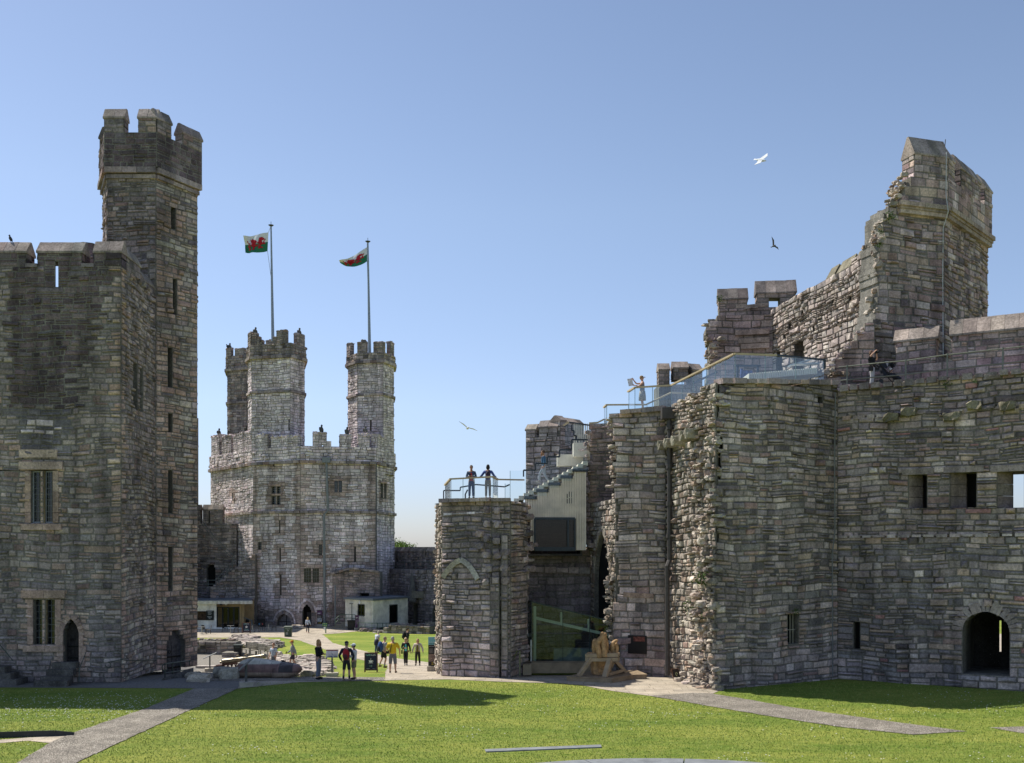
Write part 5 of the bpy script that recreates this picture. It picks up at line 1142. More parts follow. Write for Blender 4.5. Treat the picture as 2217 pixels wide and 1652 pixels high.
for q, a, b in ((q1, 1966, 1990), (q2, 2056, 2086), (q3, 2158, 2187)):      # splayed dressed jamb and lintel of each opening
    s = MB(); e_ = np.linspace(q.z0, q.z1, 4)
    for i in range(3): s.extrude([CW_.pt(q.u0, e_[i]+.01, -.12), CW_.pt(CW_.u(b), e_[i]+.01, -.75), CW_.pt(CW_.u(b), e_[i+1]-.01, -.75), CW_.pt(q.u0, e_[i+1]-.01, -.12)], (-CW_.n[0]*.35, -CW_.n[1]*.35, 0), col=pick([((.22, .185, .13), 1), ((.19, .165, .13), 1)], 1, RG)[0])
    stone_row(s, CW_.pt(q.u0-.25, q.z1+.12, .02), CW_.pt(q.u1+.3, q.z1+.12, .02), .16, .26, RG, [((.20, .18, .14), 1)], step=.7); s.build('jamb', MS, RC)
for k, (a, b, c, d) in enumerate(((1958, 2000, 893, .18), (2015, 883, 880, .2))): pass
for k, (px, py, r, lb) in enumerate(((2048, 833, .22, 'largest plant tuft near the top of the right curtain wall'), (2110, 826, .15, 'small plant tuft at the far right below the railing'), (1968, 900, .15, 'small plant beside the projecting stone of the right wall'))): plant(lb, CW_.pt(CW_.u(px), CW_.z(px, py), .2), r, 80+k)
RAILG = mat('green_grey_rail', (.16, .17, .14), .5, .3)
rp = [CW_.pt(CW_.u(px), CW_.z(px, y)+.0, -1.0) for px, y in ((1815, 801), (1900, 786), (2050, 771), (2216, 749), (2300, 738))]
rp = []
for px, y in ((1815, 795), (1900, 786), (1960, 781), (2050, 768), (2170, 755), (2290, 741)):
    wq = Wall(CW_.pt(0, 0, -.8)[:2], CW_.pt(CW_.L, 0, -.8)[:2]); rp.append(wq.pt(wq.u(px), wq.z(px, y)))
RL = thing('railing', 'long grey green railing along the top of the right hand wall', 'railing', (18, 45, 13))
s = MB(); s.tube(rp, .03, 7); s.build('rail', RAILG, RL)
s = MB(); s.tube([(p[0], p[1], p[2]-.62) for p in rp], .028, 7); s.build('rail', RAILG, RL)
for px in (1833, 1960, 2050, 2170, 2280):
    wq = Wall(CW_.pt(0, 0, -.8)[:2], CW_.pt(CW_.L, 0, -.8)[:2]); u = wq.u(px); zt_ = float(np.interp(px, (1815, 1900, 1960, 2050, 2170, 2290), [p[2] for p in rp]))
    s = MB(); s.tube([wq.pt(u, zt_-1.35), wq.pt(u, zt_+.06)], .035, 8); s.build('post', RAILG, RL)
# parapet behind the walkway
PP = thing('parapet', 'pinkish stone parapet with broad sloping copings behind the wall walk railing', 'wall', (20, 47, 12))
mb = MB(); PWL = Wall((X(1905, 47.6), 47.6), (X(2216, 45.0)+3, 45.0-2.4)); pz = Z(790, 47)
masonry(mb, PWL, 11.5, pz, pal=PAL_PURP, thick=.9, seed=720, pro=.03, ch=(.2, .4), sw=(.3, .8))
masonry(mb, Wall((X(1770, 48), 48), (X(1906, 47.6), 47.6)), 11.5, Z(806, 48), pal=PAL_PURP, thick=.9, seed=721, pro=.03)
mb.prism([CW_.pt(0, 0, -1.6)[:2], CW_.pt(CW_.L, 0, -1.6)[:2], CW_.pt(CW_.L, 0, -5)[:2], CW_.pt(0, 0, -5)[:2]], 12.1, 12.55, (.25, .24, .22))
mb.build('wall', MS, PP)
merlon(PP, PWL, PWL.u(1938), PWL.u(2026), pz-.02, Z(742, 47)+.1, .62, thick=.9, pal=PAL_PURP, seed=722, over=.1)
merlon(PP, PWL, PWL.u(2060), PWL.u(2230), pz-.02, Z(733, 46)+.15, .78, thick=.9, pal=PAL_PURP, seed=723, over=.12)

# ================================================================= tall ruined tower upper right
UT = thing('castle_tower', 'tall ruined tower with moulded parapet and broken left edge at upper right', 'tower', (22, 51, 12))
mb = MB()
UP = [(X(1907, 48.4), 48.4), (X(2043, 49.5), 49.5), (X(2137, 54.3), 54.3), (X(2128, 58), 58), (X(1935, 58), 58)]
U = tower_faces(UP); us = Z(463, 49.5); uz0 = 12.0
def limu(z, r):
    py = 1187-(z-EYE)/48.4*FPX; l = np.interp(py, [430, 470, 500, 560, 640, 740, 800], [1940, 1912, 1906, 1903, 1898, 1890, 1888]); return (U[0].u(l)+jg(z, .10, r), U[0].L)
masonry(mb, U[0], uz0, us, lim=limu, pal=PAL_PURP, zone=lambda u, z, r: PAL_GATE if u < 1.0 and r.random() < .7 else None, thick=1.4, mit=(0, .5), seed=730, pro=.045, ch=(.2, .42), sw=(.3, .75), mortar=(.33, .31, .28))
masonry(mb, U[1], uz0, us, pal=PAL_PURP, thick=1.2, mit=(.5, .8), seed=731, pro=.05, ch=(.18, .36), sw=(.3, .75), mortar=(.30, .28, .25))
for i in (2, 3): masonry(mb, U[i], uz0, us, pal=PAL_PURP, thick=1, seed=732+i, stones=False, mit=(.5, .5))
UQ = offset_poly(UP, .22); Q = tower_faces(UQ)
z_cr = Z(396, 49.5)
lp = lambda z, r: (Q[0].u(np.interp(1187-(z-EYE)/48.4*FPX, [370, 400, 416, 440], [1982, 1965, 1952, 1948]))+jg(z, .03, r), Q[0].L)
masonry(mb, Q[0], us+.25, z_cr, lim=lp, pal=PAL_PURP, thick=.8, mit=(0, .3), seed=735, pro=.012, ch=(.35, .6), sw=(.5, .95))
masonry(mb, Q[1], us+.25, Z(380, 50.0)-.35, pal=PAL_PURP, zone=lambda u, z, r: PAL_TAN if r.random() < .3 else None, thick=.8, mit=(.3, .3), seed=736, pro=.012, ch=(.35, .6), sw=(.5, .95))
TANM = [((.24, .205, .13), 2), ((.21, .18, .12), 1)]
for o_, z_, h_ in ((.26, us+.16, .22), (.10, us-.18, .20), (.16, us, .15)):
    qq = offset_poly(UP, o_)
    for i in (0, 1):
        w = Wall(qq[i], qq[i+1]); a = w.pt(w.u(1945) if i == 0 else 0, z_); stone_row(mb, a, w.pt(w.L, z_), .3, h_, RG, TANM, step=1.0)
torn(mb, [P(1960, 375, 48.6), P(1945, 415, 48.5), P(1925, 450, 48.5), P(1903, 500, 48.4), P(1902, 560, 48.4), P(1898, 650, 48.4), P(1890, 740, 48.3)], .09, RG, PAL_LITL, dens=5.5, depth=1.7, size=(.18, .40))
mb.prism([(X(1930, 51), 51), (X(2035, 51), 51), (X(2120, 55), 55), (X(2110, 57), 57), (X(1940, 57), 57)], uz0, us+.4, (.05, .05, .05))
mb.build('wall', MS, UT)
merlon(UT, Q[0], Q[0].u(1979), Q[0].L, z_cr-.02, Z(345, 49.5), .95, thick=.9, pal=PAL_PURP, seed=740)
merlon(UT, Q[1], 0.02, Q[1].u(2066), z_cr-.4, Z(350, 49.8), .8, thick=.9, pal=PAL_PURP, seed=741)
merlon(UT, Q[1], Q[1].u(2080), Q[1].u(2122), z_cr-.4, Z(350, 49.8), .8, thick=.9, pal=PAL_PURP, seed=742, slit=None)
merlon(UT, Q[1], Q[1].u(2132), Q[1].L, z_cr-.4, Z(350, 49.8), .8, thick=.9, pal=PAL_PURP, seed=743)
s = MB(); w = Wall((X(1953, 51), 51), (X(1978, 50.5), 50.5)); masonry(s, w, us, Z(380, 51), pal=PAL_LITL, thick=1.5, seed=744); s.build('parapet', MS, UT)
s = MB(); s.tube([P(2048, 330, 49.2), P(2047, 420, 49.2), P(2052, 458, 49.0), P(2041, 494, 49.42), P(2040, 600, 49.42), P(2041, 770, 49.42)], .02, 6); s.build('cable', mat('white_cable', (.55, .56, .58), .6), UT)
s = MB(); s.tube([P(2044, 325, 49.6), P(2046, 302, 49.6)], .02, 5); s.build('lightning_rod', mat('finial_dark', (.05, .05, .05), .5), UT)
for k, (px, py, r, lb) in enumerate(((1925, 468, .3, 'plant tuft just under the moulding of the ruined upper tower'), (1905, 502, .22, 'middle plant tuft on the torn edge of the upper tower'), (1903, 530, .2, 'lowest plant tuft on the torn edge of the upper tower'))): plant(lb, P(px, py, 48.1), r, 90+k)
# long lit wall behind, sloping merlons
LW = thing('castle_wall', 'long sunlit stone wall climbing to the tall ruined tower with broken stair stub', 'wall', (17, 55, 12))
mb = MB(); L0 = Wall((X(1671, 61), 61), (X(1903, 49.0), 49.0)); lz = Z(670, 61)
zl1 = Z(540, 49.6)
al1 = L0.hole(1718, 1741, 738, 806, 762); al2 = L0.hole(1680, 1694, 760, 806, 776)
def topl(u): k = u/L0.L; return lz+(zl1-lz)*k+.0*math.sin(math.pi*k)
holes_l = [L0.hole(a, a+5, y, y+12) for a, y in ((1696, 722), (1734, 672), (1759, 705), (1800, 650), (1838, 640), (1812, 690), (1707, 700))]
masonry(mb, L0, 11.5, max(lz, zl1)+.1, holes=holes_l+[al1, al2], top=topl, pal=_tone([((.34, .295, .25), 4), ((.29, .25, .215), 3), ((.39, .35, .30), 2), ((.30, .245, .205), 1.5), ((.22, .2, .18), 1)], (.84, .92, .83)), thick=1.3, seed=750, pro=.06, ch=(.2, .38), sw=(.22, .6), step=.25, mortar=(.17, .15, .13))
# stepped broken buttress between walkway and tower
SW = Wall((X(1790, 48.2), 48.2), (X(1893, 47.8), 47.8))
masonry(mb, SW, 12.0, Z(700, 48), top=lambda u: SW.z(1790+u/SW.L*103, np.interp(1790+u/SW.L*103, [1790, 1802, 1818, 1836, 1852, 1866, 1880, 1893], [806, 790, 770, 748, 736, 722, 705, 700])), pal=[((.30, .225, .15), 2), ((.27, .19, .15), 2), ((.33, .24, .19), 1), ((.36, .33, .27), 1)], thick=1.2, seed=752, ch=(.35, .5), sw=(.5, .9), pro=.03, step=.35)
torn(mb, [P(1797, 795, 47.8), P(1822, 765, 47.8), P(1843, 742, 47.8), P(1872, 708, 47.8)], .08, RG, [((.45, .42, .38), 1), ((.36, .3, .24), 1)], dens=1.2, depth=.7, size=(.15, .32))
torn(mb, [P(1765, 812, 46.0), P(1790, 800, 46.2), P(1825, 812, 46.4)], .2, RG, PAL_LITL, dens=4, depth=.6, size=(.2, .4))
mb.build('wall', MS, LW)
for h in (al1, al2): recess(LW, L0, h, .55, kind='niche', pane=mat('niche_stone', (.20, .17, .13), .95, var=.3, scale=3, bump=.03, bscale=8))
for k, (a, b, t) in enumerate(((1745, 1762, 0), (1768, 1797, 0), (1803, 1838, 0), (1842, 1893, 0))):
    ua, ub = L0.u(a), L0.u(b); m_ = MB(); r0_, r1_ = topl(ua), topl(ub)
    p = [L0.pt(ua, r0_-.25, -1.2), L0.pt(ua, r0_-.25, -1.9), L0.pt(ua, r0_+.75, -1.9), L0.pt(ua, r0_+1.25, -1.55), L0.pt(ua, r0_+.55, -1.15)]
    e_ = L0.pt(ub, r1_, 0); s_ = L0.pt(ua, r0_, 0); m_.extrude(p, np.array(e_)-np.array(s_), col=(.25, .225, .165)); m_.build('coping', MS, LW)
# ragged wall end with two merlons
RE = thing('castle_wall', 'ragged brown wall end carrying two gabled merlons above the glass walkway', 'wall', (14, 61, 12))
mb = MB(); E0 = Wall((X(1533, 61.2), 61.2), (X(1673, 60.8), 60.8)); ez = Z(682, 61)
def lime(z, r):
    py = 1187-(z-EYE)/61*FPX; return (E0.u(np.interp(py, [640, 686, 690, 720, 760, 800], [1568, 1560, 1536, 1533, 1536, 1534]))+jg(z, .12, r), E0.L)
masonry(mb, E0, 11.5, ez, lim=lime, pal=[((.27, .215, .17), 4), ((.23, .185, .155), 3), ((.31, .265, .21), 2), ((.18, .155, .135), 1.5)], thick=2, seed=760, pro=.04, ch=(.28, .45), sw=(.4, .9))
torn(mb, [P(1540, 690, 61), P(1538, 740, 61), P(1540, 800, 61)], .08, RG, PAL_LITL, dens=1.8, depth=1.2, size=(.25, .5))
torn(mb, [P(1556, 730, 60.6), P(1548, 800, 60.6)], .3, RG, PAL_LITL, dens=2.4, depth=.3, size=(.25, .5))
for y in (722, 740, 752): stone_row(mb, E0.pt(E0.u(1590+(y-722)*.4), Z(y, 61), .1), E0.pt(E0.u(1664), Z(y-2, 61), .1), .3, .3, RG, [((.27, .23, .17), 1)], step=1.4)
E1 = Wall((X(1556, 62), 62), (X(1680, 61.6), 61.6)); masonry(mb, E1, ez-.5, Z(668, 62), pal=[((.25, .2, .16), 1)], thick=.8, seed=761)
mb.build('wall', MS, RE)
tp_ = [((.25, .205, .155), 2), ((.20, .17, .135), 2), ((.28, .235, .175), 1)]
merlon(RE, E1, .0, E1.u(1617), Z(669, 62), Z(648, 62), .75, thick=.9, pal=tp_, seed=762, over=.08)
merlon(RE, E1, E1.u(1638), E1.u(1722), Z(669, 62)-.1, Z(637, 62), .85, thick=.9, pal=tp_, seed=763, over=.08, slit=(E1.u(1664)-E1.u(1638), E1.u(1688)-E1.u(1638), Z(668, 62), Z(648, 62)))
s = MB(); stone_row(s, E1.pt(E1.u(1610), Z(667, 62), -.4), E1.pt(E1.u(1640), Z(665, 62), -.4), 1, .25, RG, tp_); s.build('crenel_sill', MS, RE)
plant('plant tuft on the left side of the left gabled merlon', P(1557, 648, 61.5), .3, 95)
# battlemented turrets further back
BT = thing('battlement', 'three grey merlons of a turret behind the sloping glass balustrade', 'battlement', (X(1470, 68), 68, 12))
mb = MB(); B0 = Wall((X(1426, 68), 68), (X(1496, 68), 68)); bz = Z(832, 68)
masonry(mb, B0, 10.5, bz, pal=PAL_LEFT, thick=2.5, seed=770, ch=(.3, .45), sw=(.4, .8)); B1 = Wall((X(1496, 68.3), 68.3), (X(1545, 69), 69)); masonry(mb, B1, 10.5, bz, pal=PAL_LEFT, thick=2, seed=771, ch=(.3, .45), sw=(.4, .8)); mb.build('wall', MS, BT)
merlon(BT, B0, 0, B0.u(1449), bz-.02, Z(800, 68), .5, thick=1, pal=PAL_LEFT, seed=772); merlon(BT, B0, B0.u(1457), B0.u(1489), bz+.3, Z(796, 68), .5, thick=1, pal=PAL_LEFT, seed=773); merlon(BT, B1, .05, B1.u(1520), bz-.02, Z(798, 68), .5, thick=1, pal=PAL_LEFT, seed=774)
BB = thing('battlement', 'pale grey battlemented wall rising behind the timber staircase', 'battlement', (X(1200, 58), 58, 5))
mb = MB(); B0 = Wall((X(1138, 57.5), 57.5), (X(1212, 56.5), 56.5)); B1 = Wall((X(1212, 56.5), 56.5), (X(1290, 59), 59)); bz = Z(948, 57.5); bz2 = Z(935, 57)
PAL_B = [((.30, .285, .25), 3), ((.24, .23, .205), 3), ((.35, .33, .29), 2), ((.19, .18, .165), 1)]
masonry(mb, B0, 6.2, bz, pal=PAL_B, thick=1.2, seed=780, ch=(.2, .36), sw=(.28, .6), holes=[], mit=(0, .2), pro=.05); masonry(mb, B1, 6.2, bz2, pal=PAL_B, thick=1.2, seed=781, ch=(.2, .36), sw=(.28, .6), mit=(.2, 0)); mb.build('wall', MS, BB)
merlon(BB, B0, 0, B0.u(1159), bz-.02, Z(931, 57.5), .36, thick=.7, pal=PAL_B, seed=782); merlon(BB, B0, B0.u(1166), B0.u(1206), bz, Z(925, 57), .42, thick=.7, pal=PAL_B, seed=783, slit=(B0.u(1184)-B0.u(1166), B0.u(1185.5)-B0.u(1166), bz-.1, Z(938, 57)))
merlon(BB, B1, .02, B1.u(1224), bz2-.02, Z(912, 57), .3, thick=.7, pal=PAL_B, seed=784); merlon(BB, B1, B1.u(1229), B1.u(1262), bz2-.02, Z(914, 57), .3, thick=.7, pal=PAL_B, seed=785)

# ================================================================= timber staircase block on the gatehouse
LARCH = mat('larch_cladding', (.88, .78, .66), .7, var=.10, scale=1.2); DARKM = mat('slate_grey_metal', (.045, .055, .07), .45, .3); GL = glass_mat('balustrade_glass', (.94, .97, .98), .026); GL2 = glass_mat('green_glass', (.80, .85, .83), .03)
OAKR = mat('oak_handrail', (.50, .40, .26), .6, var=.1, scale=2); TREAD = mat('pale_tread', (.62, .58, .50), .75, var=.08, scale=3)
TS = thing('timber_staircase', 'pale timber clad staircase block with glass stepped balustrade on the gatehouse', 'staircase', (X(1205, 50.5), 50.5, 5.7))
TWL = Wall((X(1146, 50.6), 50.6), (X(1276, 50.9), 50.9)); dS = 50.6
steps = [(1112, 1077, 1150), (1148, 1050, 1175), (1175, 1033, 1196), (1196, 1019, 1221), (1221, 1004, 1262)]
steps = [(1095, 1146, 1084.5), (1146, 1172, 1061), (1172, 1196, 1046.5), (1196, 1219, 1027), (1219, 1243, 1008), (1243, 1275, 990)]
# dark stringer levels from the photo
lv = [(1102, 1146.5, 1077.5), (1146.5, 1170, 1054), (1170, 1193.5, 1040), (1193.5, 1218, 1022), (1218, 1242, 1001)]
lv = [(1096, 1146, 1078.5), (1146, 1170, 1054), (1170, 1193, 1041), (1193, 1217, 1021), (1217, 1241, 1004), (1241, 1275, 985)]
strg = [(1096, 1146, 1086.0), (1146, 1170, 1061), (1170, 1194, 1047), (1194, 1217, 1028), (1217, 1241, 1009)]
# zoom measured: underside steps (px, y): treads of the dark fascia
fas = [(1096.5, 1146.5, 1079), (1146.5, 1170, 1058), (1170, 1194, 1034.5), (1194, 1217, 1034.5)]
fas = [(1096, 1131, 1075), (1131, 1131, 0)]
# (x0, x1, y of fascia centre)
FA = [(1094, 1147, 1080.5), (1142, 1191, 1053), (1190, 1238, 1025), (1237, 1290, 994)]
FA = [(1096, 1147, 1081), (1145, 1171, 1066), (1169, 1192, 1053), (1191, 1216, 1030), (1215, 1240, 1010), (1239, 1280, 993)]
FA = [(951.1+(a)*.3450, 951.1+(b)*.3450, 909+c*.3450) for a, b, c in ()]
FA = []
for a, b, c in ((975, 1120, 905), (1112, 1255, 823), (1252, 1396, 745), (1392, 1535, 663), (1530, 1710, 585)): FA.append((952.3+a*.1867, 952.3+b*.1867, 908.9+c*.1867))
s = MB()      # cladding panels, clipped under each fascia, with upright battens
x0 = 1148; zbot = TWL.z(1200, 1191)
wh = (TWL.u(1157), TWL.u(1244), TWL.z(1200, 1190.5), TWL.z(1200, 1122.5))
n = 24
for i in range(n+1):
    px = 1139+(1266-1139)*i/n; zt_ = None
    for a, b, c in FA:
        if a-1 <= px <= b+1: zt_ = max(zt_ or -9, TWL.z(px, c-2)) if zt_ is None else zt_
    if zt_ is None: zt_ = TWL.z(px, FA[0][2])
    u = TWL.u(px); zb2 = zbot if px > 1146 else TWL.z(px, 1120)
    segs = [(zb2, zt_)]
    if wh[0] < u < wh[1]: segs = [(wh[3], zt_)]
    for a, b in segs:
        s.bar(TWL.pt(u, a, .03), TWL.pt(u, b, .03), .078, .085, up=(0, -1, 0)); s.bar(TWL.pt(u, a, -.05), TWL.pt(u, b, -.05), .13, .04, up=(0, -1, 0))
s.build('cladding', LARCH, TS)
s = MB()
for k, h_ in enumerate((8, 15, 21, 26, 26, 26)):
    px = 1218.5+k*4.35; 
    for j in (0, 1): s.bar(TWL.pt(TWL.u(px), TWL.z(px, 1090-j*h_*.52-h_*.46), .06), TWL.pt(TWL.u(px), TWL.z(px, 1090-j*h_*.52), .06), .04, .02)
s.build('vent_slots', mat('slot_black', (.01, .01, .01), .9), TS)
for a, b, c in FA:
    s = MB(); s.bar(TWL.pt(TWL.u(a), TWL.z(a, c), .08), TWL.pt(TWL.u(b), TWL.z(a, c), .08), .1, .16); s.build('fascia', DARKM, TS)
# the flight itself, five risers per bay, runs behind the fascia
s = MB(); A0 = TWL.pt(TWL.u(1108), TWL.z(1108, 1080)); 
npx = 15
for i in range(npx):
    a = 1112+i*(1272-1112)/npx; b = a+(1272-1112)/npx+.3; y = 1079-i*(1079-998)/(npx-1)
    s.extrude([TWL.pt(TWL.u(a), TWL.z(a, y+9), 0), TWL.pt(TWL.u(b), TWL.z(a, y+9), 0), TWL.pt(TWL.u(b), TWL.z(a, y), 0), TWL.pt(TWL.u(a), TWL.z(a, y), 0)], (0, 2.6, 0))
s.build('stair_flight', TREAD, TS)
s = MB(); # pale terrace blocks behind
for a, b, y0, y1, dd in ((1240, 1276, 960, 990, 53), (1205, 1262, 985, 1010, 53.6)): s.box(P((a+b)/2, (y0+y1)/2, dd), ((b-a)*.0245, .8, (y1-y0)*.0245))
for i in range(9): s.box(P(1243+i*4, 957, 54), (.05, .05, 2.0))
s.build('upper_flight', TREAD, TS)
f = MB(); 
for (a, c), (b, d) in (((wh[0], wh[2]), (wh[1], wh[2])), ((wh[0], wh[3]), (wh[1], wh[3])), ((wh[0], wh[2]), (wh[0], wh[3])), ((wh[1], wh[2]), (wh[1], wh[3])), ((TWL.u(1229), wh[2]), (TWL.u(1229), wh[3]))): f.bar(TWL.pt(a, c, .05), TWL.pt(b, d, .05), .09, .12)
f.bar(TWL.pt(wh[0], wh[2]+.05, .08), TWL.pt(wh[1], wh[2]+.05, .08), .1, .2)
wo = f.build('window', DARKM, TS); g_ = MB(); g_.extrude([TWL.pt(wh[0], wh[2], 0), TWL.pt(wh[1], wh[2], 0), TWL.pt(wh[1], wh[3], 0), TWL.pt(wh[0], wh[3], 0)], (0, .02, 0)); g_.build('pane', glass_mat('dark_glass', (.5, .48, .46), .03), wo)
s = MB(); w_ = Wall(TWL.pt(wh[0]-.3, 0, -1.3)[:2], TWL.pt(wh[1]+.3, 0, -1.3)[:2]); masonry(s, w_, wh[2]-.2, wh[3]+.3, pal=[((.10, .07, .06), 2), ((.08, .06, .05), 2), ((.13, .095, .075), 1)], thick=.3, seed=800, pro=.02, ch=(.15, .25), sw=(.25, .5))
for a_, b_ in ((wh[3]+.12, wh[3]+.24), (wh[2]-.3, wh[2]-.2)): s.extrude([TWL.pt(wh[0]-.4, a_, -.1), TWL.pt(wh[1]+.4, a_, -.1), TWL.pt(wh[1]+.4, a_, -1.5), TWL.pt(wh[0]-.4, a_, -1.5)], (0, 0, b_-a_), col=(.1, .09, .08))  # slabs above, below and beside the window room, added to keep sun out
for u_ in (wh[0]-.4, wh[1]+.3): s.extrude([TWL.pt(u_, wh[2]-.3, -.1), TWL.pt(u_, wh[3]+.24, -.1), TWL.pt(u_, wh[3]+.24, -1.5), TWL.pt(u_, wh[2]-.3, -1.5)], (.1, 0, 0), col=(.1, .09, .08))
s.build('inner_wall', MS, TS)
# stepped dark handrail with glass under it
hr_ = [(952.3+a*.1867, 908.9+b*.1867) for a, b in ((963, 665), (963, 590), (1100, 590), (1100, 512), (1240, 512), (1240, 432), (1380, 432), (1380, 352), (1520, 352), (1520, 232), (1705, 232))]
s = MB(); pts = [TWL.pt(TWL.u(a), TWL.z(1200, b), .18) for a, b in hr_]
for a, b in zip(pts, pts[1:]): s.bar(a, b, .07, .08)
s.build('handrail', DARKM, TS)
tops = [(1132, 1157, 1019), (1157, 1183, 1004.5), (1183, 1210, 989.5), (1210, 1236, 974.6), (1236, 1271, 952)]
for (a, b, t), bo in zip(tops, (1085, 1078, 1060, 1045, 1022)):
    s = MB(); s.extrude([TWL.pt(TWL.u(a), TWL.z(1200, bo-4), .2), TWL.pt(TWL.u(b)-.02, TWL.z(1200, bo-4), .2), TWL.pt(TWL.u(b)-.02, TWL.z(1200, t), .2), TWL.pt(TWL.u(a), TWL.z(1200, t), .2)], (0, .02, 0)); s.build('glass_panel', GL, TS)
for a, b, t, bo, dd in ((1223, 1235, 915, 965, 53), (1236, 1270, 918, 950, 53.2)):
    s = MB(); s.extrude([P(a, bo, dd), P(b, bo, dd), P(b, t, dd), P(a, t, dd)], (0, .02, 0)); s.build('glass_panel', GL, TS)
s = MB(); s.bar(P(1219, 921, 53), P(1231, 914, 53), .09, .09); s.build('handrail', OAKR, TS); s = MB(); s.bar(P(1231, 914, 53), P(1284, 922, 53), .07, .07)
for a, b in (((1237, 920), (1237, 932)), ((1237, 932), (1242, 932)), ((1242, 932), (1242, 943)), ((1242, 943), (1247, 943)), ((1247, 943), (1247, 952))): s.bar(P(*a, 53), P(*b, 53), .07, .07)
for px in (1250, 1257, 1263): s.bar(P(px, 952, 53.3), P(px, 998, 53.3), .06, .06)
s.build('handrail', DARKM, TS)

# glass balustrades
def balustrade(name, label, pts, top_m, foot, panes, parts=None, gm=None, rail=.11):
    """pts: photo points (px, py, d) of the handrail; foot: photo y (or list) of the base; panes: list of split px"""
    t = thing(name, label, 'balustrade', P(*pts[0])); W3 = [np.array(P(*p)) for p in pts]
    for (a, b, m_) in ((a, b, top_m[i] if isinstance(top_m, (list, tuple)) else top_m) for i, (a, b) in enumerate(zip(W3, W3[1:]))):
        s = MB(); s.bar(a, b, rail, .07); s.build('handrail', m_, t)
    for p0, p1, zlo0, zlo1 in panes:
        a = np.array(P(*p0)); b = np.array(P(*p1)); s = MB(); lo0 = (a[0], a[1], Z(zlo0, a[1])); lo1 = (b[0], b[1], Z(zlo1, b[1])); n = nrm(np.cross(b-a, (0, 0, 1)))*.02
        s.extrude([lo0, lo1, tuple(b), tuple(a)], n); s.build('glass_panel', gm or GL, t)
        s = MB(); s.bar(lo0, tuple(a), .022, .03); s.build('clamp', mat('glass_edge', (.18, .26, .25), .3), t)
    return t
balustrade('glass_balustrade', 'glass balustrade with pale wooden rail around the low gatehouse roof deck', [(963, 1050, 50.5), (975, 1037, 47.3), (1066, 1032, 46.5), (1077, 1038, 48.2), (1133, 1039, 50.4)], OAKR, 0,
    [((964, 1049, 50.5), (975, 1038, 47.3), 1082, 1083), ((976, 1037, 47.3), (1002, 1036, 47.1), 1084, 1084), ((1002, 1036, 47.1), (1027, 1034.5, 46.9), 1084, 1084), ((1027, 1034.5, 46.9), (1066, 1032.5, 46.5), 1084, 1084), ((1067, 1033, 46.6), (1077, 1038, 48.2), 1084, 1083), ((1104, 1019, 50.4), (1132, 1019, 50.4), 1084, 1084), ((1093, 1047, 50), (1103, 1048, 50.2), 1083, 1084)])
s = thing('handrail', 'dark stepped inner handrail at the back of the roof deck', 'handrail', P(1000, 1060, 53))
m_ = MB(); q = [(960, 1082), (960, 1062), (996, 1062), (996, 1055), (1030, 1049), (1092, 1054), (1103, 1049)]
for a, b in zip(q, q[1:]): m_.bar(P(*a, 53), P(*b, 53), .06, .07)
m_.build('rail', DARKM, s); m_ = MB(); m_.tube([P(1007, 1082, 53), P(1007, 1070, 53), P(1012, 1060, 53)], .04, 6); m_.build('post', DARKM, s)
dR = 46.6
balustrade('glass_balustrade', 'long sloping glass balustrade with pale wooden rail above the big wall', [(1359, 848, 48.0), (1374, 839, 47.2), (1453, 834, 46.2), (1589, 766, 42.2), (1680, 769, 43.0), (1784, 779, 44.6), (1784, 799, 44.6)], [OAKR, OAKR, OAKR, OAKR, DARKM, DARKM], 0,
    [((1361, 848, 48), (1374, 840, 47.2), 890, 889), ((1374, 840, 47.2), (1412, 837, 46.7), 889, 887), ((1412, 837, 46.7), (1453, 835, 46.3), 887, 880), ((1453, 834, 46.2), (1476, 823, 45.5), 882, 868), ((1476, 823, 45.5), (1501, 811, 44.8), 870, 856), ((1501, 811, 44.8), (1529, 797, 44.0), 858, 842), ((1529, 797, 44.0), (1548, 787, 43.4), 844, 832), ((1548, 787, 43.4), (1570, 776, 42.8), 834, 828), ((1570, 776, 42.8), (1590, 767, 42.2), 828, 828), ((1591, 767, 42.2), (1656, 768, 42.8), 828, 828), ((1656, 768, 42.8), (1722, 773, 43.6), 828, 828), ((1722, 773, 43.6), (1783, 779, 44.6), 829, 826)], gm=glass_mat('sky_glass', (.90, .95, .97), .08))
balustrade('glass_balustrade', 'lower glass balustrade on the pier beside the woman with the leaflet', [(1307, 882, 50.6), (1313, 876.5, 49.6), (1398, 876, 49.0), (1453, 850, 49.6), (1500, 852, 50)], OAKR, 0,
    [((1308, 882, 50.6), (1313, 877, 49.6), 922, 921), ((1313, 877, 49.6), (1360, 877, 49.2), 921, 890), ((1360, 877, 49.2), (1398, 877, 49), 890, 889), ((1400, 876, 49), (1453, 851, 49.6), 889, 880)])
t = thing('glass_balustrade', 'short glass balustrade with wooden rail beside the brown turret stub', 'balustrade', P(1290, 915, 51))
for a, b in (((1275, 916), (1293, 915)), ((1293, 915), (1313, 905))):
    m_ = MB(); m_.bar(P(*a, 51.2), P(*b, 51.2), .1, .07); m_.build('handrail', OAKR, t)
m_ = MB(); m_.extrude([P(1284, 924, 51.2), P(1313, 922, 51.2), P(1313, 905, 51.2), P(1284, 913, 51.2)], (0, .02, 0)); m_.build('glass_panel', GL, t)
t = thing('walkway_kiosk', 'small glazed walkway shelter with dark frame behind the sloping balustrade', 'shelter', P(1600, 810, 50))
m_ = MB()
for a, b in (((1592, 792), (1646, 792)), ((1596, 792), (1596, 826)), ((1640, 792), (1640, 826))): m_.bar(P(*a, 50), P(*b, 50), .1, .1)
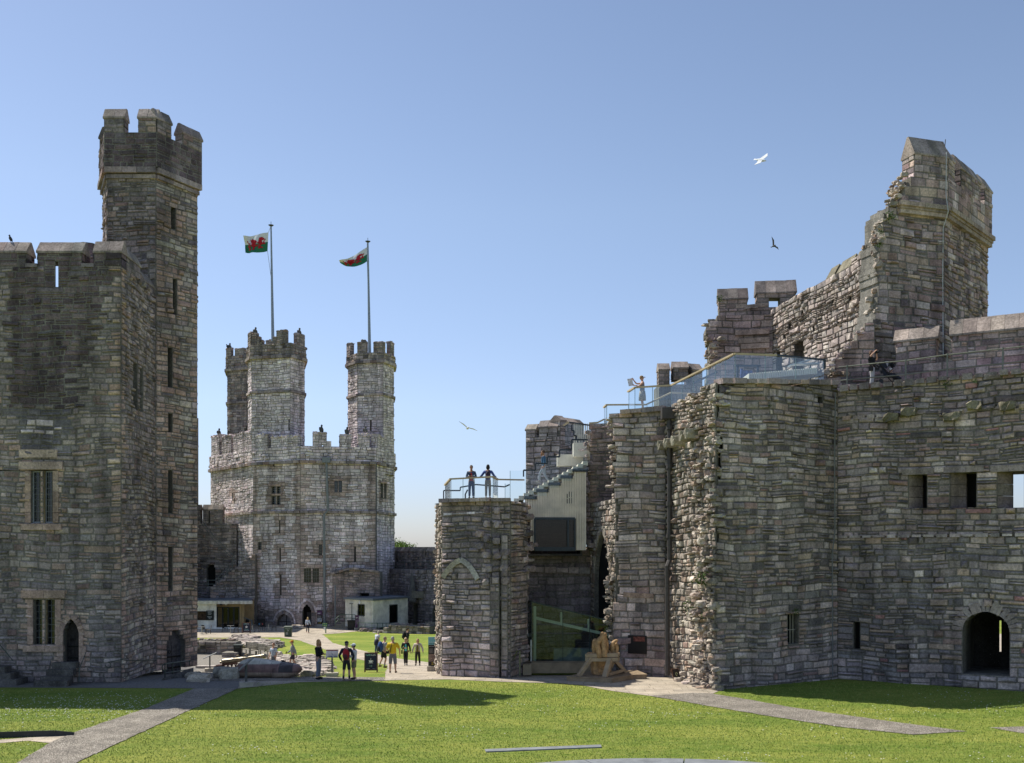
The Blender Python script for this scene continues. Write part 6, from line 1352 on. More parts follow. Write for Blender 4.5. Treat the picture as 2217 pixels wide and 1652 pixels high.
m_.bar(P(1500, 830, 50), P(1552, 805, 50), .1, .1); m_.build('frame', DARKM, t)
m_ = MB(); m_.box(P(1617, 813, 50.3), (.5, .1, .5)); m_.box(P(1605, 811, 50.2), (.14, .1, .6)); m_.build('notice', mat('notice_blue', (.10, .13, .3), .6, var=.5, scale=8), t)
t = thing('timber_terrace', 'sunlit slatted timber terrace behind the level glass balustrade', 'decking', P(1690, 822, 46)); m_ = MB()
for i in range(30):
    px = 1606+i*4.8; d = 46.5; m_.box(P(px, 827-i*.42, d), (.085, 3.0, .28))
m_.build('slats', TREAD, t)
t = thing('information_lectern', 'grey tilted viewing panels on a post on the high walkway', 'lectern', P(1752, 800, 47))
m_ = MB(); m_.bar(P(1754, 826, 46.6), P(1754, 785, 46.6), .06, .06); m_.build('post', DARKM, t)
for a, b in (((1708, 792), (1752, 780)), ((1718, 789), (1770, 788))): m_ = MB(); m_.bar(P(*a, 46.5), P(*b, 46.5), .5, .05); m_.build('panel', mat('panel_grey', (.3, .33, .36), .4), t)

# ================================================================= green glass entrance enclosure
GE = thing('glass_entrance', 'green tinted glass entrance screen with sloping top beside the wooden catapult', 'entrance', (X(1220, 47), 47, 0))
dG = 48.0; top_l = P(1152, 1301, dG); 
def gp(px, py, dd=dG): return P(px, py, dd)
slope = lambda px: 1301+(px-1152)*(1340-1301)/(1315-1152)
slope = lambda px: 1302.5+(px-1150)*.245
for a, b in ((1151, 1218), (1218, 1276), (1276, 1316)):
    m_ = MB(); m_.extrude([gp(a+.3, 1441), gp(b-.3, 1441), gp(b-.3, slope(b)), gp(a+.3, slope(a))], (0, .03, 0)); m_.build('glass_panel', GL2, GE)
m_ = MB(); m_.extrude([P(1129, 1441, 51), gp(1151, 1441), gp(1151, slope(1151)), P(1127, 1297, 51)], (.02, .03, 0)); m_.build('glass_panel', GL2, GE)
m_ = MB(); m_.bar(P(1127, 1296, 51), gp(1151, slope(1151)), .05, .05); m_.bar(gp(1151, slope(1151)), gp(1316, slope(1316)), .05, .05); m_.build('top_edge', mat('glass_edge_dark', (.03, .05, .05), .3), GE)
m_ = MB(); 
for px in (1151, 1218, 1276): m_.bar(gp(px, 1441, dG-.02), gp(px, slope(px), dG-.02), .03, .03)
m_.build('joint', MATS['glass_edge_dark'], GE)
PGR = mat('pale_green_frame', (.62, .68, .56), .6, var=.03)
m_ = MB(); m_.bar(gp(1157.5, 1440, 48.5), gp(1157.5, 1312, 48.5), .13, .13); m_.bar(gp(1160, 1338, 48.5), gp(1320, 1375, 48.5), .16, .13); 
for px in (1214.5, 1273): m_.bar(gp(px, slope(px)+7, 48.5), gp(px, 1350+(px-1214)*.25, 48.5), .08, .08)
m_.build('frame', PGR, GE)
m_ = MB(); m_.box(gp(1140, 1374, 49.2), (.5, .3, .14)); m_.build('lamp_housing', MATS['white_plastic'], GE)
m_ = MB(); m_.bar(gp(1149.5, 1440, 47.9), gp(1149.5, 1385, 47.9), .08, .08); m_.build('door_post', mat('steel_grey', (.4, .42, .43), .4, .4), GE)
m_ = MB(); a, b = P(1136, 1455, 47.0), P(1290, 1455, 47.4); m_.bar((a[0], 47.6, .22), (b[0], 47.7, .22), .7, .5); m_.bar((a[0]+.1, 46.5, .22), (a[0]+.1, 47.6, .22), .4, .5); m_.build('plinth', mat('oak_plinth', (.30, .235, .15), .75, var=.15, scale=2), GE)
HRr = thing('handrail', 'green steel handrail at the left of the glass entrance', 'handrail', P(1125, 1460, 45.6)); m_ = MB()
m_.tube([P(1110, 1460, 45.9), P(1110, 1430, 45.9), P(1119, 1409, 45.6), P(1125, 1409, 45.4), P(1125, 1464, 45.4)], .035, 8); m_.build('rail', mat('olive_rail', (.14, .15, .09), .5, .3), HRr)
m_ = MB(); m_.bar(P(1122, 1440, 47.2), P(1122, 1355, 47.2), .06, .06); m_.build('post', MATS['olive_rail'], HRr)
# interior desk glimpsed through the glass
m_ = MB(); m_.box(gp(1245, 1425, 50), (2.2, .6, 1.0)); o = m_.build('counter', mat('counter_white', (.35, .38, .36), .6, var=.2, scale=2), GE)
# ================================================================= ruins in the hollow
RG = np.random.default_rng(99)
SW_ = thing('ruined_wall', 'low ruined retaining wall with rubble top beside the gravel hollow', 'wall', (X(470, 76), 76, -2))
mb = MB(); w = Wall((X(396, 76), 76), (X(512, 75.5), 75.5)); masonry(mb, w, -2.5, Z(1388, 76), pal=PAL_LEFT, thick=.9, seed=900, ch=(.22, .36), sw=(.4, .9), pro=.05)
w2 = Wall((X(480, 74), 74), (X(512, 74), 74)); masonry(mb, w2, -2.6, Z(1413, 74), pal=PAL_GATE, thick=1.2, seed=901, ch=(.22, .3), sw=(.4, .9), pro=.05)
torn(mb, [P(400, 1386, 76.5), P(512, 1386, 76.2)], .25, RG, PAL_LITL, dens=1.2, depth=1.0, size=(.25, .5)); mb.build('wall', MS, SW_)
PAL_RUB_TONE = (.66, .735, .66)
def inpoly(poly, x, y):
    r = False; j = len(poly)-1
    for i in range(len(poly)):
        if (poly[i][1] > y) != (poly[j][1] > y) and x < (poly[j][0]-poly[i][0])*(y-poly[i][1])/(poly[j][1]-poly[i][1])+poly[i][0]: r = not r
        j = i
    return r
def rubble(label, pxpoly, n, size, pal, lift=.1):
    poly = [G(a, b) for a, b in pxpoly]; mb = MB(); x0, x1 = min(p[0] for p in poly), max(p[0] for p in poly); y0, y1 = min(p[1] for p in poly), max(p[1] for p in poly); k = 0
    while k < n:
        x, y = RG.uniform(x0, x1), RG.uniform(y0, y1)
        if not inpoly(poly, x, y): continue
        s = RG.uniform(*size); mb.rock((x, y, zt(x, y)+lift*RG.uniform(-.3, 1.6)), (s*1.6, s*1.1, s*RG.uniform(.4, .7)), RG, pick(pal, 1, RG)[0]); k += 1
    # packed core below the loose stones
    for i in range(n//3):
        x, y = RG.uniform(x0, x1), RG.uniform(y0, y1)
        if inpoly(poly, x, y): mb.rock((x, y, zt(x, y)), (1.1, .9, .22), RG, (.20, .175, .145))
    return tag(mb.build('rubble_foundation', MS), label, 'ruins')
PAL_RUB = _tone([((.38, .335, .27), 3), ((.30, .265, .22), 3), ((.46, .41, .34), 2), ((.22, .195, .17), 1.5)], PAL_RUB_TONE)
rubble('upper strip of grey rubble foundations curving along the small lawn', [(505, 1382), (545, 1385), (577, 1395), (608, 1398), (606, 1402), (585, 1409), (545, 1406), (520, 1402), (508, 1394)], 380, (.28, .6), PAL_RUB, .22)
rubble('broad field of pale rubble foundations behind the giant stone foot', [(585, 1411), (608, 1417), (650, 1424), (690, 1428), (716, 1445), (706, 1455), (686, 1465), (600, 1464), (596, 1440)], 620, (.22, .5), PAL_RUB, .12)
rubble('scattered rubble beside the ramp of the grey roofed kiosk', [(778, 1362), (805, 1361), (812, 1367), (780, 1368)], 60, (.3, .6), PAL_LEFT, .15)
rubble('small heap of loose stones between the two arched tower doors', [(634, 1357), (650, 1357), (652, 1361), (634, 1361)], 16, (.3, .6), PAL_LITL, .15)
for k, (a, b) in enumerate(((425, 470), (474, 492))):
    x0, y0 = G(a, 1447); x1, _ = G(b, 1447); mb = MB(); stone_row(mb, (x0, y0, zt(x0, y0)+.08), (x1, y0, zt(x1, y0)+.08), .4, .2, RG, PAL_RUB, step=.9); tag(mb.build('kerb_stones', MS), ['row of flat kerb stones behind the tilted lectern in the hollow', 'short row of kerb stones left of the cannon'][k], 'kerb')
LWL = thing('low_wall', 'dark low ruined wall in shade in front of the right curtain wall', 'wall', (X(885, 103), 103, -3)); mb = MB(); w = Wall((X(806, 105), 105), (X(930, 102.5), 102.5))
masonry(mb, w, -3.1, -1.9, top=lambda u: -2.6+.55*min(1, max(0, (u-1.2)/1.2)), pal=PAL_LEFT, thick=1.2, seed=905, ch=(.2, .34), sw=(.3, .6), pro=.06); torn(mb, [w.pt(2.4, -2.05, -.5), w.pt(w.L, -2.0, -.5)], .15, RG, PAL_LEFT, dens=.9, depth=.9, size=(.2, .45)); mb.build('wall', MS, LWL)

# ================================================================= helpers for signs
def text(parent, s, size, loc, rot, m, align='CENTER', name='lettering'):
    cu = bpy.data.curves.new(name, 'FONT'); cu.body = s; cu.size = size; cu.align_x = align; cu.align_y = 'CENTER'; cu.extrude = .003
    o = bpy.data.objects.new(name, cu); COL.objects.link(o); me = bpy.data.meshes.new_from_object(o); COL.objects.unlink(o); bpy.data.objects.remove(o)
    me.materials.clear(); me.materials.append(m); q = bpy.data.objects.new(name, me); COL.objects.link(q); q.parent = parent; q.location = loc; q.rotation_euler = rot; return q
R90 = math.radians(90)
NAVY = mat('board_navy', (.018, .022, .038), .5, var=.03); WHT = mat('print_white', (.75, .75, .74), .6, var=.02); MINT = mat('print_mint', (.35, .66, .58), .6, var=.02); WALN = mat('frame_walnut', (.13, .065, .04), .55, var=.2, scale=6); TEAL = mat('panel_teal', (.20, .46, .50), .5, var=.02); BLKP = mat('panel_black', (.025, .022, .022), .5, var=.05); YEL = mat('print_yellow', (.75, .55, .08), .6, var=.02); PLIN = mat('concrete_plinth', (.40, .36, .30), .85, var=.1, bump=.005); PURP = mat('panel_purple', (.10, .035, .10), .5, var=.05); PHOTO = mat('print_picture', (.05, .03, .03), .5, var=.3, scale=18, col2=(.40, .28, .22))
def local(name, m, parent, fn, **k): s = MB(); fn(s); return s.build(name, m, parent, local=True, **k)
def aboard(x, y, z, rz, w, h, label, big=True):
    t = thing('a_board', label, 'sign', (x, y, z), rz); lean = .16*h; Ax = lambda zz, s: s*(lean*(1-zz/h)+.02)
    for s_ in (-1, 1):
        def fr(q, s_=s_):
            for a in (-w/2+.02, w/2-.02): q.bar((a, Ax(0, s_), 0), (a, Ax(h, s_), h), .045, .03)
            q.bar((-w/2, Ax(h, s_), h-.02), (w/2, Ax(h, s_), h-.02), .03, .045); q.bar((-w/2, Ax(h*.13, s_), h*.13), (w/2, Ax(h*.13, s_), h*.13), .03, .045)
        f = local('frame', WALN, t, fr)
        def pn(q, s_=s_): q.extrude([(-w/2+.04, Ax(h*.14, s_), h*.14), (w/2-.04, Ax(h*.14, s_), h*.14), (w/2-.04, Ax(h*.97, s_), h*.97), (-w/2+.04, Ax(h*.97, s_), h*.97)], (0, .012, 0))
        p = local('panel', NAVY if s_ < 0 or big else mat('panel_cream', (.6, .57, .5), .6), t, pn)
        if s_ < 0:
            yy = lambda zz: Ax(zz, s_)-.012; rx = (R90+math.atan2(lean, h)*-1, 0, 0)
            text(p, 'Caffi/', h*.125, (-.005*w, yy(h*.88), h*.88), rx, MINT, 'RIGHT'); text(p, 'Cafe', h*.125, (.0, yy(h*.88), h*.88), rx, WHT, 'LEFT')
            def cup(q):
                c = h*.56 if big else h*.6; k = h*.95
                q.extrude([(-.12*k, yy(c)-.004, c+.055*k), (.10*k, yy(c)-.004, c+.055*k), (.06*k, yy(c)-.004, c-.06*k), (-.08*k, yy(c)-.004, c-.06*k)], (0, .006, 0)); q.bar((-.13*k, yy(c)-.004, c-.085*k), (.11*k, yy(c)-.004, c-.085*k), .006, .02*k)
                q.tube([(.09*k+.035*k*math.cos(a), yy(c)-.004, c+.01*k+.035*k*math.sin(a)) for a in np.linspace(-1.5, 1.6, 7)], .008*k, 5)
                q.tube([(-.01*k+.012*k*math.sin(a*2), yy(c)-.004, c+.08*k+.02*k*a) for a in np.linspace(0, 4, 8)], .009*k, 5)
            local('cup_symbol', WHT, p, cup)
            if big:
                def arr(q): c = h*.33; q.bar((-.08*h, yy(c), c), (.06*h, yy(c), c), .006, .012*h); q.bar((.02*h, yy(c), c+.045*h), (.065*h, yy(c), c), .006, .012*h, up=(0, 1, 0)); q.bar((.02*h, yy(c), c-.045*h), (.065*h, yy(c), c), .006, .012*h, up=(0, 1, 0))
                local('arrow_symbol', MINT, p, arr); text(p, '+ Cadw', h*.055, (-w*.22, yy(h*.2), h*.2), rx, WHT); text(p, 'BENUGO', h*.035, (w*.24, yy(h*.2), h*.2), rx, WHT)
            else: text(p, 'Croeso', h*.12, (0, yy(h*.38), h*.38), rx, MINT); text(p, 'Welcome', h*.12, (0, yy(h*.27), h*.27), rx, WHT)
    return t
gx, gy = G(803, 1455); aboard(gx, gy, zt(gx, gy), .06, .66, 1.0, 'large navy cafe A-board with a white cup and arrow on the lawn')
gx, gy = G(533, 1371); aboard(gx, gy, zt(gx, gy)+.02, .5, .85, 1.1, 'small navy A-board standing by the cafe tables', False)
def banner(px, py, w, h, ph, pw, label, top_m, low_m, rz=0.0, kind='kings'):
    gx, gy = G(px, py); gz = zt(gx, gy)+.015; t = thing('information_sign', label, 'sign', (gx, gy+.2, gz), rz)
    local('plinth', PLIN, t, lambda q: q.box((0, 0, ph/2), (pw, .3, ph)), bevel=.01)
    hs = h*(.27 if kind == 'kings' else .3)
    lo = local('panel', low_m, t, lambda q: q.box((0, 0, ph+(h-hs)/2), (w, .05, h-hs))); hi = local('header', top_m, t, lambda q: q.box((0, 0, ph+h-hs/2), (w, .05, hs)))
    rx = (R90, 0, 0)
    if kind == 'kings':
        text(hi, 'Porth y Brenin', .072, (-w*.42, -.03, ph+h-hs*.66), rx, WHT, 'LEFT'); text(hi, "King's Gate", .072, (-w*.42, -.03, ph+h-hs*.84), rx, BLKP, 'LEFT'); text(hi, '+ Cadw', .04, (-w*.42, -.03, ph+h-hs*.12), rx, WHT, 'LEFT')
        text(lo, 'Noddir Mynediad', .042, (-w*.42, -.03, ph+h-hs-.08), rx, WHT, 'LEFT')
        def ln(q):
            for c in (-1, 1):
                for i in range(9): q.box((c*w*.22, -.029, ph+h-hs-.2-.028*i), (w*.36, .004, .008))
        local('small_print', mat('print_grey', (.35, .33, .32), .6), lo, ln)
        local('picture', PHOTO, lo, lambda q: q.box((0, -.03, ph+.42), (w*.98, .006, .38)))
        def tr(q):
            for r_, n_ in ((0, 4), (1, 3)):
                for i in range(n_): c = (-w*.1+i*w*.17, ph+.17-.09*r_); q.extrude([(c[0]-.035, -.03, c[1]-.03), (c[0]+.035, -.03, c[1]-.03), (c[0], -.03, c[1]+.035)], (0, .004, 0))
        local('warning_symbols', YEL, lo, tr)
    else:
        def ln(q):
            for i in range(7): q.box((-w*.05, -.029, ph+h-hs-.12-.07*i), (w*.7, .004, .025))
        local('small_print', mat('print_grey', (.35, .33, .32), .6), lo, ln)
        local('header_lines', WHT, hi, lambda q: (q.box((-w*.1, -.03, ph+h-hs*.6), (w*.6, .004, .04)), q.box((-w*.15, -.03, ph+h-hs*.75), (w*.5, .004, .03))))
        if kind == 'tower':
            local('picture', mat('print_pattern', (.08, .08, .08), .5, var=.3, scale=9, col2=(.7, .7, .7)), lo, lambda q: q.box((0, -.03, ph+.48), (w*.95, .006, .4)))
            def tr(q):
                for r_ in (0, 1):
                    for i in range(3): c = (-w*.2+i*w*.22, ph+.2-.09*r_); q.extrude([(c[0]-.04, -.03, c[1]-.03), (c[0]+.04, -.03, c[1]-.03), (c[0], -.03, c[1]+.035)], (0, .004, 0))
            local('warning_symbols', YEL, lo, tr)
    return t
banner(937, 1454, .52, 1.50, .26, .62, 'teal and black information panel on a plinth beside the gatehouse corner', TEAL, BLKP)
banner(691, 1357, .56, 1.55, .27, .66, 'purple topped information panel right of the pointed tower doorway', PURP, BLKP, kind='tower')
banner(772, 1365, .38, 1.35, .28, .55, 'narrow purple information panel beside the black bin at the kiosk', PURP, PURP, rz=.5, kind='plain')
def lectern(px, py, hgt, label, ax, w, dep, m, rz=0.0, tilt=.7, pole=.03, base=(.56, .4, .16)):
    gx, gy = G(px, py); gz = zt(gx, gy)+.015; t = thing('information_lectern', label, 'lectern', (gx, gy+.2, gz), rz)
    local('plinth', PLIN, t, lambda q: q.box((0, 0, base[2]/2), base), bevel=.01); local('post', mat('lectern_post', (.10, .10, .10), .5, .4), t, lambda q: q.tube([(0, 0, base[2]), (ax, 0, hgt)], pole*1.3, 10))
    A = np.array([(1, 0, 0), (0, math.cos(tilt), math.sin(tilt)), (0, -math.sin(tilt), math.cos(tilt))])
    p = local('panel', m, t, lambda q: q.box((ax, 0, hgt), (w, dep, .03), ax=A)); return t, p, A
GREYP = mat('lectern_grey', (.22, .235, .28), .4, var=.15, scale=9)
t, p, A = lectern(717, 1465, 1.05, 'tilted grey information lectern in front of the bearded man', 0, .56, .42, GREYP, tilt=.95)
local('picture', mat('print_red', (.30, .12, .12), .5, var=.5, scale=20), p, lambda q: q.box((0, -.06-.0, 1.05+.16), (.55, .006, .10), ax=A)); local('small_print', mat('print_grey', (.35, .33, .32), .6), p, lambda q: [q.box((c*.14, -.04-.03*i*.6, 1.09-.035*i), (.2, .006, .01), ax=A) for c in (-1, 1) for i in range(6)])
lectern(530, 1489, .98, 'grey information lectern seen edge on at the corner of the lawn', -.02, .42, .82, mat('lectern_back', (.17, .17, .165), .5, .3), rz=-1.22, tilt=.72, pole=.045, base=(.42, .55, .22))
lectern(452, 1455, .98, 'information lectern tilted left on the gravel by the cannon', 0, .45, .85, mat('lectern_back', (.17, .17, .165), .5, .3), rz=-1.3, tilt=.42, pole=.035, base=(.5, .6, .2))

# ================================================================= bins, posts, benches, tables
def bin_(px, py, w, h, label, body, lid, sticker=None):
    gx, gy = G(px, py); t = thing('litter_bin', label, 'bin', (gx, gy+w/2, zt(gx, gy)+.01), .1)
    b = local('body', body, t, lambda q: q.extrude([(-w/2*.9, -w/2*.9, 0), (w/2*.9, -w/2*.9, 0), (w/2, -w/2, h*.9), (-w/2, -w/2, h*.9)], (0, w*.95, 0)), bevel=.015); local('lid', lid, t, lambda q: (q.box((0, 0, h*.95), (w*1.08, w*1.08, h*.09)), q.box((0, -w*.5, h*.8), (w*.7, .02, h*.1))), bevel=.01)
    if sticker == 'recycle':
        def f(q):
            for k in range(3): a = 2*math.pi*k/3+.5; q.bar((.07*math.cos(a), -w/2-.015, h*.62+.07*math.sin(a)), (.07*math.cos(a+1.6), -w/2-.015, h*.62+.07*math.sin(a+1.6)), .006, .03)
            for i in range(4): q.box((-.1+.02*(i % 2), -w/2*.97, h*.42-.06*i), (.2, .01, .018))
        local('recycling_symbol', WHT, b, f)
    if sticker == 'colour': local('sticker', mat('print_blue', (.08, .3, .55), .5), b, lambda q: q.box((-.15, -w/2-.012, h*.35), (.18, .01, .2))); local('sticker', mat('print_redw', (.5, .1, .08), .5), b, lambda q: q.box((.12, -w/2-.012, h*.35), (.22, .01, .2)))
    return t
BKB = mat('bin_black', (.02, .021, .023), .45, var=.1); GNB = mat('bin_green', (.05, .075, .055), .5, var=.1)
bin_(622, 1379, .72, 1.02, 'dark green recycling bin at the edge of the small lawn', GNB, mat('bin_lid', (.20, .22, .20), .5), 'recycle')
bin_(759, 1364, .82, 1.05, 'black litter bin in front of the grey roofed kiosk', BKB, BKB)
bin_(564, 1357, .75, .9, 'black bin with coloured stickers in shade behind the cafe tables', BKB, BKB, 'colour')
bin_(513, 1421, .6, .86, 'black bin beside the weathered benches in the hollow', BKB, mat('bin_lid_g', (.06, .07, .065), .5))
gx, gy = G(705, 1371); t = thing('signpost', 'small green direction sign on a post where the path meets the lawn', 'sign', (gx, gy, zt(gx, gy))); SG = mat('sign_green', (.05, .16, .09), .5, var=.04)
local('post', mat('post_green', (.14, .25, .15), .5), t, lambda q: q.box((0, 0, .45), (.11, .08, .9))); b = local('panel', SG, t, lambda q: (q.box((-.08, -.06, .83), (.5, .03, .17)), q.box((-.08, -.06, 1.01), (.5, .03, .17)))); local('lettering', mat('print_gold', (.55, .55, .25), .6), b, lambda q: [q.box((-.1+.17*i, -.08, z_), (.09, .005, .05)) for i in (-1, 0, 1) for z_ in (.83, 1.01)])
local('notice', WHT, t, lambda q: q.box((-.12, -.05, .52), (.18, .02, .3)))
OLDW = mat('weathered_teak', (.27, .245, .20), .85, var=.2, scale=5)
def bench(px, py, rz, label, w=1.5, dz=0.0, group=None):
    gx, gy = G(px, py); t = thing('bench', label, 'bench', (gx, gy, zt(gx, gy)+.015+dz), rz, group)
    local('seat', OLDW, t, lambda q: [q.box((0, -.22+.11*i, .43), (w, .085, .03)) for i in range(5)])
    def bk(q):
        q.box((0, .29, .88), (w, .04, .09)); q.box((0, .27, .5), (w, .04, .06)); n = int(w/.09)
        for i in range(n): q.box((-w/2+w*(i+.5)/n, .28, .69), (.05, .02, .34))
    local('backrest', OLDW, t, bk)
    for s_ in (-1, 1):
        local('leg', OLDW, t, lambda q: q.box((s_*(w/2-.03), -.25, .32), (.06, .06, .64))); local('leg', OLDW, t, lambda q: q.box((s_*(w/2-.03), .28, .46), (.06, .06, .92))); local('armrest', OLDW, t, lambda q: q.box((s_*(w/2-.03), -.02, .655), (.08, .66, .035)))
    return t
bench(537, 1418, -.75, 'weathered teak garden bench beside the black bin, leftmost of the three', 1.5, group='teak benches in the hollow'); bench(556, 1421, -.75, 'weathered teak garden bench, middle one of the three by the rubble', 1.3, group='teak benches in the hollow'); bench(578, 1427, -.9, 'weathered teak garden bench nearest the cannon muzzle', 1.3, group='teak benches in the hollow')
bench(936, 1366, .0, 'dark wooden bench in shade against the gatehouse edge', 1.6)
CHM = mat('rattan_brown', (.075, .065, .058), .6, var=.1); STL = mat('table_steel', (.45, .45, .44), .3, .7); TPM = mat('table_top', (.12, .12, .12), .4)
def table(px, py, label, hgt=.74, r=.35):
    gx, gy = G(px, py); t = thing('cafe_table', label, 'table', (gx, gy, zt(gx, gy)+.02), .3, 'outdoor cafe tables')
    local('tabletop', TPM, t, lambda q: q.box((0, 0, hgt), (r*2, r*2, .03))); local('leg', STL, t, lambda q: q.tube([(0, 0, 0), (0, 0, hgt)], .035, 8)); local('foot', STL, t, lambda q: (q.box((0, 0, .02), (.55, .06, .03), rz=.78), q.box((0, 0, .024), (.06, .55, .03), rz=.78))); return t
def chair(px, py, rz, label, dark=False):
    gx, gy = G(px, py); m = mat('rattan_black', (.025, .025, .028), .6) if dark else CHM; t = thing('cafe_chair', label, 'chair', (gx, gy, zt(gx, gy)+.02), rz, 'outdoor cafe chairs')
    local('seat', m, t, lambda q: q.box((0, 0, .44), (.46, .44, .05)), bevel=.01); local('backrest', m, t, lambda q: q.extrude([(-.22, .20, .46), (.22, .20, .46), (.21, .30, .88), (-.21, .30, .88)], (0, .035, 0)))
    for a, b in ((-1, -1), (1, -1), (-1, 1), (1, 1)): local('leg', m, t, lambda q: q.bar((a*.2, b*.19, .43), (a*.22, b*.22, 0), .035, .035))
    return t
table(437, 1373, 'small square cafe table at the left edge by the big tower'); chair(444, 1371, 2.6, 'dark rattan chair behind the leftmost cafe table', True); chair(451, 1373, -1.2, 'brown rattan chair right of the leftmost cafe table')
table(499, 1370, 'small square cafe table in front of the cafe glass doors'); chair(487, 1369, 1.4, 'dark rattan chair left of the table at the glass doors', True); chair(511, 1370, -1.4, 'brown rattan chair right of the table at the glass doors')
table(519, 1358, 'tall cafe table on the decking beside the glass doors', 1.0, .38); chair(532, 1358, -.4, 'dark chair on the decking behind the A-board', True)
table(546, 1368, 'square cafe table right of the small A-board'); chair(556, 1369, -1.4, 'brown rattan chair right of the table near the small A-board')
table(581, 1366, 'rightmost cafe table beside the arched cellar door'); chair(570, 1366, 1.4, 'black rattan chair left of the rightmost cafe table', True); chair(593, 1366, -1.4, 'brown rattan chair right of the rightmost cafe table')
# kiosk steps, ramp railing
t = thing('steps', 'short flight of stone steps left of the black bin at the kiosk', 'steps', (*G(737, 1361), -3))
gx, gy = G(737, 1361)
for i in range(3): s = MB(); s.box((gx+.3*i, gy+.3+.35*i, -2.9+.22*i), (1.9-.3*i, .4, .24)); s.build('step', mat('step_stone', (.26, .23, .18), .9, var=.15, bump=.01), t)
GRR = mat('green_rail', (.07, .11, .08), .5, .3)
rail_line('railing', 'green handrail climbing the steps to the kiosk', [P(726, 1340, 108), P(737, 1330, 108.5), P(760, 1330, 108.6), P(769, 1331, 108)], .8, GRR, 5, r=.035)
rail_line('railing', 'green ramp railing in front of the kiosk wall', [P(775, 1347, 107), P(805, 1349, 105.8), P(828, 1349, 106), P(843, 1349, 107)], .85, GRR, 7, r=.035)
t = thing('railing', 'grey post and handrail beside the cafe decking', 'railing', P(534, 1345, 109)); m_ = MB(); m_.bar(P(528, 1337, 110), P(545, 1343, 108.5), .1, .06); m_.bar(P(545, 1343, 108.5), P(545, 1366, 108.5), .14, .08); m_.build('rail', mat('rail_grey', (.10, .11, .11), .6), t)

# ================================================================= cannon
gx, gy = G(500, 1453); cz = zt(gx, gy)
CN = thing('cannon', 'long bronze cannon on a dark iron carriage in front of the benches', 'cannon', (gx, gy, cz))
BRZ = mat('polished_bronze', (.24, .21, .16), .38, .8, var=.2, scale=6); RST = mat('rusty_iron', (.075, .035, .028), .6, .3, var=.35, scale=6)
a = np.array(P(481, 1433, gy)); b = np.array(P(576, 1419.5, gy-.2)); s = MB(); rr = [.06, .10, .05, .17, .185, .18, .17, .175, .16, .145, .15, .135, .125, .12, .155, .14, .09]; tt = [-.05, -.04, -.02, 0, .03, .12, .24, .26, .28, .45, .47, .49, .8, .9, .94, .99, 1.0]
s.tube([tuple(a+(b-a)*t_) for t_ in tt], rr, 18); s.build('barrel', BRZ, CN, smooth=True)
s = MB(); s.tube([tuple(b-(b-a)*.02), tuple(b+(b-a)*.003)], .07, 12); s.build('muzzle_bore', dk, CN)
for t_ in (.36, .55):
    c = a+(b-a)*t_+np.array((0, 0, .15)); s = MB(); s.tube([tuple(c+np.array((.12*math.cos(q), 0, .12*math.sin(q)))) for q in np.linspace(0, math.pi, 8)], .03, 6); s.build('lifting_handle', mat('dark_bronze', (.14, .11, .07), .4, .7), CN)
for sy in (-.28, .28):
    s = MB(); p0 = P(482, 1436, gy+sy); p1 = P(516, 1431, gy+sy); z0 = cz+.06
    s.bar((p0[0]-.1, gy+sy, z0+.05), (p1[0]+.15, gy+sy, z0+.0), .07, .09); s.bar((p0[0], gy+sy, p0[2]-.12), (p1[0]-.05, gy+sy, p1[2]-.12), .07, .09)
    for k in range(5):
        x0 = p0[0]+(p1[0]-p0[0])*k/4; s.bar((x0, gy+sy, z0), (p0[0]+(p1[0]-p0[0])*min(1, (k+.6)/4), gy+sy, p1[2]-.14), .05, .06); s.bar((p0[0]+(p1[0]-p0[0])*min(1, (k+.6)/4), gy+sy, z0), (x0, gy+sy, p1[2]-.14), .05, .06)
    s.build('carriage_side', RST, CN)
s = MB(); s.box((a[0]-.15, gy, cz+.35), (.35, .55, .1)); s.box((a[0]-.28, gy, cz+.2), (.3, .5, .3)); s.build('carriage_step', RST, CN)
for sx in (.25, 1.0):
    for sy in (-.4, .4): s = MB(); c = (a[0]+sx, gy+sy, cz+.13); s.tube([(c[0], c[1]-.05, c[2]), (c[0], c[1]+.05, c[2])], .13, 14); s.build('wheel', RST, CN)
# small dark model fort on the foot plinth
FC = thing('metal_model', 'small dark cast metal castle model standing on the giant stone foot', 'model', P(612, 1440, 46))
m_ = MB(); base = P(612, 1447, 46.1)
for dx, h_, r_ in ((-.33, .22, .06), (-.22, .16, .05), (-.02, .36, .06), (.08, .33, .05), (.16, .2, .06), (.28, .14, .07)): m_.tube([(base[0]+dx, base[1], base[2]-.1), (base[0]+dx, base[1], base[2]+h_)], r_, 8); m_.tube([(base[0]+dx, base[1], base[2]+h_), (base[0]+dx, base[1], base[2]+h_+.02)], r_*1.25, 8)
m_.box((base[0], base[1]+.02, base[2]), (.85, .35, .12)); m_.box((base[0], base[1]+.02, base[2]+.1), (.6, .12, .14)); m_.build('model', mat('cast_black', (.02, .02, .022), .4, .5), FC)

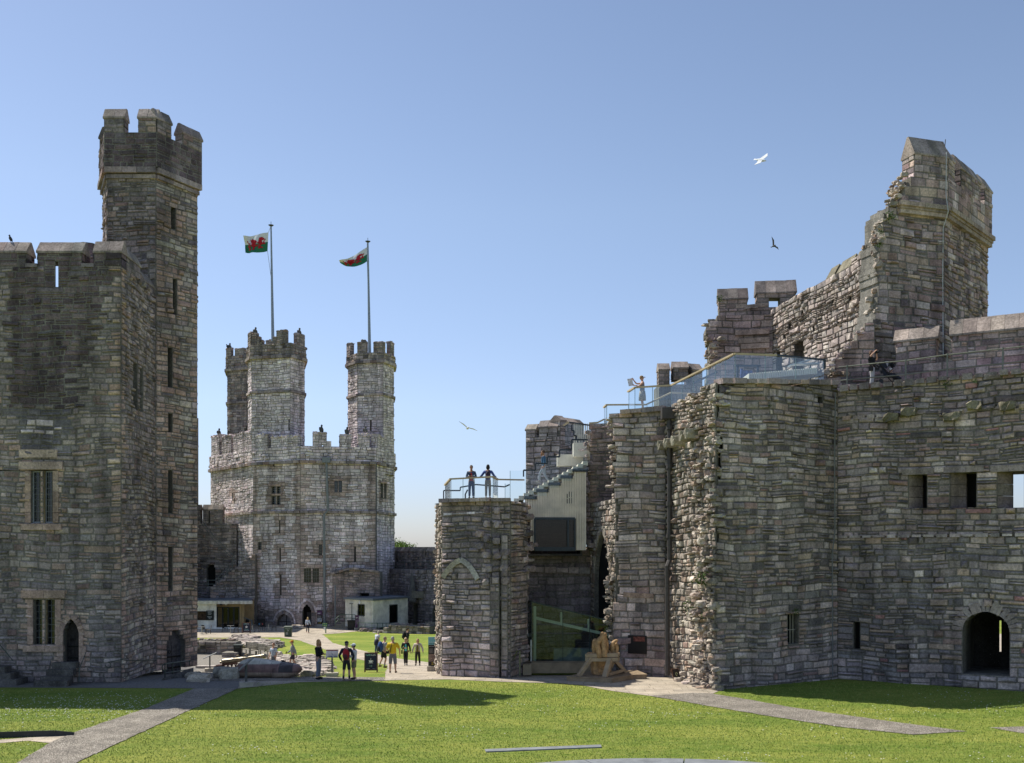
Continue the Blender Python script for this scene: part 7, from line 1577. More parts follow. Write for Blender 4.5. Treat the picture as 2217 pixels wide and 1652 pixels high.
# ================================================================= giant banded stone foot
def foot():
    m, N, L, b = _nodes('banded_stone'); b.inputs['Roughness'].default_value = .55
    tc = N.new('ShaderNodeTexCoord'); sp = N.new('ShaderNodeSeparateXYZ'); L.new(tc.outputs['Object'], sp.inputs[0])
    nz = N.new('ShaderNodeTexNoise'); nz.inputs['Scale'].default_value = 3; nz.inputs['Detail'].default_value = 8; L.new(tc.outputs['Object'], nz.inputs['Vector'])
    rp = N.new('ShaderNodeValToRGB'); rp.color_ramp.interpolation = 'CONSTANT'; e = rp.color_ramp.elements
    mr = N.new('ShaderNodeMapRange'); mr.inputs[1].default_value = 0; mr.inputs[2].default_value = .86; L.new(sp.outputs[2], mr.inputs[0]); L.new(mr.outputs[0], rp.inputs[0])
    e[0].position = 0; e[0].color = (.36, .27, .20, 1); e[1].position = .275; e[1].color = (.20, .115, .10, 1); q = e.new(.70); q.color = (.50, .47, .39, 1)
    # dark toe inlay
    gt = N.new('ShaderNodeMath'); gt.operation = 'GREATER_THAN'; L.new(sp.outputs[0], gt.inputs[0]); gt.inputs[1].default_value = 2.02
    lt = N.new('ShaderNodeMath'); lt.operation = 'LESS_THAN'; L.new(sp.outputs[0], lt.inputs[0]); lt.inputs[1].default_value = 2.68
    g2 = N.new('ShaderNodeMath'); g2.operation = 'GREATER_THAN'; L.new(sp.outputs[2], g2.inputs[0]); g2.inputs[1].default_value = .26
    a1 = N.new('ShaderNodeMath'); a1.operation = 'MULTIPLY'; L.new(gt.outputs[0], a1.inputs[0]); L.new(lt.outputs[0], a1.inputs[1]); a2 = N.new('ShaderNodeMath'); a2.operation = 'MULTIPLY'; L.new(a1.outputs[0], a2.inputs[0]); L.new(g2.outputs[0], a2.inputs[1])
    mx = N.new('ShaderNodeMix'); mx.data_type = 'RGBA'; L.new(a2.outputs[0], mx.inputs[0]); L.new(rp.outputs[0], mx.inputs[6]); mx.inputs[7].default_value = (.045, .035, .035, 1)
    my = N.new('ShaderNodeMix'); my.data_type = 'RGBA'; my.blend_type = 'MULTIPLY'; my.inputs[0].default_value = 1; L.new(mx.outputs[2], my.inputs[6]); r2 = N.new('ShaderNodeMapRange'); r2.inputs[1].default_value = .3; r2.inputs[2].default_value = .7; r2.inputs[3].default_value = .6; r2.inputs[4].default_value = 1.3; L.new(nz.outputs[0], r2.inputs[0]); L.new(r2.outputs[0], my.inputs[7])
    # joints between blocks
    br = N.new('ShaderNodeTexBrick'); mp = N.new('ShaderNodeMapping'); mp.inputs['Rotation'].default_value = (R90, 0, 0); L.new(tc.outputs['Object'], mp.inputs[0]); L.new(mp.outputs[0], br.inputs['Vector']); br.inputs['Scale'].default_value = 1; br.inputs['Brick Width'].default_value = .55; br.inputs['Row Height'].default_value = .31; br.inputs['Mortar Size'].default_value = .006
    mz_ = N.new('ShaderNodeMix'); mz_.data_type = 'RGBA'; L.new(br.outputs['Fac'], mz_.inputs[0]); L.new(my.outputs[2], mz_.inputs[6]); mz_.inputs[7].default_value = (.06, .045, .04, 1); L.new(mz_.outputs[2], b.inputs['Base Color'])
    bp = N.new('ShaderNodeBump'); bp.inputs['Distance'].default_value = .03; n3 = N.new('ShaderNodeTexNoise'); n3.inputs['Scale'].default_value = 14; n3.inputs['Detail'].default_value = 6; L.new(tc.outputs['Object'], n3.inputs['Vector']); L.new(n3.outputs[0], bp.inputs['Height']); L.new(bp.outputs[0], b.inputs['Normal'])
    x0 = X(508, 45.4); F = thing('foot_sculpture', 'giant carved foot of banded cream, reddish and dark stone on the cobbles', 'sculpture', (x0, 45.4, 0))
    def loft(xs, zt_, zb_, yc, hw, pw=2.6):
        q = MB(); n = 28; rings = []
        for x, t_, b_, y_, h_ in zip(xs, zt_, zb_, yc, hw):
            for k in range(n):
                a = 2*math.pi*k/n; c, s_ = math.cos(a), math.sin(a); e_ = 2/pw
                rings.append((x, y_+h_*np.sign(c)*abs(c)**e_, (t_+b_)/2+(t_-b_)/2*np.sign(s_)*abs(s_)**e_))
        m_ = len(xs); q.add(rings, [(i*n+k, i*n+(k+1) % n, (i+1)*n+(k+1) % n, (i+1)*n+k) for i in range(m_-1) for k in range(n)]+[tuple(range(n))[::-1], tuple((m_-1)*n+k for k in range(n))]); return q
    q = loft([0, .06, .2, .4, .7, 1.0, 1.35, 1.7, 2.0, 2.2, 2.3, 2.34], [.5, .6, .72, .80, .83, .81, .76, .70, .67, .64, .55, .45], [-.05]*9+[.02, .1, .2], [.55]*12, [.5, .55, .58, .6, .62, .62, .62, .62, .6, .56, .45, .3]); q.build('foot', m, F, smooth=True, local=True)
    q = loft([1.7, 1.95, 2.2, 2.45, 2.7, 2.88, 2.98, 3.04], [.5, .56, .60, .63, .63, .58, .5, .42], [-.05, -.05, -.05, -.03, .08, .16, .25, .33], [.2, .2, .18, .16, .15, .15, .15, .15], [.3, .36, .38, .38, .36, .3, .2, .08], 2.3); q.build('toe', m, F, smooth=True, local=True)
    for k, (yy, L_) in enumerate(((.52, 2.78), (.80, 2.62), (1.05, 2.42))):
        q = loft([1.8, 2.2, L_-.2, L_-.06, L_], [.5, .59, .6, .52, .44], [0, .08, .2, .28, .35], [yy]*5, [.15, .16, .15, .11, .04], 2.2); q.build('toe', m, F, smooth=True, local=True)
foot()
t = thing('boulders', 'two rough grey brown boulders against the heel of the giant stone foot', 'stones', (X(488, 45.3), 45.3, 0))
for px, w_, h_, y_ in ((478, .72, .42, 46.0), (496, .85, .50, 45.1)):
    s = MB(); s.rock((X(px, y_), y_, h_*.45), (w_, .8, h_*1.05), np.random.default_rng(int(px)), (.36, .33, .27), rz=.2, rough=.16); s.build('boulder', MS, t)

# ================================================================= wooden catapult sculpture
CT = thing('wooden_catapult', 'carved pale wooden catapult with a giant hand on a low timber platform', 'sculpture', (X(1300, 44.8), 44.8, 0))
DECK = mat('platform_boards', (.27, .20, .13), .8, var=.15, scale=3); OAK = mat('carved_oak', (.36, .215, .10), .6, var=.28, scale=5, bump=.03, bscale=9); OAKL = mat('weathered_beam', (.33, .245, .16), .7, var=.14, scale=2)
PL = [(2.43, 44.15), (4.36, 43.55), (5.46, 44.75), (6.07, 44.85), (5.82, 46.3), (3.65, 46.0)]
m_ = MB(); m_.prism(PL, 0, .19); m_.build('platform', DECK, CT)
m_ = MB()
for k in range(13):
    y0 = 43.55+k*.215; q = clip(clip(offset_poly(PL, .03), 1, y0+.008, False), 1, y0+.207, True)
    if len(q) >= 3: m_.prism(q, .19, .225)
m_.build('platform_boards', DECK, CT)
zz = lambda px, py, d: P(px, py, d)
def beam(a, b, w, m=OAKL, name='beam', h=None): q = MB(); q.bar(a, b, w, h or w); return q.build(name, m, CT, bevel=.012)
beam(zz(1267, 1419.5, 44.5), zz(1338, 1417.5, 44.2), .17, h=.17); beam(zz(1267, 1428, 44.5), zz(1338, 1427.5, 44.2), .17, h=.165)
beam(zz(1274, 1418, 45.4), zz(1341, 1417, 45.2), .17); beam(zz(1274, 1427, 45.4), zz(1341, 1426, 45.2), .17)
a = zz(1251, 1465, 44.2); beam((a[0], 44.2, .2), zz(1279, 1425, 44.45), .2, name='leg', h=.16); a = zz(1309, 1466, 43.75); beam((a[0], 43.85, .2), zz(1320, 1427, 44.25), .22, name='leg', h=.18)
a = zz(1356, 1460, 45.3); beam((a[0], 45.4, .2), zz(1331, 1431, 45.1), .2, name='leg', h=.16); a = zz(1290, 1455, 46); beam((a[0]-.1, 46.0, .2), zz(1283, 1430, 45.4), .18, name='leg')
beam(zz(1316, 1460, 44.2), zz(1347, 1451.5, 45.2), .13, name='brace'); beam(zz(1288, 1434, 44.6), zz(1303, 1434.5, 45.1), .14, name='brace'); beam(zz(1328, 1433, 44.9), zz(1316, 1458, 45.0), .12, name='brace')
def carve(pts, r, name='finger', m=OAK):
    q = MB(); P_ = [np.array(P(x, y, d)) for x, y, d in pts]; n = len(P_); out = []; ro = []
    for i in range(n-1):
        p0 = P_[max(i-1, 0)]; p1 = P_[i]; p2 = P_[i+1]; p3 = P_[min(i+2, n-1)]
        for t_ in np.linspace(0, 1, 5)[:-1]:
            out.append(.5*((2*p1)+(-p0+p2)*t_+(2*p0-5*p1+4*p2-p3)*t_**2+(-p0+3*p1-3*p2+p3)*t_**3)); ro.append(r[i]*(1-t_)+r[i+1]*t_)
    out.append(P_[-1]); ro.append(r[-1]); d = nrm(out[-1]-out[-2]); 
    for k in (.35, .7, .92): out.append(P_[-1]+d*r[-1]*k); ro.append(r[-1]*math.sqrt(1-k*k))
    q.tube(out, ro, 12); o = q.build(name, m, CT, smooth=True); nl = MB(); return o
carve([(1298, 1423, 44.35), (1296, 1410, 44.35), (1293, 1395, 44.4), (1299, 1384, 44.4), (1309, 1374, 44.5)], [.13, .13, .135, .13, .10])
carve([(1309, 1423, 44.3), (1308, 1405, 44.35), (1306, 1390, 44.4), (1303, 1372, 44.45)], [.135, .135, .125, .10]); carve([(1313, 1410, 44.6), (1312, 1392, 44.6), (1308, 1381, 44.6)], [.11, .11, .10])
carve([(1288, 1415, 44.7), (1287, 1400, 44.7), (1288, 1388, 44.7)], [.13, .14, .13]); carve([(1330, 1416, 44.6), (1326, 1402, 44.6), (1329, 1391, 44.6), (1335, 1386.5, 44.6)], [.14, .13, .11, .06], 'thumb')
carve([(1333, 1416, 44.45), (1336, 1404, 44.45), (1334, 1394, 44.45)], [.07, .07, .06], 'thumb')
m_ = MB(); m_.ball(zz(1322, 1414, 44.75), (.3, .22, .16), seg=14); m_.ball(zz(1278, 1416, 44.8), (.2, .2, .1), seg=12); m_.build('palm', OAK, CT, smooth=True)
m_ = MB(); m_.rock(zz(1298, 1444, 44.9), (.75, .7, .62), np.random.default_rng(5), rough=.2, rz=.1); m_.rock(zz(1306, 1452, 44.9), (.5, .5, .4), np.random.default_rng(8), rough=.2, rz=.3); m_.build('carved_fist', OAK, CT)
# small board leaning on the broken wall foot
gx, gy = G(1466, 1474); t = thing('notice_board', 'small black framed notice leaning against the foot of the broken wall', 'sign', (gx, gy-.1, .015), .5)
local('frame', WALN, t, lambda q: q.extrude([(-.2, 0, 0), (.2, 0, 0), (.2, .2, .52), (-.2, .2, .52)], (0, .03, .0))); b = local('panel', BLKP, t, lambda q: q.extrude([(-.17, -.001, .03), (.17, -.001, .03), (.17, .178, .49), (-.17, .178, .49)], (0, -.012, .005))); local('symbol', mat('print_gold', (.55, .55, .25), .6), b, lambda q: q.tube([(.05*math.cos(a), .08+.03*math.sin(a)-.0, .29+.07*math.sin(a)) for a in np.linspace(0, 5, 9)], .012, 5))

# ================================================================= birds
def bird(name, label, p, span, heading, roll, wings, cols, pitch=0.0):
    t = thing(name, label, 'bird', p, heading); t.rotation_euler = (pitch, roll, heading); B = mat('bird_'+name+'_body', cols[0], .7, var=.05); Wg = mat('bird_'+name+'_wing', cols[1], .7, var=.05); s = span
    q = MB(); q.tube([(0, -.26*s, 0), (0, -.2*s, .01*s), (0, -.1*s, 0), (0, .05*s, 0), (0, .16*s, 0), (0, .24*s, 0)], [.012*s, .04*s, .055*s, .06*s, .035*s, .012*s], 10); q.ball((0, -.2*s, .012*s), .038*s, seg=8, ring=6); q.build('body', B, t, smooth=True, local=True)
    q = MB(); q.tube([(0, -.235*s, .01*s), (0, -.285*s, -.004*s)], [.012*s, .003*s], 6); q.build('bill', mat('bill_yellow', (.6, .4, .05), .5), t, local=True)
    q = MB(); q.add([(-.02*s, .2*s, 0), (.02*s, .2*s, 0), (.06*s, .32*s, 0), (-.06*s, .32*s, 0), (0, .22*s, .01*s)], [(0, 3, 2, 1), (0, 1, 4), (1, 2, 4), (2, 3, 4), (3, 0, 4)]); q.build('tail', B, t, local=True)
    for sd, (u1, u2) in zip((-1, 1), wings):
        j = [(sd*.03*s, -.1*s, .02*s), (sd*.26*s, -.17*s, .02*s+.26*s*math.tan(u1)), (sd*.5*s, -.02*s, .02*s+.26*s*math.tan(u1)+.26*s*math.tan(u2)), (sd*.27*s, .0, .015*s+.26*s*math.tan(u1)), (sd*.03*s, .08*s, .02*s)]
        q = MB(); q.extrude(j, (0, 0, .012*s)); q.build('wing', Wg, t, local=True)
bird('gull', 'large white gull banking in the upper right sky', P(1646, 347, 60), 1.45, .5, -.75, ((.1, .1), (.1, -.1)), ((.78, .78, .78), (.70, .71, .72)), pitch=.5)
bird('dark_bird', 'small dark bird with raised wing right of centre in the sky', P(1674, 533, 70), .95, .4, .5, ((.8, .7), (.05, -.05)), ((.03, .03, .03), (.035, .035, .035)))
bird('gull', 'pale gull gliding above the low gatehouse deck', P(1012, 927, 70), 1.45, .2, .25, ((.35, .3), (.0, -.1)), ((.62, .62, .62), (.22, .22, .22)))
def perched(px, py, d, label, s=.3):
    t = thing('pigeon', label, 'bird', P(px, py, d)); q = MB(); q.tube([(.35*s, 0, -.2*s), (.1*s, 0, .1*s), (-.1*s, 0, .5*s), (-.18*s, 0, .8*s)], [.06*s, .28*s, .26*s, .12*s], 9); q.ball((-.2*s, 0, .95*s), .16*s, seg=8, ring=6); q.build('body', mat('pigeon_dark', (.04, .042, .05), .7), t, smooth=True, local=True)
    q = MB(); q.tube([(-.33*s, 0, .95*s), (-.5*s, 0, .9*s)], [.05*s, .01*s], 5); q.build('bill', mat('pigeon_bill', (.1, .09, .08), .6), t, local=True)
    q = MB(); q.tube([(0, 0, -.35*s), (0, 0, 0)], .04*s, 5); q.build('leg', mat('pigeon_leg', (.3, .1, .08), .6), t, local=True)
perched(23, 521, 44.1, 'dark pigeon perched on the leftmost battlement', .24); perched(492, 753, 130.5, 'dark bird perched on the rear left turret of the far tower', .45)

# ================================================================= tree beyond the wall
def tree(px, py_top, py_base, d, w, label, seed):
    r = np.random.default_rng(seed); base = (X(px, d), d, -3.0); top = Z(py_top, d); t = thing('tree', label, 'tree', base); q = MB()
    q.tube([base, (base[0]+.2, d, (base[2]+top)*.5), (base[0], d, top-1.5)], [.35, .22, .06], 8)
    for k in range(7): a = r.uniform(0, 6.28); z = base[2]+(top-base[2])*r.uniform(.35, .75); q.tube([(base[0]+.1, d, z), (base[0]+math.cos(a)*w*.35, d+math.sin(a)*w*.35, z+1.6)], [.12, .03], 6)
    q.build('trunk', mat('bark', (.09, .075, .055), .95, var=.3), t)
    V = []; cl = [(r.normal(0, .30)*w, r.normal(0, .25)*w, r.uniform(-.5, .45)*w) for _ in range(34)]; zc_ = top-w*.55
    for c in cl:
        for _ in range(260):
            p = np.array((base[0]+c[0], d+c[1], zc_+c[2]))+r.normal(0, .095, 3)*w; a = nrm(r.normal(0, 1, 3)); b = nrm(np.cross(a, r.normal(0, 1, 3))); l = r.uniform(.1, .22); V.append([p-a*l*.5, p+b*l, p+a*l*.5, p-b*l*.6])
    V = np.array(V).reshape(-1, 3); V[:, 2] = np.minimum(V[:, 2], top+.3); q = MB(); q.quadmesh(V, np.arange(len(V)).reshape(-1, 4), np.ones((len(V), 4))); q.build('crown', mat('leaf_green', (.115, .17, .035), .7, var=.3, scale=1.2), t)
tree(862, 1166, 1180, 175, 4.6, 'small green tree showing above the wall right of the far tower', 3); tree(872, 1176, 1190, 180, 3.4, 'lower green tree just right of the first behind the curtain wall', 4)
# ================================================================= people
def skin_mesh(name, joints, edges, m, parent, sub=2):
    names = list(joints); me = bpy.data.meshes.new(name); me.from_pydata([joints[n][0] for n in names], [(names.index(a), names.index(b)) for a, b in edges], [])
    o = bpy.data.objects.new(name, me); COL.objects.link(o); o.modifiers.new('skin', 'SKIN')
    sv = me.skin_vertices[0].data
    for i, n in enumerate(names):
        r = joints[n][1]; sv[i].radius = (r, r) if not hasattr(r, '__len__') else r; sv[i].use_root = (i == 0)
    sm = o.modifiers.new('sub', 'SUBSURF'); sm.levels = sub; sm.render_levels = sub
    bpy.context.view_layer.update(); dg = bpy.context.evaluated_depsgraph_get(); m2 = bpy.data.meshes.new_from_object(o.evaluated_get(dg)); m2.name = name
    COL.objects.unlink(o); bpy.data.objects.remove(o); m2.materials.clear(); m2.materials.append(m); m2.polygons.foreach_set('use_smooth', np.ones(len(m2.polygons), bool))
    q = bpy.data.objects.new(name, m2); COL.objects.link(q)
    if parent is not None: q.parent = parent
    return q
SKIN = mat('skin_fair', (.50, .29, .20), .6, var=.05); SKIN2 = mat('skin_tan', (.36, .20, .13), .6, var=.05)
def cloth(name, col, var=.06, col2=None, scale=6): return mat('cloth_'+name, col, .85, var=var, col2=col2, scale=scale)
def person(px, py, hgt, rz, label, *, d=None, z=None, skin=SKIN, top=None, sleeve=1.0, legs=None, leglen=1.0, shoes=(.03, .025, .02), hair=(.12, .08, .05), hairlen=.0, hat=None, pose={}, build=1.0, vest=None, pack=None, bag=None, beard=None, extra=None, skirt=False, sock=None, hip=1.0):
    if d is None: gx, gy = G(px, py); gz = zt(gx, gy)+.02
    else: gx, gy, gz = X(px, d), d, (z if z is not None else Z(py, d))
    s = hgt/1.75; J = {}
    lean = pose.get('lean', 0.0); hy = pose.get('head', 0.0)
    def tp(x, y, zz): # bend the upper body about the hips
        a = lean; dz = zz-.95; return (x*s, (y-dz*math.sin(a))*s, (.95+dz*math.cos(a)+y*0)*s)
    b = build
    B = {'pelvis': ((0, 0, .93*s), .125*s*b), 'waist': (tp(0, 0, 1.08), .115*s*b), 'chest': (tp(0, .0, 1.29), .135*s*b), 'neck0': (tp(0, .01, 1.42), .085*s), 'neck': (tp(0, 0, 1.50), .052*s)}
    hx = tp(0, -.02, 1.60); hd = tp(0, -.03, 1.70); B['head'] = (hx, .078*s); B['crown'] = (hd, .07*s)
    E = [('pelvis', 'waist'), ('waist', 'chest'), ('chest', 'neck0'), ('neck0', 'neck'), ('neck', 'head'), ('head', 'crown')]
    arms = {}
    for sd, k in ((-1, 'l'), (1, 'r')):
        sh = tp(sd*.175*(.6+.4*b), .01, 1.40); el, ha = pose.get('arm_'+k, ((.222, .03, 1.12), (.235, -.07, .88)))
        el = tp(sd*el[0], el[1], el[2]); ha = tp(sd*ha[0], ha[1], ha[2])
        arms[k] = (sh, el, ha); B['sh'+k] = (sh, .062*s*b); B['el'+k] = (el, .043*s*(.5+.5*b)); B['wr'+k] = (ha, .028*s)
        E += [('neck0', 'sh'+k), ('sh'+k, 'el'+k), ('el'+k, 'wr'+k)]
        f = nrm(np.array(ha)-np.array(el)); B['pa'+k] = (tuple(np.array(ha)+f*.055*s), (.038*s, .018*s)); E.append(('wr'+k, 'pa'+k))
        side = nrm(np.cross(f, (sd*.9, .2, .1))); curl = nrm(np.array((-sd*.55, -.6, 0)))
        for q, (off_, ln) in enumerate(((-.03, .062), (-.010, .072), (.010, .068), (.03, .052))):
            p0 = np.array(ha)+f*.07*s+side*off_*s; p1 = p0+f*ln*.55*s; p2 = p1+(f*.6+curl*.5)*ln*.5*s
            for nn, pp, rr in (('a', p0, .0095), ('b', p1, .009), ('c', p2, .0075)): B['f%s%d%s' % (k, q, nn)] = (tuple(pp), rr*s)
            E += [('pa'+k, 'f%s%da' % (k, q)), ('f%s%da' % (k, q), 'f%s%db' % (k, q)), ('f%s%db' % (k, q), 'f%s%dc' % (k, q))]
        p0 = np.array(ha)+f*.02*s-side*.035*s; p1 = p0+(f*.6-side*.6)*.045*s; B['t%sa' % k] = (tuple(p0), .012*s); B['t%sb' % k] = (tuple(p1), .009*s); E += [('wr'+k, 't%sa' % k), ('t%sa' % k, 't%sb' % k)]
        kn, an = pose.get('leg_'+k, ((.095, -.02, .50), (.10, .03, .09))); hp = (sd*.09*s*hip, 0, .88*s); kn = (sd*kn[0]*s, kn[1]*s, kn[2]*s); an = (sd*an[0]*s, an[1]*s, an[2]*s)
        B['hi'+k] = (hp, .092*s*b*hip); B['kn'+k] = (kn, .058*s*(.4+.6*b)); ml = tuple((np.array(kn)*.6+np.array(an)*.4)+np.array((0, .015*s, 0))); B['cf'+k] = (ml, .053*s*(.4+.6*b)); B['an'+k] = (an, .034*s); B['to'+k] = ((an[0]+sd*.02*s, an[1]-.15*s, max(.03, an[2]-.06)*1.0), .03*s)
        E += [('pelvis', 'hi'+k), ('hi'+k, 'kn'+k), ('kn'+k, 'cf'+k), ('cf'+k, 'an'+k), ('an'+k, 'to'+k)]
    o = skin_mesh('person', B, E, skin, None, 1); o.location = (gx, gy, gz); o.rotation_euler = (0, 0, rz); tag(o, label, 'person')
    # face details on the head
    turn = pose.get('turn', 0.0); ct, st_ = math.cos(turn), math.sin(turn); hc = np.array(hx)*.5+np.array(hd)*.5
    def hp_(x, y, zz): return (hc[0]+(x*ct-y*st_)*s, hc[1]+(x*st_+y*ct)*s, hc[2]+zz*s)
    AX = np.array([(ct, st_, 0), (-st_, ct, 0), (0, 0, 1)])
    q = MB(); q.ball(hp_(0, 0, 0), (.076*s, .092*s, .118*s), ax=AX, seg=14, ring=10); q.ball(hp_(0, -.094, -.012), (.012*s, .018*s, .022*s), ax=AX, seg=6, ring=5)
    for e_ in (-1, 1): q.ball(hp_(e_*.078, .005, -.01), (.012*s, .02*s, .03*s), ax=AX, seg=6, ring=5)
    q.build('face', skin, o, smooth=True, local=True)
    q = MB()
    for e_ in (-1, 1): q.ball(hp_(e_*.03, -.083, .012), .011*s, seg=6, ring=4)
    q.box(hp_(0, -.088, -.052), (.045*s, .01*s, .008*s), ax=AX); q.build('eyes', mat('eye_dark', (.04, .02, .02), .4), o, local=True)
    if hair is not None:
        hm = mat('hair_%.2f_%.2f' % (hair[0], hair[2]), hair, .8, var=.2, scale=30)
        q = MB(); r_ = np.random.default_rng(int(abs(px))); q.ball(hp_(0, .022, .028), (.088*s, .098*s, .108*s), ax=AX, seg=14, ring=9)
        if hairlen: q.ball(hp_(0, .05, -.04-hairlen*.35), (.095*s, .07*s, (.09+hairlen*.6)*s), ax=AX, seg=14, ring=9); [q.ball(hp_(e_*.074, .040, -.03-hairlen*.3), (.026*s, .05*s, (.07+hairlen*.5)*s), ax=AX, seg=8, ring=6) for e_ in (-1, 1)]
        q.build('hair', hm, o, smooth=True, local=True)
    if beard: q = MB(); q.ball(hp_(0, -.075, -.10), (.05*s, .045*s, .085*s), ax=AX, seg=10, ring=8); q.build('beard', mat('beard', beard, .9, var=.2, scale=30), o, smooth=True, local=True)
    if hat:
        col, kind = hat; q = MB(); q.ball(hp_(0, .015, .055), (.094*s, .104*s, .088*s), ax=AX, seg=14, ring=8)
        if kind == 'cap': q.box(hp_(0, -.125, .045), (.13*s, .11*s, .015*s), ax=AX)
        if kind == 'brim': q.tube([hp_(0, 0, .035), hp_(0, 0, .045)], .15*s, 14)
        q.build('hat', cloth('hat%.2f%.2f' % (col[0], col[1]), col), o, smooth=False, local=True)
    # clothing as its own skins
    def garment(name, keys, edges, col, grow, m=None):
        JJ = {k: (v[0], tuple(np.atleast_1d(v[1])*grow[1]+grow[0]*s) if hasattr(v[1], '__len__') else v[1]*grow[1]+grow[0]*s) for k, v in keys.items()}
        return skin_mesh(name, JJ, edges, m or cloth('%s%d' % (name, int(px)), col[0] if isinstance(col[0], tuple) else col, var=.05), o, 1)
    if top is not None:
        K = {k: B[k] for k in ('pelvis', 'waist', 'chest', 'neck0')}; K['pelvis'] = ((0, 0, .85*s), (.158*s*b*hip, .125*s*b*hip)); EE = [('pelvis', 'waist'), ('waist', 'chest'), ('chest', 'neck0')]
        for k in 'lr':
            sh, el, ha = [np.array(v) for v in arms[k]]; K['sh'+k] = B['sh'+k]; EE.append(('neck0', 'sh'+k))
            if sleeve >= 1: K['el'+k] = B['el'+k]; K['cu'+k] = (tuple(ha*.92+el*.08), .036*s); EE += [('sh'+k, 'el'+k), ('el'+k, 'cu'+k)]
            elif sleeve > 0: K['cu'+k] = (tuple(sh*(1-sleeve)+el*sleeve), .062*s); EE += [('sh'+k, 'cu'+k)]
        m = None
        if isinstance(top, str): m = MATS[top]
        g_ = garment('jacket' if sleeve >= 1 else 'shirt', K, EE, top if m is None else (0, 0, 0), (.014, 1.06), m)
    if vest:      # open front panel of a second colour
        q = MB(); c0 = np.array(tp(0, -.145*b, 1.36)); c1 = np.array(tp(0, -.165*b, 1.12)); c2 = np.array(tp(0, -.155*b, .93)); w_ = .062*s*b
        q.extrude([tuple(c0+np.array((-w_*.7, 0, 0))), tuple(c1+np.array((-w_, 0, 0))), tuple(c2+np.array((-w_*1.1, 0, 0))), tuple(c2+np.array((w_*1.1, 0, 0))), tuple(c1+np.array((w_, 0, 0))), tuple(c0+np.array((w_*.7, 0, 0)))], (0, .05*s, 0)); q.build('shirt', cloth('vest%d' % int(px), vest), o, local=True)
    if legs is not None:
        K = {'top': (tp(0, 0, 1.03), .100*s*b), 'pelvis': ((0, 0, .92*s), .115*s*b*hip)}; EE = [('top', 'pelvis')]
        for k in 'lr':
            K['hi'+k] = ((B['hi'+k][0][0]*.86, 0, .84*s), B['hi'+k][1]*.90); hp, kn, an = [np.array(B[j+k][0]) for j in ('hi', 'kn', 'an')]; EE.append(('pelvis', 'hi'+k))
            if leglen >= 1: K['kn'+k] = B['kn'+k]; K['an'+k] = (tuple(an+np.array((0, 0, .0))), .048*s); EE += [('hi'+k, 'kn'+k), ('kn'+k, 'an'+k)]
            elif leglen > .5: K['kn'+k] = B['kn'+k]; e_ = kn+(an-kn)*(leglen-.5)*2; K['cu'+k] = (tuple(e_), .075*s); EE += [('hi'+k, 'kn'+k), ('kn'+k, 'cu'+k)]
            else: e_ = hp+(kn-hp)*leglen*2; K['cu'+k] = (tuple(e_), .088*s*b); EE += [('hi'+k, 'cu'+k)]
        garment('trousers' if leglen >= 1 else ('skirt' if skirt else 'shorts'), K, EE, legs, (.012, 1.08), MATS[legs] if isinstance(legs, str) else None)
        if skirt: q = MB(); q.tube([(0, 0, .98*s), (0, 0, .75*s), (0, 0, .50*s)], [.15*s, .18*s, .19*s], 14); q.build('skirt', MATS[legs] if isinstance(legs, str) else cloth('skirt', legs), o, smooth=True, local=True)
    for k in 'lr':
        a = np.array(B['an'+k][0]); t_ = np.array(B['to'+k][0]); q = MB(); dr = nrm((t_-a)*np.array((1, 1, 0))); A2 = np.array([(-dr[1], dr[0], 0), tuple(dr), (0, 0, 1)])
        c = a+dr*.06*s; c[2] = max(.045*s, a[2]-.045*s); q.ball(tuple(c), (.05*s, .14*s, .052*s), ax=A2, seg=10, ring=7); q.build('shoe', cloth('shoe%d' % int(px), shoes), o, smooth=True, local=True)
        if sock: kn = np.array(B['kn'+k][0]); q = MB(); q.tube([tuple(a), tuple(a+(kn-a)*.35)], [.04*s, .052*s], 9); q.build('sock', cloth('sock%d' % int(px), sock), o, local=True)
    if pack:
        col, col2, sz = pack; q = MB(); c = np.array(tp(0, .135*b+.10, 1.20)); q.ball(tuple(c), (.15*s*sz, .12*s*sz, .26*s*sz), seg=12, ring=9); q.build('backpack', cloth('pack%d' % int(px), col), o, smooth=True, local=True)
        q = MB(); q.ball(tuple(c+np.array((0, .06*s*sz, -.08*s))), (.11*s*sz, .09*s*sz, .14*s*sz), seg=12, ring=8)
        for e_ in (-1, 1): q.tube([tp(e_*.09, .16, 1.36), tp(e_*.10, .05, 1.475), tp(e_*.10, -.10, 1.42), tp(e_*.11, -.15*b, 1.2), tp(e_*.12, -.02, 1.05)], .02*s, 6)
        q.build('backpack_straps', cloth('packb%d' % int(px), col2), o, smooth=True, local=True)
    if bag:
        q = MB(); c = np.array(((bag*.24)*s, -.02*s, .86*s)); q.box(tuple(c), (.1*s, .2*s, .22*s)); q.build('shoulder_bag', cloth('bag', (.02, .02, .022)), o, local=True)
        q = MB(); q.tube([tuple(c+np.array((0, 0, .1*s))), tp(bag*.17, -.13*b, 1.15), tp(-bag*.06, -.12*b, 1.42), tp(-bag*.08, .02, 1.475), tp(0, .15*b, 1.25), tuple(c+np.array((0, .06*s, .1*s)))], .012*s, 6); q.build('bag_strap', cloth('bag', (.02, .02, .022)), o, local=True)
    if extra: extra(o, s, tp, B)
    return o
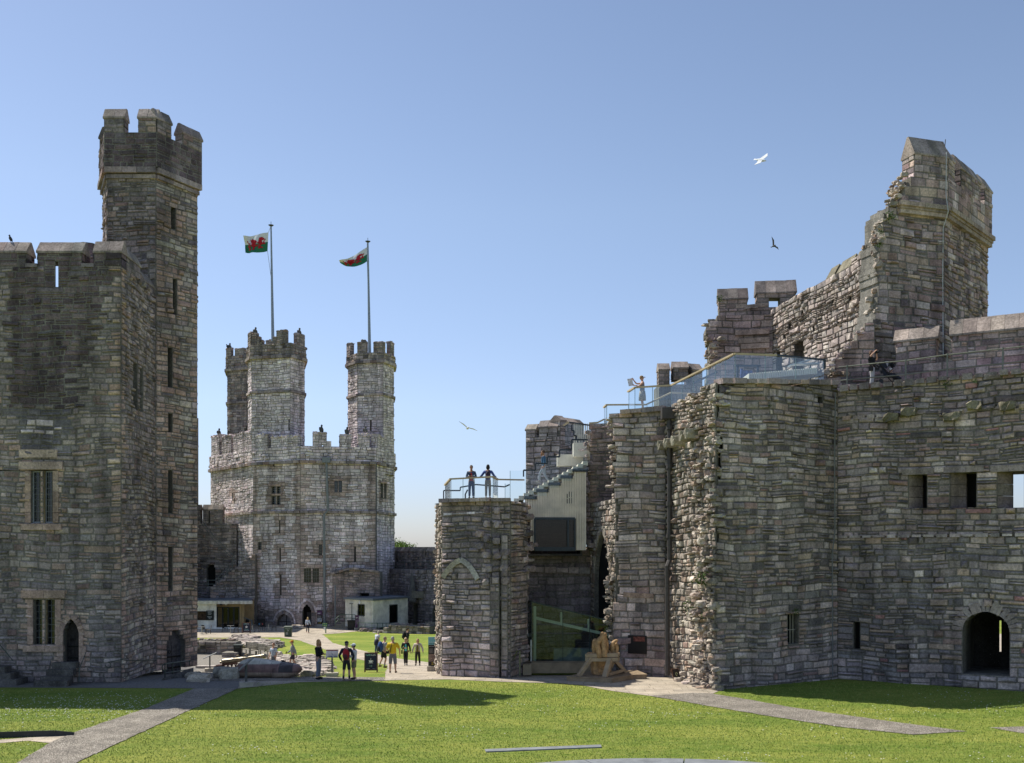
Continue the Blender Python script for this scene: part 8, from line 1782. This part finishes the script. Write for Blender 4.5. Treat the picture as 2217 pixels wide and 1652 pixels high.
def stripes(name, c1, c2, fr=28):
    if name in MATS: return name
    m, N, L, b = _nodes(name); b.inputs['Roughness'].default_value = .85; tc = N.new('ShaderNodeTexCoord'); w = N.new('ShaderNodeTexWave'); w.bands_direction = 'Z'; w.inputs['Scale'].default_value = fr/6.28*2; L.new(tc.outputs['Object'], w.inputs['Vector'])
    r = N.new('ShaderNodeMath'); r.operation = 'GREATER_THAN'; r.inputs[1].default_value = .5; L.new(w.outputs['Fac'], r.inputs[0]); x = N.new('ShaderNodeMix'); x.data_type = 'RGBA'; L.new(r.outputs[0], x.inputs[0]); x.inputs[6].default_value = (*c1, 1); x.inputs[7].default_value = (*c2, 1); L.new(x.outputs[2], b.inputs['Base Color']); MATS[name] = m; return name
def pattern(name, c1, c2, sc=30): mat(name, c1, .85, col2=c2, scale=sc); return name
S1 = stripes('stripe_grey', (.10, .11, .12), (.38, .40, .41), 22); S2 = stripes('stripe_white', (.16, .17, .2), (.6, .6, .62), 30); F1 = pattern('floral_blue', (.22, .28, .40), (.55, .60, .68), 16); F2 = pattern('floral_light', (.30, .38, .52), (.62, .66, .72), 18); LP = pattern('leopard', (.09, .08, .07), (.52, .48, .42), 26)
BLK = (.018, .018, .02); FOLD = {'arm_l': ((.27, -.06, 1.13), (.02, -.24, 1.12)), 'arm_r': ((.27, -.06, 1.12), (-.04, -.26, 1.16))}
# rz: 0 faces the camera, pi faces away, +pi/2 faces right
PI = math.pi
def cam_extra(o, s, tp, B):
    q = MB(); p = np.array(B['wrl'][0])*.5+np.array(B['wrr'][0])*.5; q.box(tuple(p), (.14*s, .09*s, .10*s)); q.tube([tuple(p), tuple(p+np.array((0, -.16*s, .02)))], [.045*s, .055*s], 10); q.build('camera', cloth('camera', (.015, .015, .016)), o, local=True)
def phone_extra(o, s, tp, B): q = MB(); p = np.array(B['par'][0]); q.box(tuple(p+np.array((-.05*s, -.03*s, .02*s))), (.08*s, .02*s, .14*s)); q.build('phone', cloth('phone', (.02, .02, .02)), o, local=True)
person(689, 1471, 1.76, PI*.42, 'bearded man with long ginger hair, black fleece and grey jeans, arms folded', top=(.012, .012, .013), legs=(.16, .18, .23), shoes=(.012, .012, .012), hair=(.36, .20, .09), hairlen=.12, beard=(.36, .17, .08), pose=FOLD)
person(750, 1474, 1.72, PI, 'man from behind in navy jacket, dark shorts and red backpack', top=(.02, .024, .035), legs=(.03, .03, .03), leglen=.52, shoes=(.3, .22, .17), hair=(.16, .13, .10), hat=((.02, .025, .04), 'cap'), sock=(.03, .03, .04), pack=((.38, .02, .03), (.10, .03, .035), 1.0), pose={'arm_l': ((.33, .06, 1.12), (.26, -.06, .90)), 'arm_r': ((.33, .06, 1.12), (.24, -.1, .9)), 'leg_l': ((.12, -.02, .5), (.13, .03, .09)), 'leg_r': ((.12, -.02, .5), (.14, .03, .09))}, build=1.05)
person(766, 1471, 1.58, -PI*.55, 'woman in white cap, pale jacket and khaki shorts beside the red backpack', top=(.62, .64, .72), legs=(.20, .19, .12), leglen=.45, shoes=(.04, .03, .03), hair=(.05, .035, .03), hat=((.75, .75, .78), 'cap'), build=1.12, pose=FOLD, skin=SKIN)
person(592, 1453, 1.60, -PI*.15, 'woman with short brown hair in a blue patterned top behind the giant foot', d=57, top=F1, sleeve=.8, legs=(.12, .13, .16), hair=(.14, .06, .04), pose={'arm_l': ((.24, -.04, 1.1), (.2, -.2, .9))}, build=1.05)
person(634, 1448, 1.68, -PI*.40, 'man in orange cap and grey striped shirt walking left past the rubble', d=59, top=S1, sleeve=1, legs=(.045, .035, .05), leglen=.42, hair=(.1, .07, .05), hat=((.52, .20, .03), 'cap'), pose={'arm_l': ((.22, -.10, 1.12), (.24, -.32, .98)), 'arm_r': ((.24, .14, 1.12), (.26, .16, .88)), 'leg_l': ((.09, -.16, .52), (.09, -.20, .10)), 'leg_r': ((.09, .04, .50), (.09, .24, .14)), 'lean': .06},
    extra=lambda o, s, tp, B: (lambda q: (q.extrude([(-.3, -.32, .92), (-.18, -.4, .86), (-.2, -.42, 1.02), (-.28, -.34, 1.08)], (0, .02, 0)), q.build('leaflet', mat('leaflet_lime', (.55, .75, .05), .6), o, local=True)))(MB()))
person(666, 1371, 1.66, PI, 'blonde woman in pale blue blouse and dark trousers walking to the tower door', top=F2, sleeve=1, legs=(.02, .022, .04), shoes=(.35, .12, .09), hair=(.48, .34, .17), hairlen=.10, bag=-1, pose={'arm_l': ((.26, .03, 1.1), (.3, -.05, .88)), 'leg_l': ((.09, -.06, .5), (.09, -.02, .09)), 'leg_r': ((.09, .05, .5), (.09, .22, .2))})
person(815, 1414, 1.62, PI*.8, 'grey haired woman in white blouse bending with navy jacket round her waist', top=(.55, .58, .66), sleeve=.7, legs=(.05, .085, .14), hair=(.42, .37, .30), hairlen=.03, pose={'lean': .30, 'arm_r': ((.24, -.05, 1.14), (.22, -.22, .92))}, build=1.1,
    extra=lambda o, s, tp, B: (lambda q: (q.tube([(0, 0, 1.08*s), (0, .02, .85*s), (.0, .04, .62*s)], [.15*s, .19*s, .17*s], 12), q.build('tied_jacket', cloth('tied', (.03, .03, .05)), o, smooth=True, local=True)))(MB()))
person(830, 1446, 1.74, PI*.70, 'man with cropped hair, striped tee, dark shorts and large blue backpack', top=S2, sleeve=.7, legs=(.02, .02, .022), leglen=.45, shoes=(.14, .08, .05), sock=(.3, .3, .3), hair=(.30, .23, .16), pack=((.03, .07, .22), (.02, .022, .035), 1.25), pose={'lean': .12, 'leg_l': ((.1, -.1, .5), (.1, .0, .09)), 'leg_r': ((.1, .04, .5), (.1, .22, .14)), 'arm_r': ((.25, -.02, 1.12), (.25, -.16, .88))})
person(850, 1457, 1.78, PI, 'grey haired man from behind in yellow tee shirt and grey cropped trousers', top=(.62, .42, .02), sleeve=.85, legs=(.13, .135, .16), leglen=.62, shoes=(.13, .08, .055), hair=(.33, .31, .28), build=1.28, pose={'turn': -.4, 'arm_l': ((.34, .02, 1.14), (.34, -.06, .88)), 'arm_r': ((.30, -.10, 1.14), (.18, -.26, 1.02)), 'leg_l': ((.12, -.02, .5), (.14, .03, .09)), 'leg_r': ((.12, -.02, .5), (.13, .03, .09))},
    extra=lambda o, s, tp, B: (lambda q: (q.tube([tp(.12, .17, 1.0), tp(.06, .19, 1.3), tp(.02, .06, 1.49), tp(.05, -.15, 1.3), tp(.26, -.2, 1.0)], .018*s, 6), q.box(tp(.28, -.2, .98), (.16, .12, .12)), q.build('camera_strap', cloth('strapb', (.015, .015, .015)), o, local=True)))(MB()))
person(878, 1441, 1.66, .1, 'blonde woman in teal top, black cardigan and sunglasses holding a phone', top=(.02, .02, .022), legs=(.022, .022, .024), shoes=(.25, .25, .25), hair=(.62, .48, .27), hairlen=.05, vest=(.10, .52, .55), bag=-1, pose={'arm_l': ((.26, -.04, 1.12), (.05, -.26, 1.12)), 'arm_r': ((.27, .02, 1.12), (.29, -.05, .86)), 'leg_l': ((.07, -.02, .5), (.05, .03, .09)), 'leg_r': ((.07, -.02, .5), (.07, .03, .09))},
    extra=lambda o, s, tp, B: (lambda q: (q.box(tp(0, -.118, 1.665), (.13, .02, .035)), q.build('sunglasses', mat('eye_dark', (.04, .02, .02), .4), o, local=True)))(MB()))
person(904, 1441, 1.60, -.05, 'woman with light brown hair in cream jacket over an olive top', top=(.50, .45, .40), legs=(.03, .025, .024), hair=(.33, .20, .11), hairlen=.05, vest=(.15, .13, .02), build=1.18, pose={'arm_l': ((.32, .02, 1.12), (.36, -.06, .88)), 'arm_r': ((.32, .02, 1.12), (.36, -.06, .88)), 'leg_l': ((.11, -.02, .5), (.12, .03, .09)), 'leg_r': ((.11, -.02, .5), (.13, .03, .09))})
person(881, 1411, 1.76, PI*.55, 'dark haired man in charcoal jacket and beige trousers with black backpack', top=(.035, .033, .038), legs=(.24, .20, .14), hair=(.035, .025, .02), pack=((.02, .02, .022), (.03, .03, .032), 1.15), pose={'lean': .05})
dz_ = DZ-.1
person(1020, 1079, 1.70, 0.0, 'dark haired man on the roof deck looking at his phone in a red top', d=51.6, top=(.07, .10, .16), legs=(.05, .08, .16), hair=(.025, .018, .015), beard=(.03, .02, .018), vest=(.40, .05, .05), pose={'arm_l': ((.26, -.04, 1.12), (.10, -.25, 1.16)), 'arm_r': ((.26, -.04, 1.12), (.04, -.26, 1.18))}, extra=phone_extra, skin=SKIN2)
person(1056, 1079, 1.74, PI, 'person in blue jacket and grey trousers leaning on the roof deck rail', d=51.6, top=(.05, .09, .28), legs=(.20, .19, .17), shoes=(.3, .22, .16), hair=(.02, .016, .014), hairlen=.02, pack=((.04, .03, .045), (.08, .03, .07), .85), pose={'arm_l': ((.34, -.08, 1.16), (.40, -.28, 1.15)), 'arm_r': ((.36, -.08, 1.16), (.42, -.28, 1.15)), 'lean': .08}, skin=SKIN2)
person(1177, 1046, 1.70, -PI*.5, 'man in blue hooded jacket and grey jeans walking down the timber stair', d=51.8, top=(.05, .12, .22), legs=(.26, .29, .34), hair=(.06, .035, .025), beard=(.08, .04, .03), shoes=(.2, .2, .2), pose={'leg_l': ((.08, -.20, .55), (.08, -.26, .12)), 'leg_r': ((.08, .02, .50), (.08, .22, .12)), 'lean': .04, 'arm_l': ((.22, .05, 1.12), (.22, -.08, .9))}, skin=SKIN2)
person(1390, 888, 1.68, -PI*.5, 'woman in grey vest and leopard print skirt reading a large leaflet on the high deck', d=49.4, top=(.17, .19, .22), sleeve=0, legs=LP, leglen=.48, skirt=True, shoes=(.3, .2, .15), hair=(.40, .24, .12), hat=((.25, .16, .09), 'cap'), pose={'turn': PI*.9, 'arm_l': ((.20, -.28, 1.40), (.06, -.46, 1.58)), 'arm_r': ((.20, -.20, 1.2), (.05, -.40, 1.28))}, skin=SKIN,
    extra=lambda o, s, tp, B: (lambda q: (q.extrude([(-.1, -.66, 1.20), (-.1, -.42, 1.24), (-.1, -.50, 1.60), (-.1, -.74, 1.56)], (.015, 0, 0)), q.build('leaflet', mat('leaflet_white', (.62, .6, .62), .6, var=.3, scale=12), o, local=True)))(MB()))
person(1887, 838, 1.68, PI*.30, 'woman in black tee and pale grey joggers raising a camera by the railing', d=46.2, top=(.015, .015, .018), sleeve=.7, legs=(.42, .42, .43), hair=(.10, .06, .04), hairlen=.02, pose={'lean': -.06, 'arm_l': ((.30, -.10, 1.50), (.08, -.22, 1.70)), 'arm_r': ((.28, -.20, 1.34), (.06, -.24, 1.62))}, extra=cam_extra, build=1.12, bag=-1)
person(786, 968, 1.70, .2, 'tiny visitor looking out between the battlements of the far tower', d=115.3, z=zcr-1.0, top=(.15, .17, .22), legs=(.05, .05, .06), hair=(.1, .05, .04))
# pushchair with a baby
px0 = P(1924, 832, 46.3); ST = thing('pushchair', 'black pushchair with grey hood parked behind the wall railing', 'pushchair', px0, .0); NV = mat('pushchair_fabric', (.022, .025, .035), .8); GF = mat('pushchair_frame', (.03, .03, .032), .4, .5)
local('frame', GF, ST, lambda q: (q.tube([(-.55, 0, 1.02), (-.42, 0, .95), (.1, 0, .38), (.35, 0, .12)], .02, 7), q.tube([(-.42, 0, .12), (.2, 0, .75)], .018, 7), q.tube([(-.55, .4, 1.02), (-.42, .4, .95), (.1, .4, .38), (.35, .4, .12)], .02, 7), q.tube([(-.55, 0, 1.02), (-.55, .4, 1.02)], .022, 7)))
local('seat', NV, ST, lambda q: q.extrude([(-.25, .03, .42), (.25, .03, .36), (.55, .03, .22), (.62, .03, .30), (.28, .03, .52), (-.1, .03, .58), (-.3, .03, .95), (-.38, .03, .9)], (0, .34, 0)), bevel=.02)
def hood(q):
    for k in range(7):
        a = .25+k*.32; q.extrude([(-.12+.42*math.cos(a), .0, .72+.40*math.sin(a)), (-.12+.42*math.cos(a+.32), .0, .72+.40*math.sin(a+.32)), (-.12+.39*math.cos(a+.32), .0, .72+.37*math.sin(a+.32)), (-.12+.39*math.cos(a), .0, .72+.37*math.sin(a))], (0, .4, 0))
    q.extrude([(-.12, 0, .72)]+[(-.12+.4*math.cos(a), 0, .72+.38*math.sin(a)) for a in np.linspace(.9, 2.6, 8)], (0, .015, 0))
local('hood', NV, ST, hood); local('hood_panel', mat('pushchair_grey', (.28, .27, .30), .8), ST, lambda q: q.extrude([(-.12+.05, -.012, .82)]+[(-.12+.38*math.cos(a), -.012, .72+.36*math.sin(a)) for a in np.linspace(1.3, 1.8, 5)], (0, .01, 0)))
for x_ in (-.4, .42):
    for y_ in (-.03, .42): local('wheel', BKB, ST, lambda q: q.tube([(x_, y_-.03, .12), (x_, y_+.03, .12)], .12, 14))
bb = MB(); c = np.array(px0)+np.array((.12, .18, .62)); bb.tube([tuple(c+np.array((-.05, 0, -.2))), tuple(c+np.array((0, 0, -.06))), tuple(c+np.array((.02, 0, 0)))], [.09, .08, .05], 9); bb.ball(tuple(c+np.array((.03, 0, .07))), (.075, .08, .085), seg=12, ring=8); bb.tube([tuple(c+np.array((0, -.05, -.08))), tuple(c+np.array((.1, -.08, -.06)))], [.03, .02], 6)
bo_ = tag(bb.build('person', SKIN, smooth=True), 'baby in a white hat sitting in the black pushchair', 'person'); h_ = MB(); h_.ball(tuple(c+np.array((.01, 0, .10))), (.085, .088, .075), seg=12, ring=7); h_.build('hat', mat('baby_hat', (.7, .66, .66), .8), bo_, smooth=True); h_ = MB(); h_.ball(tuple(c+np.array((-.03, 0, -.14))), (.11, .1, .13), seg=10, ring=7); h_.build('clothes', mat('baby_navy', (.03, .035, .06), .8), bo_, smooth=True)
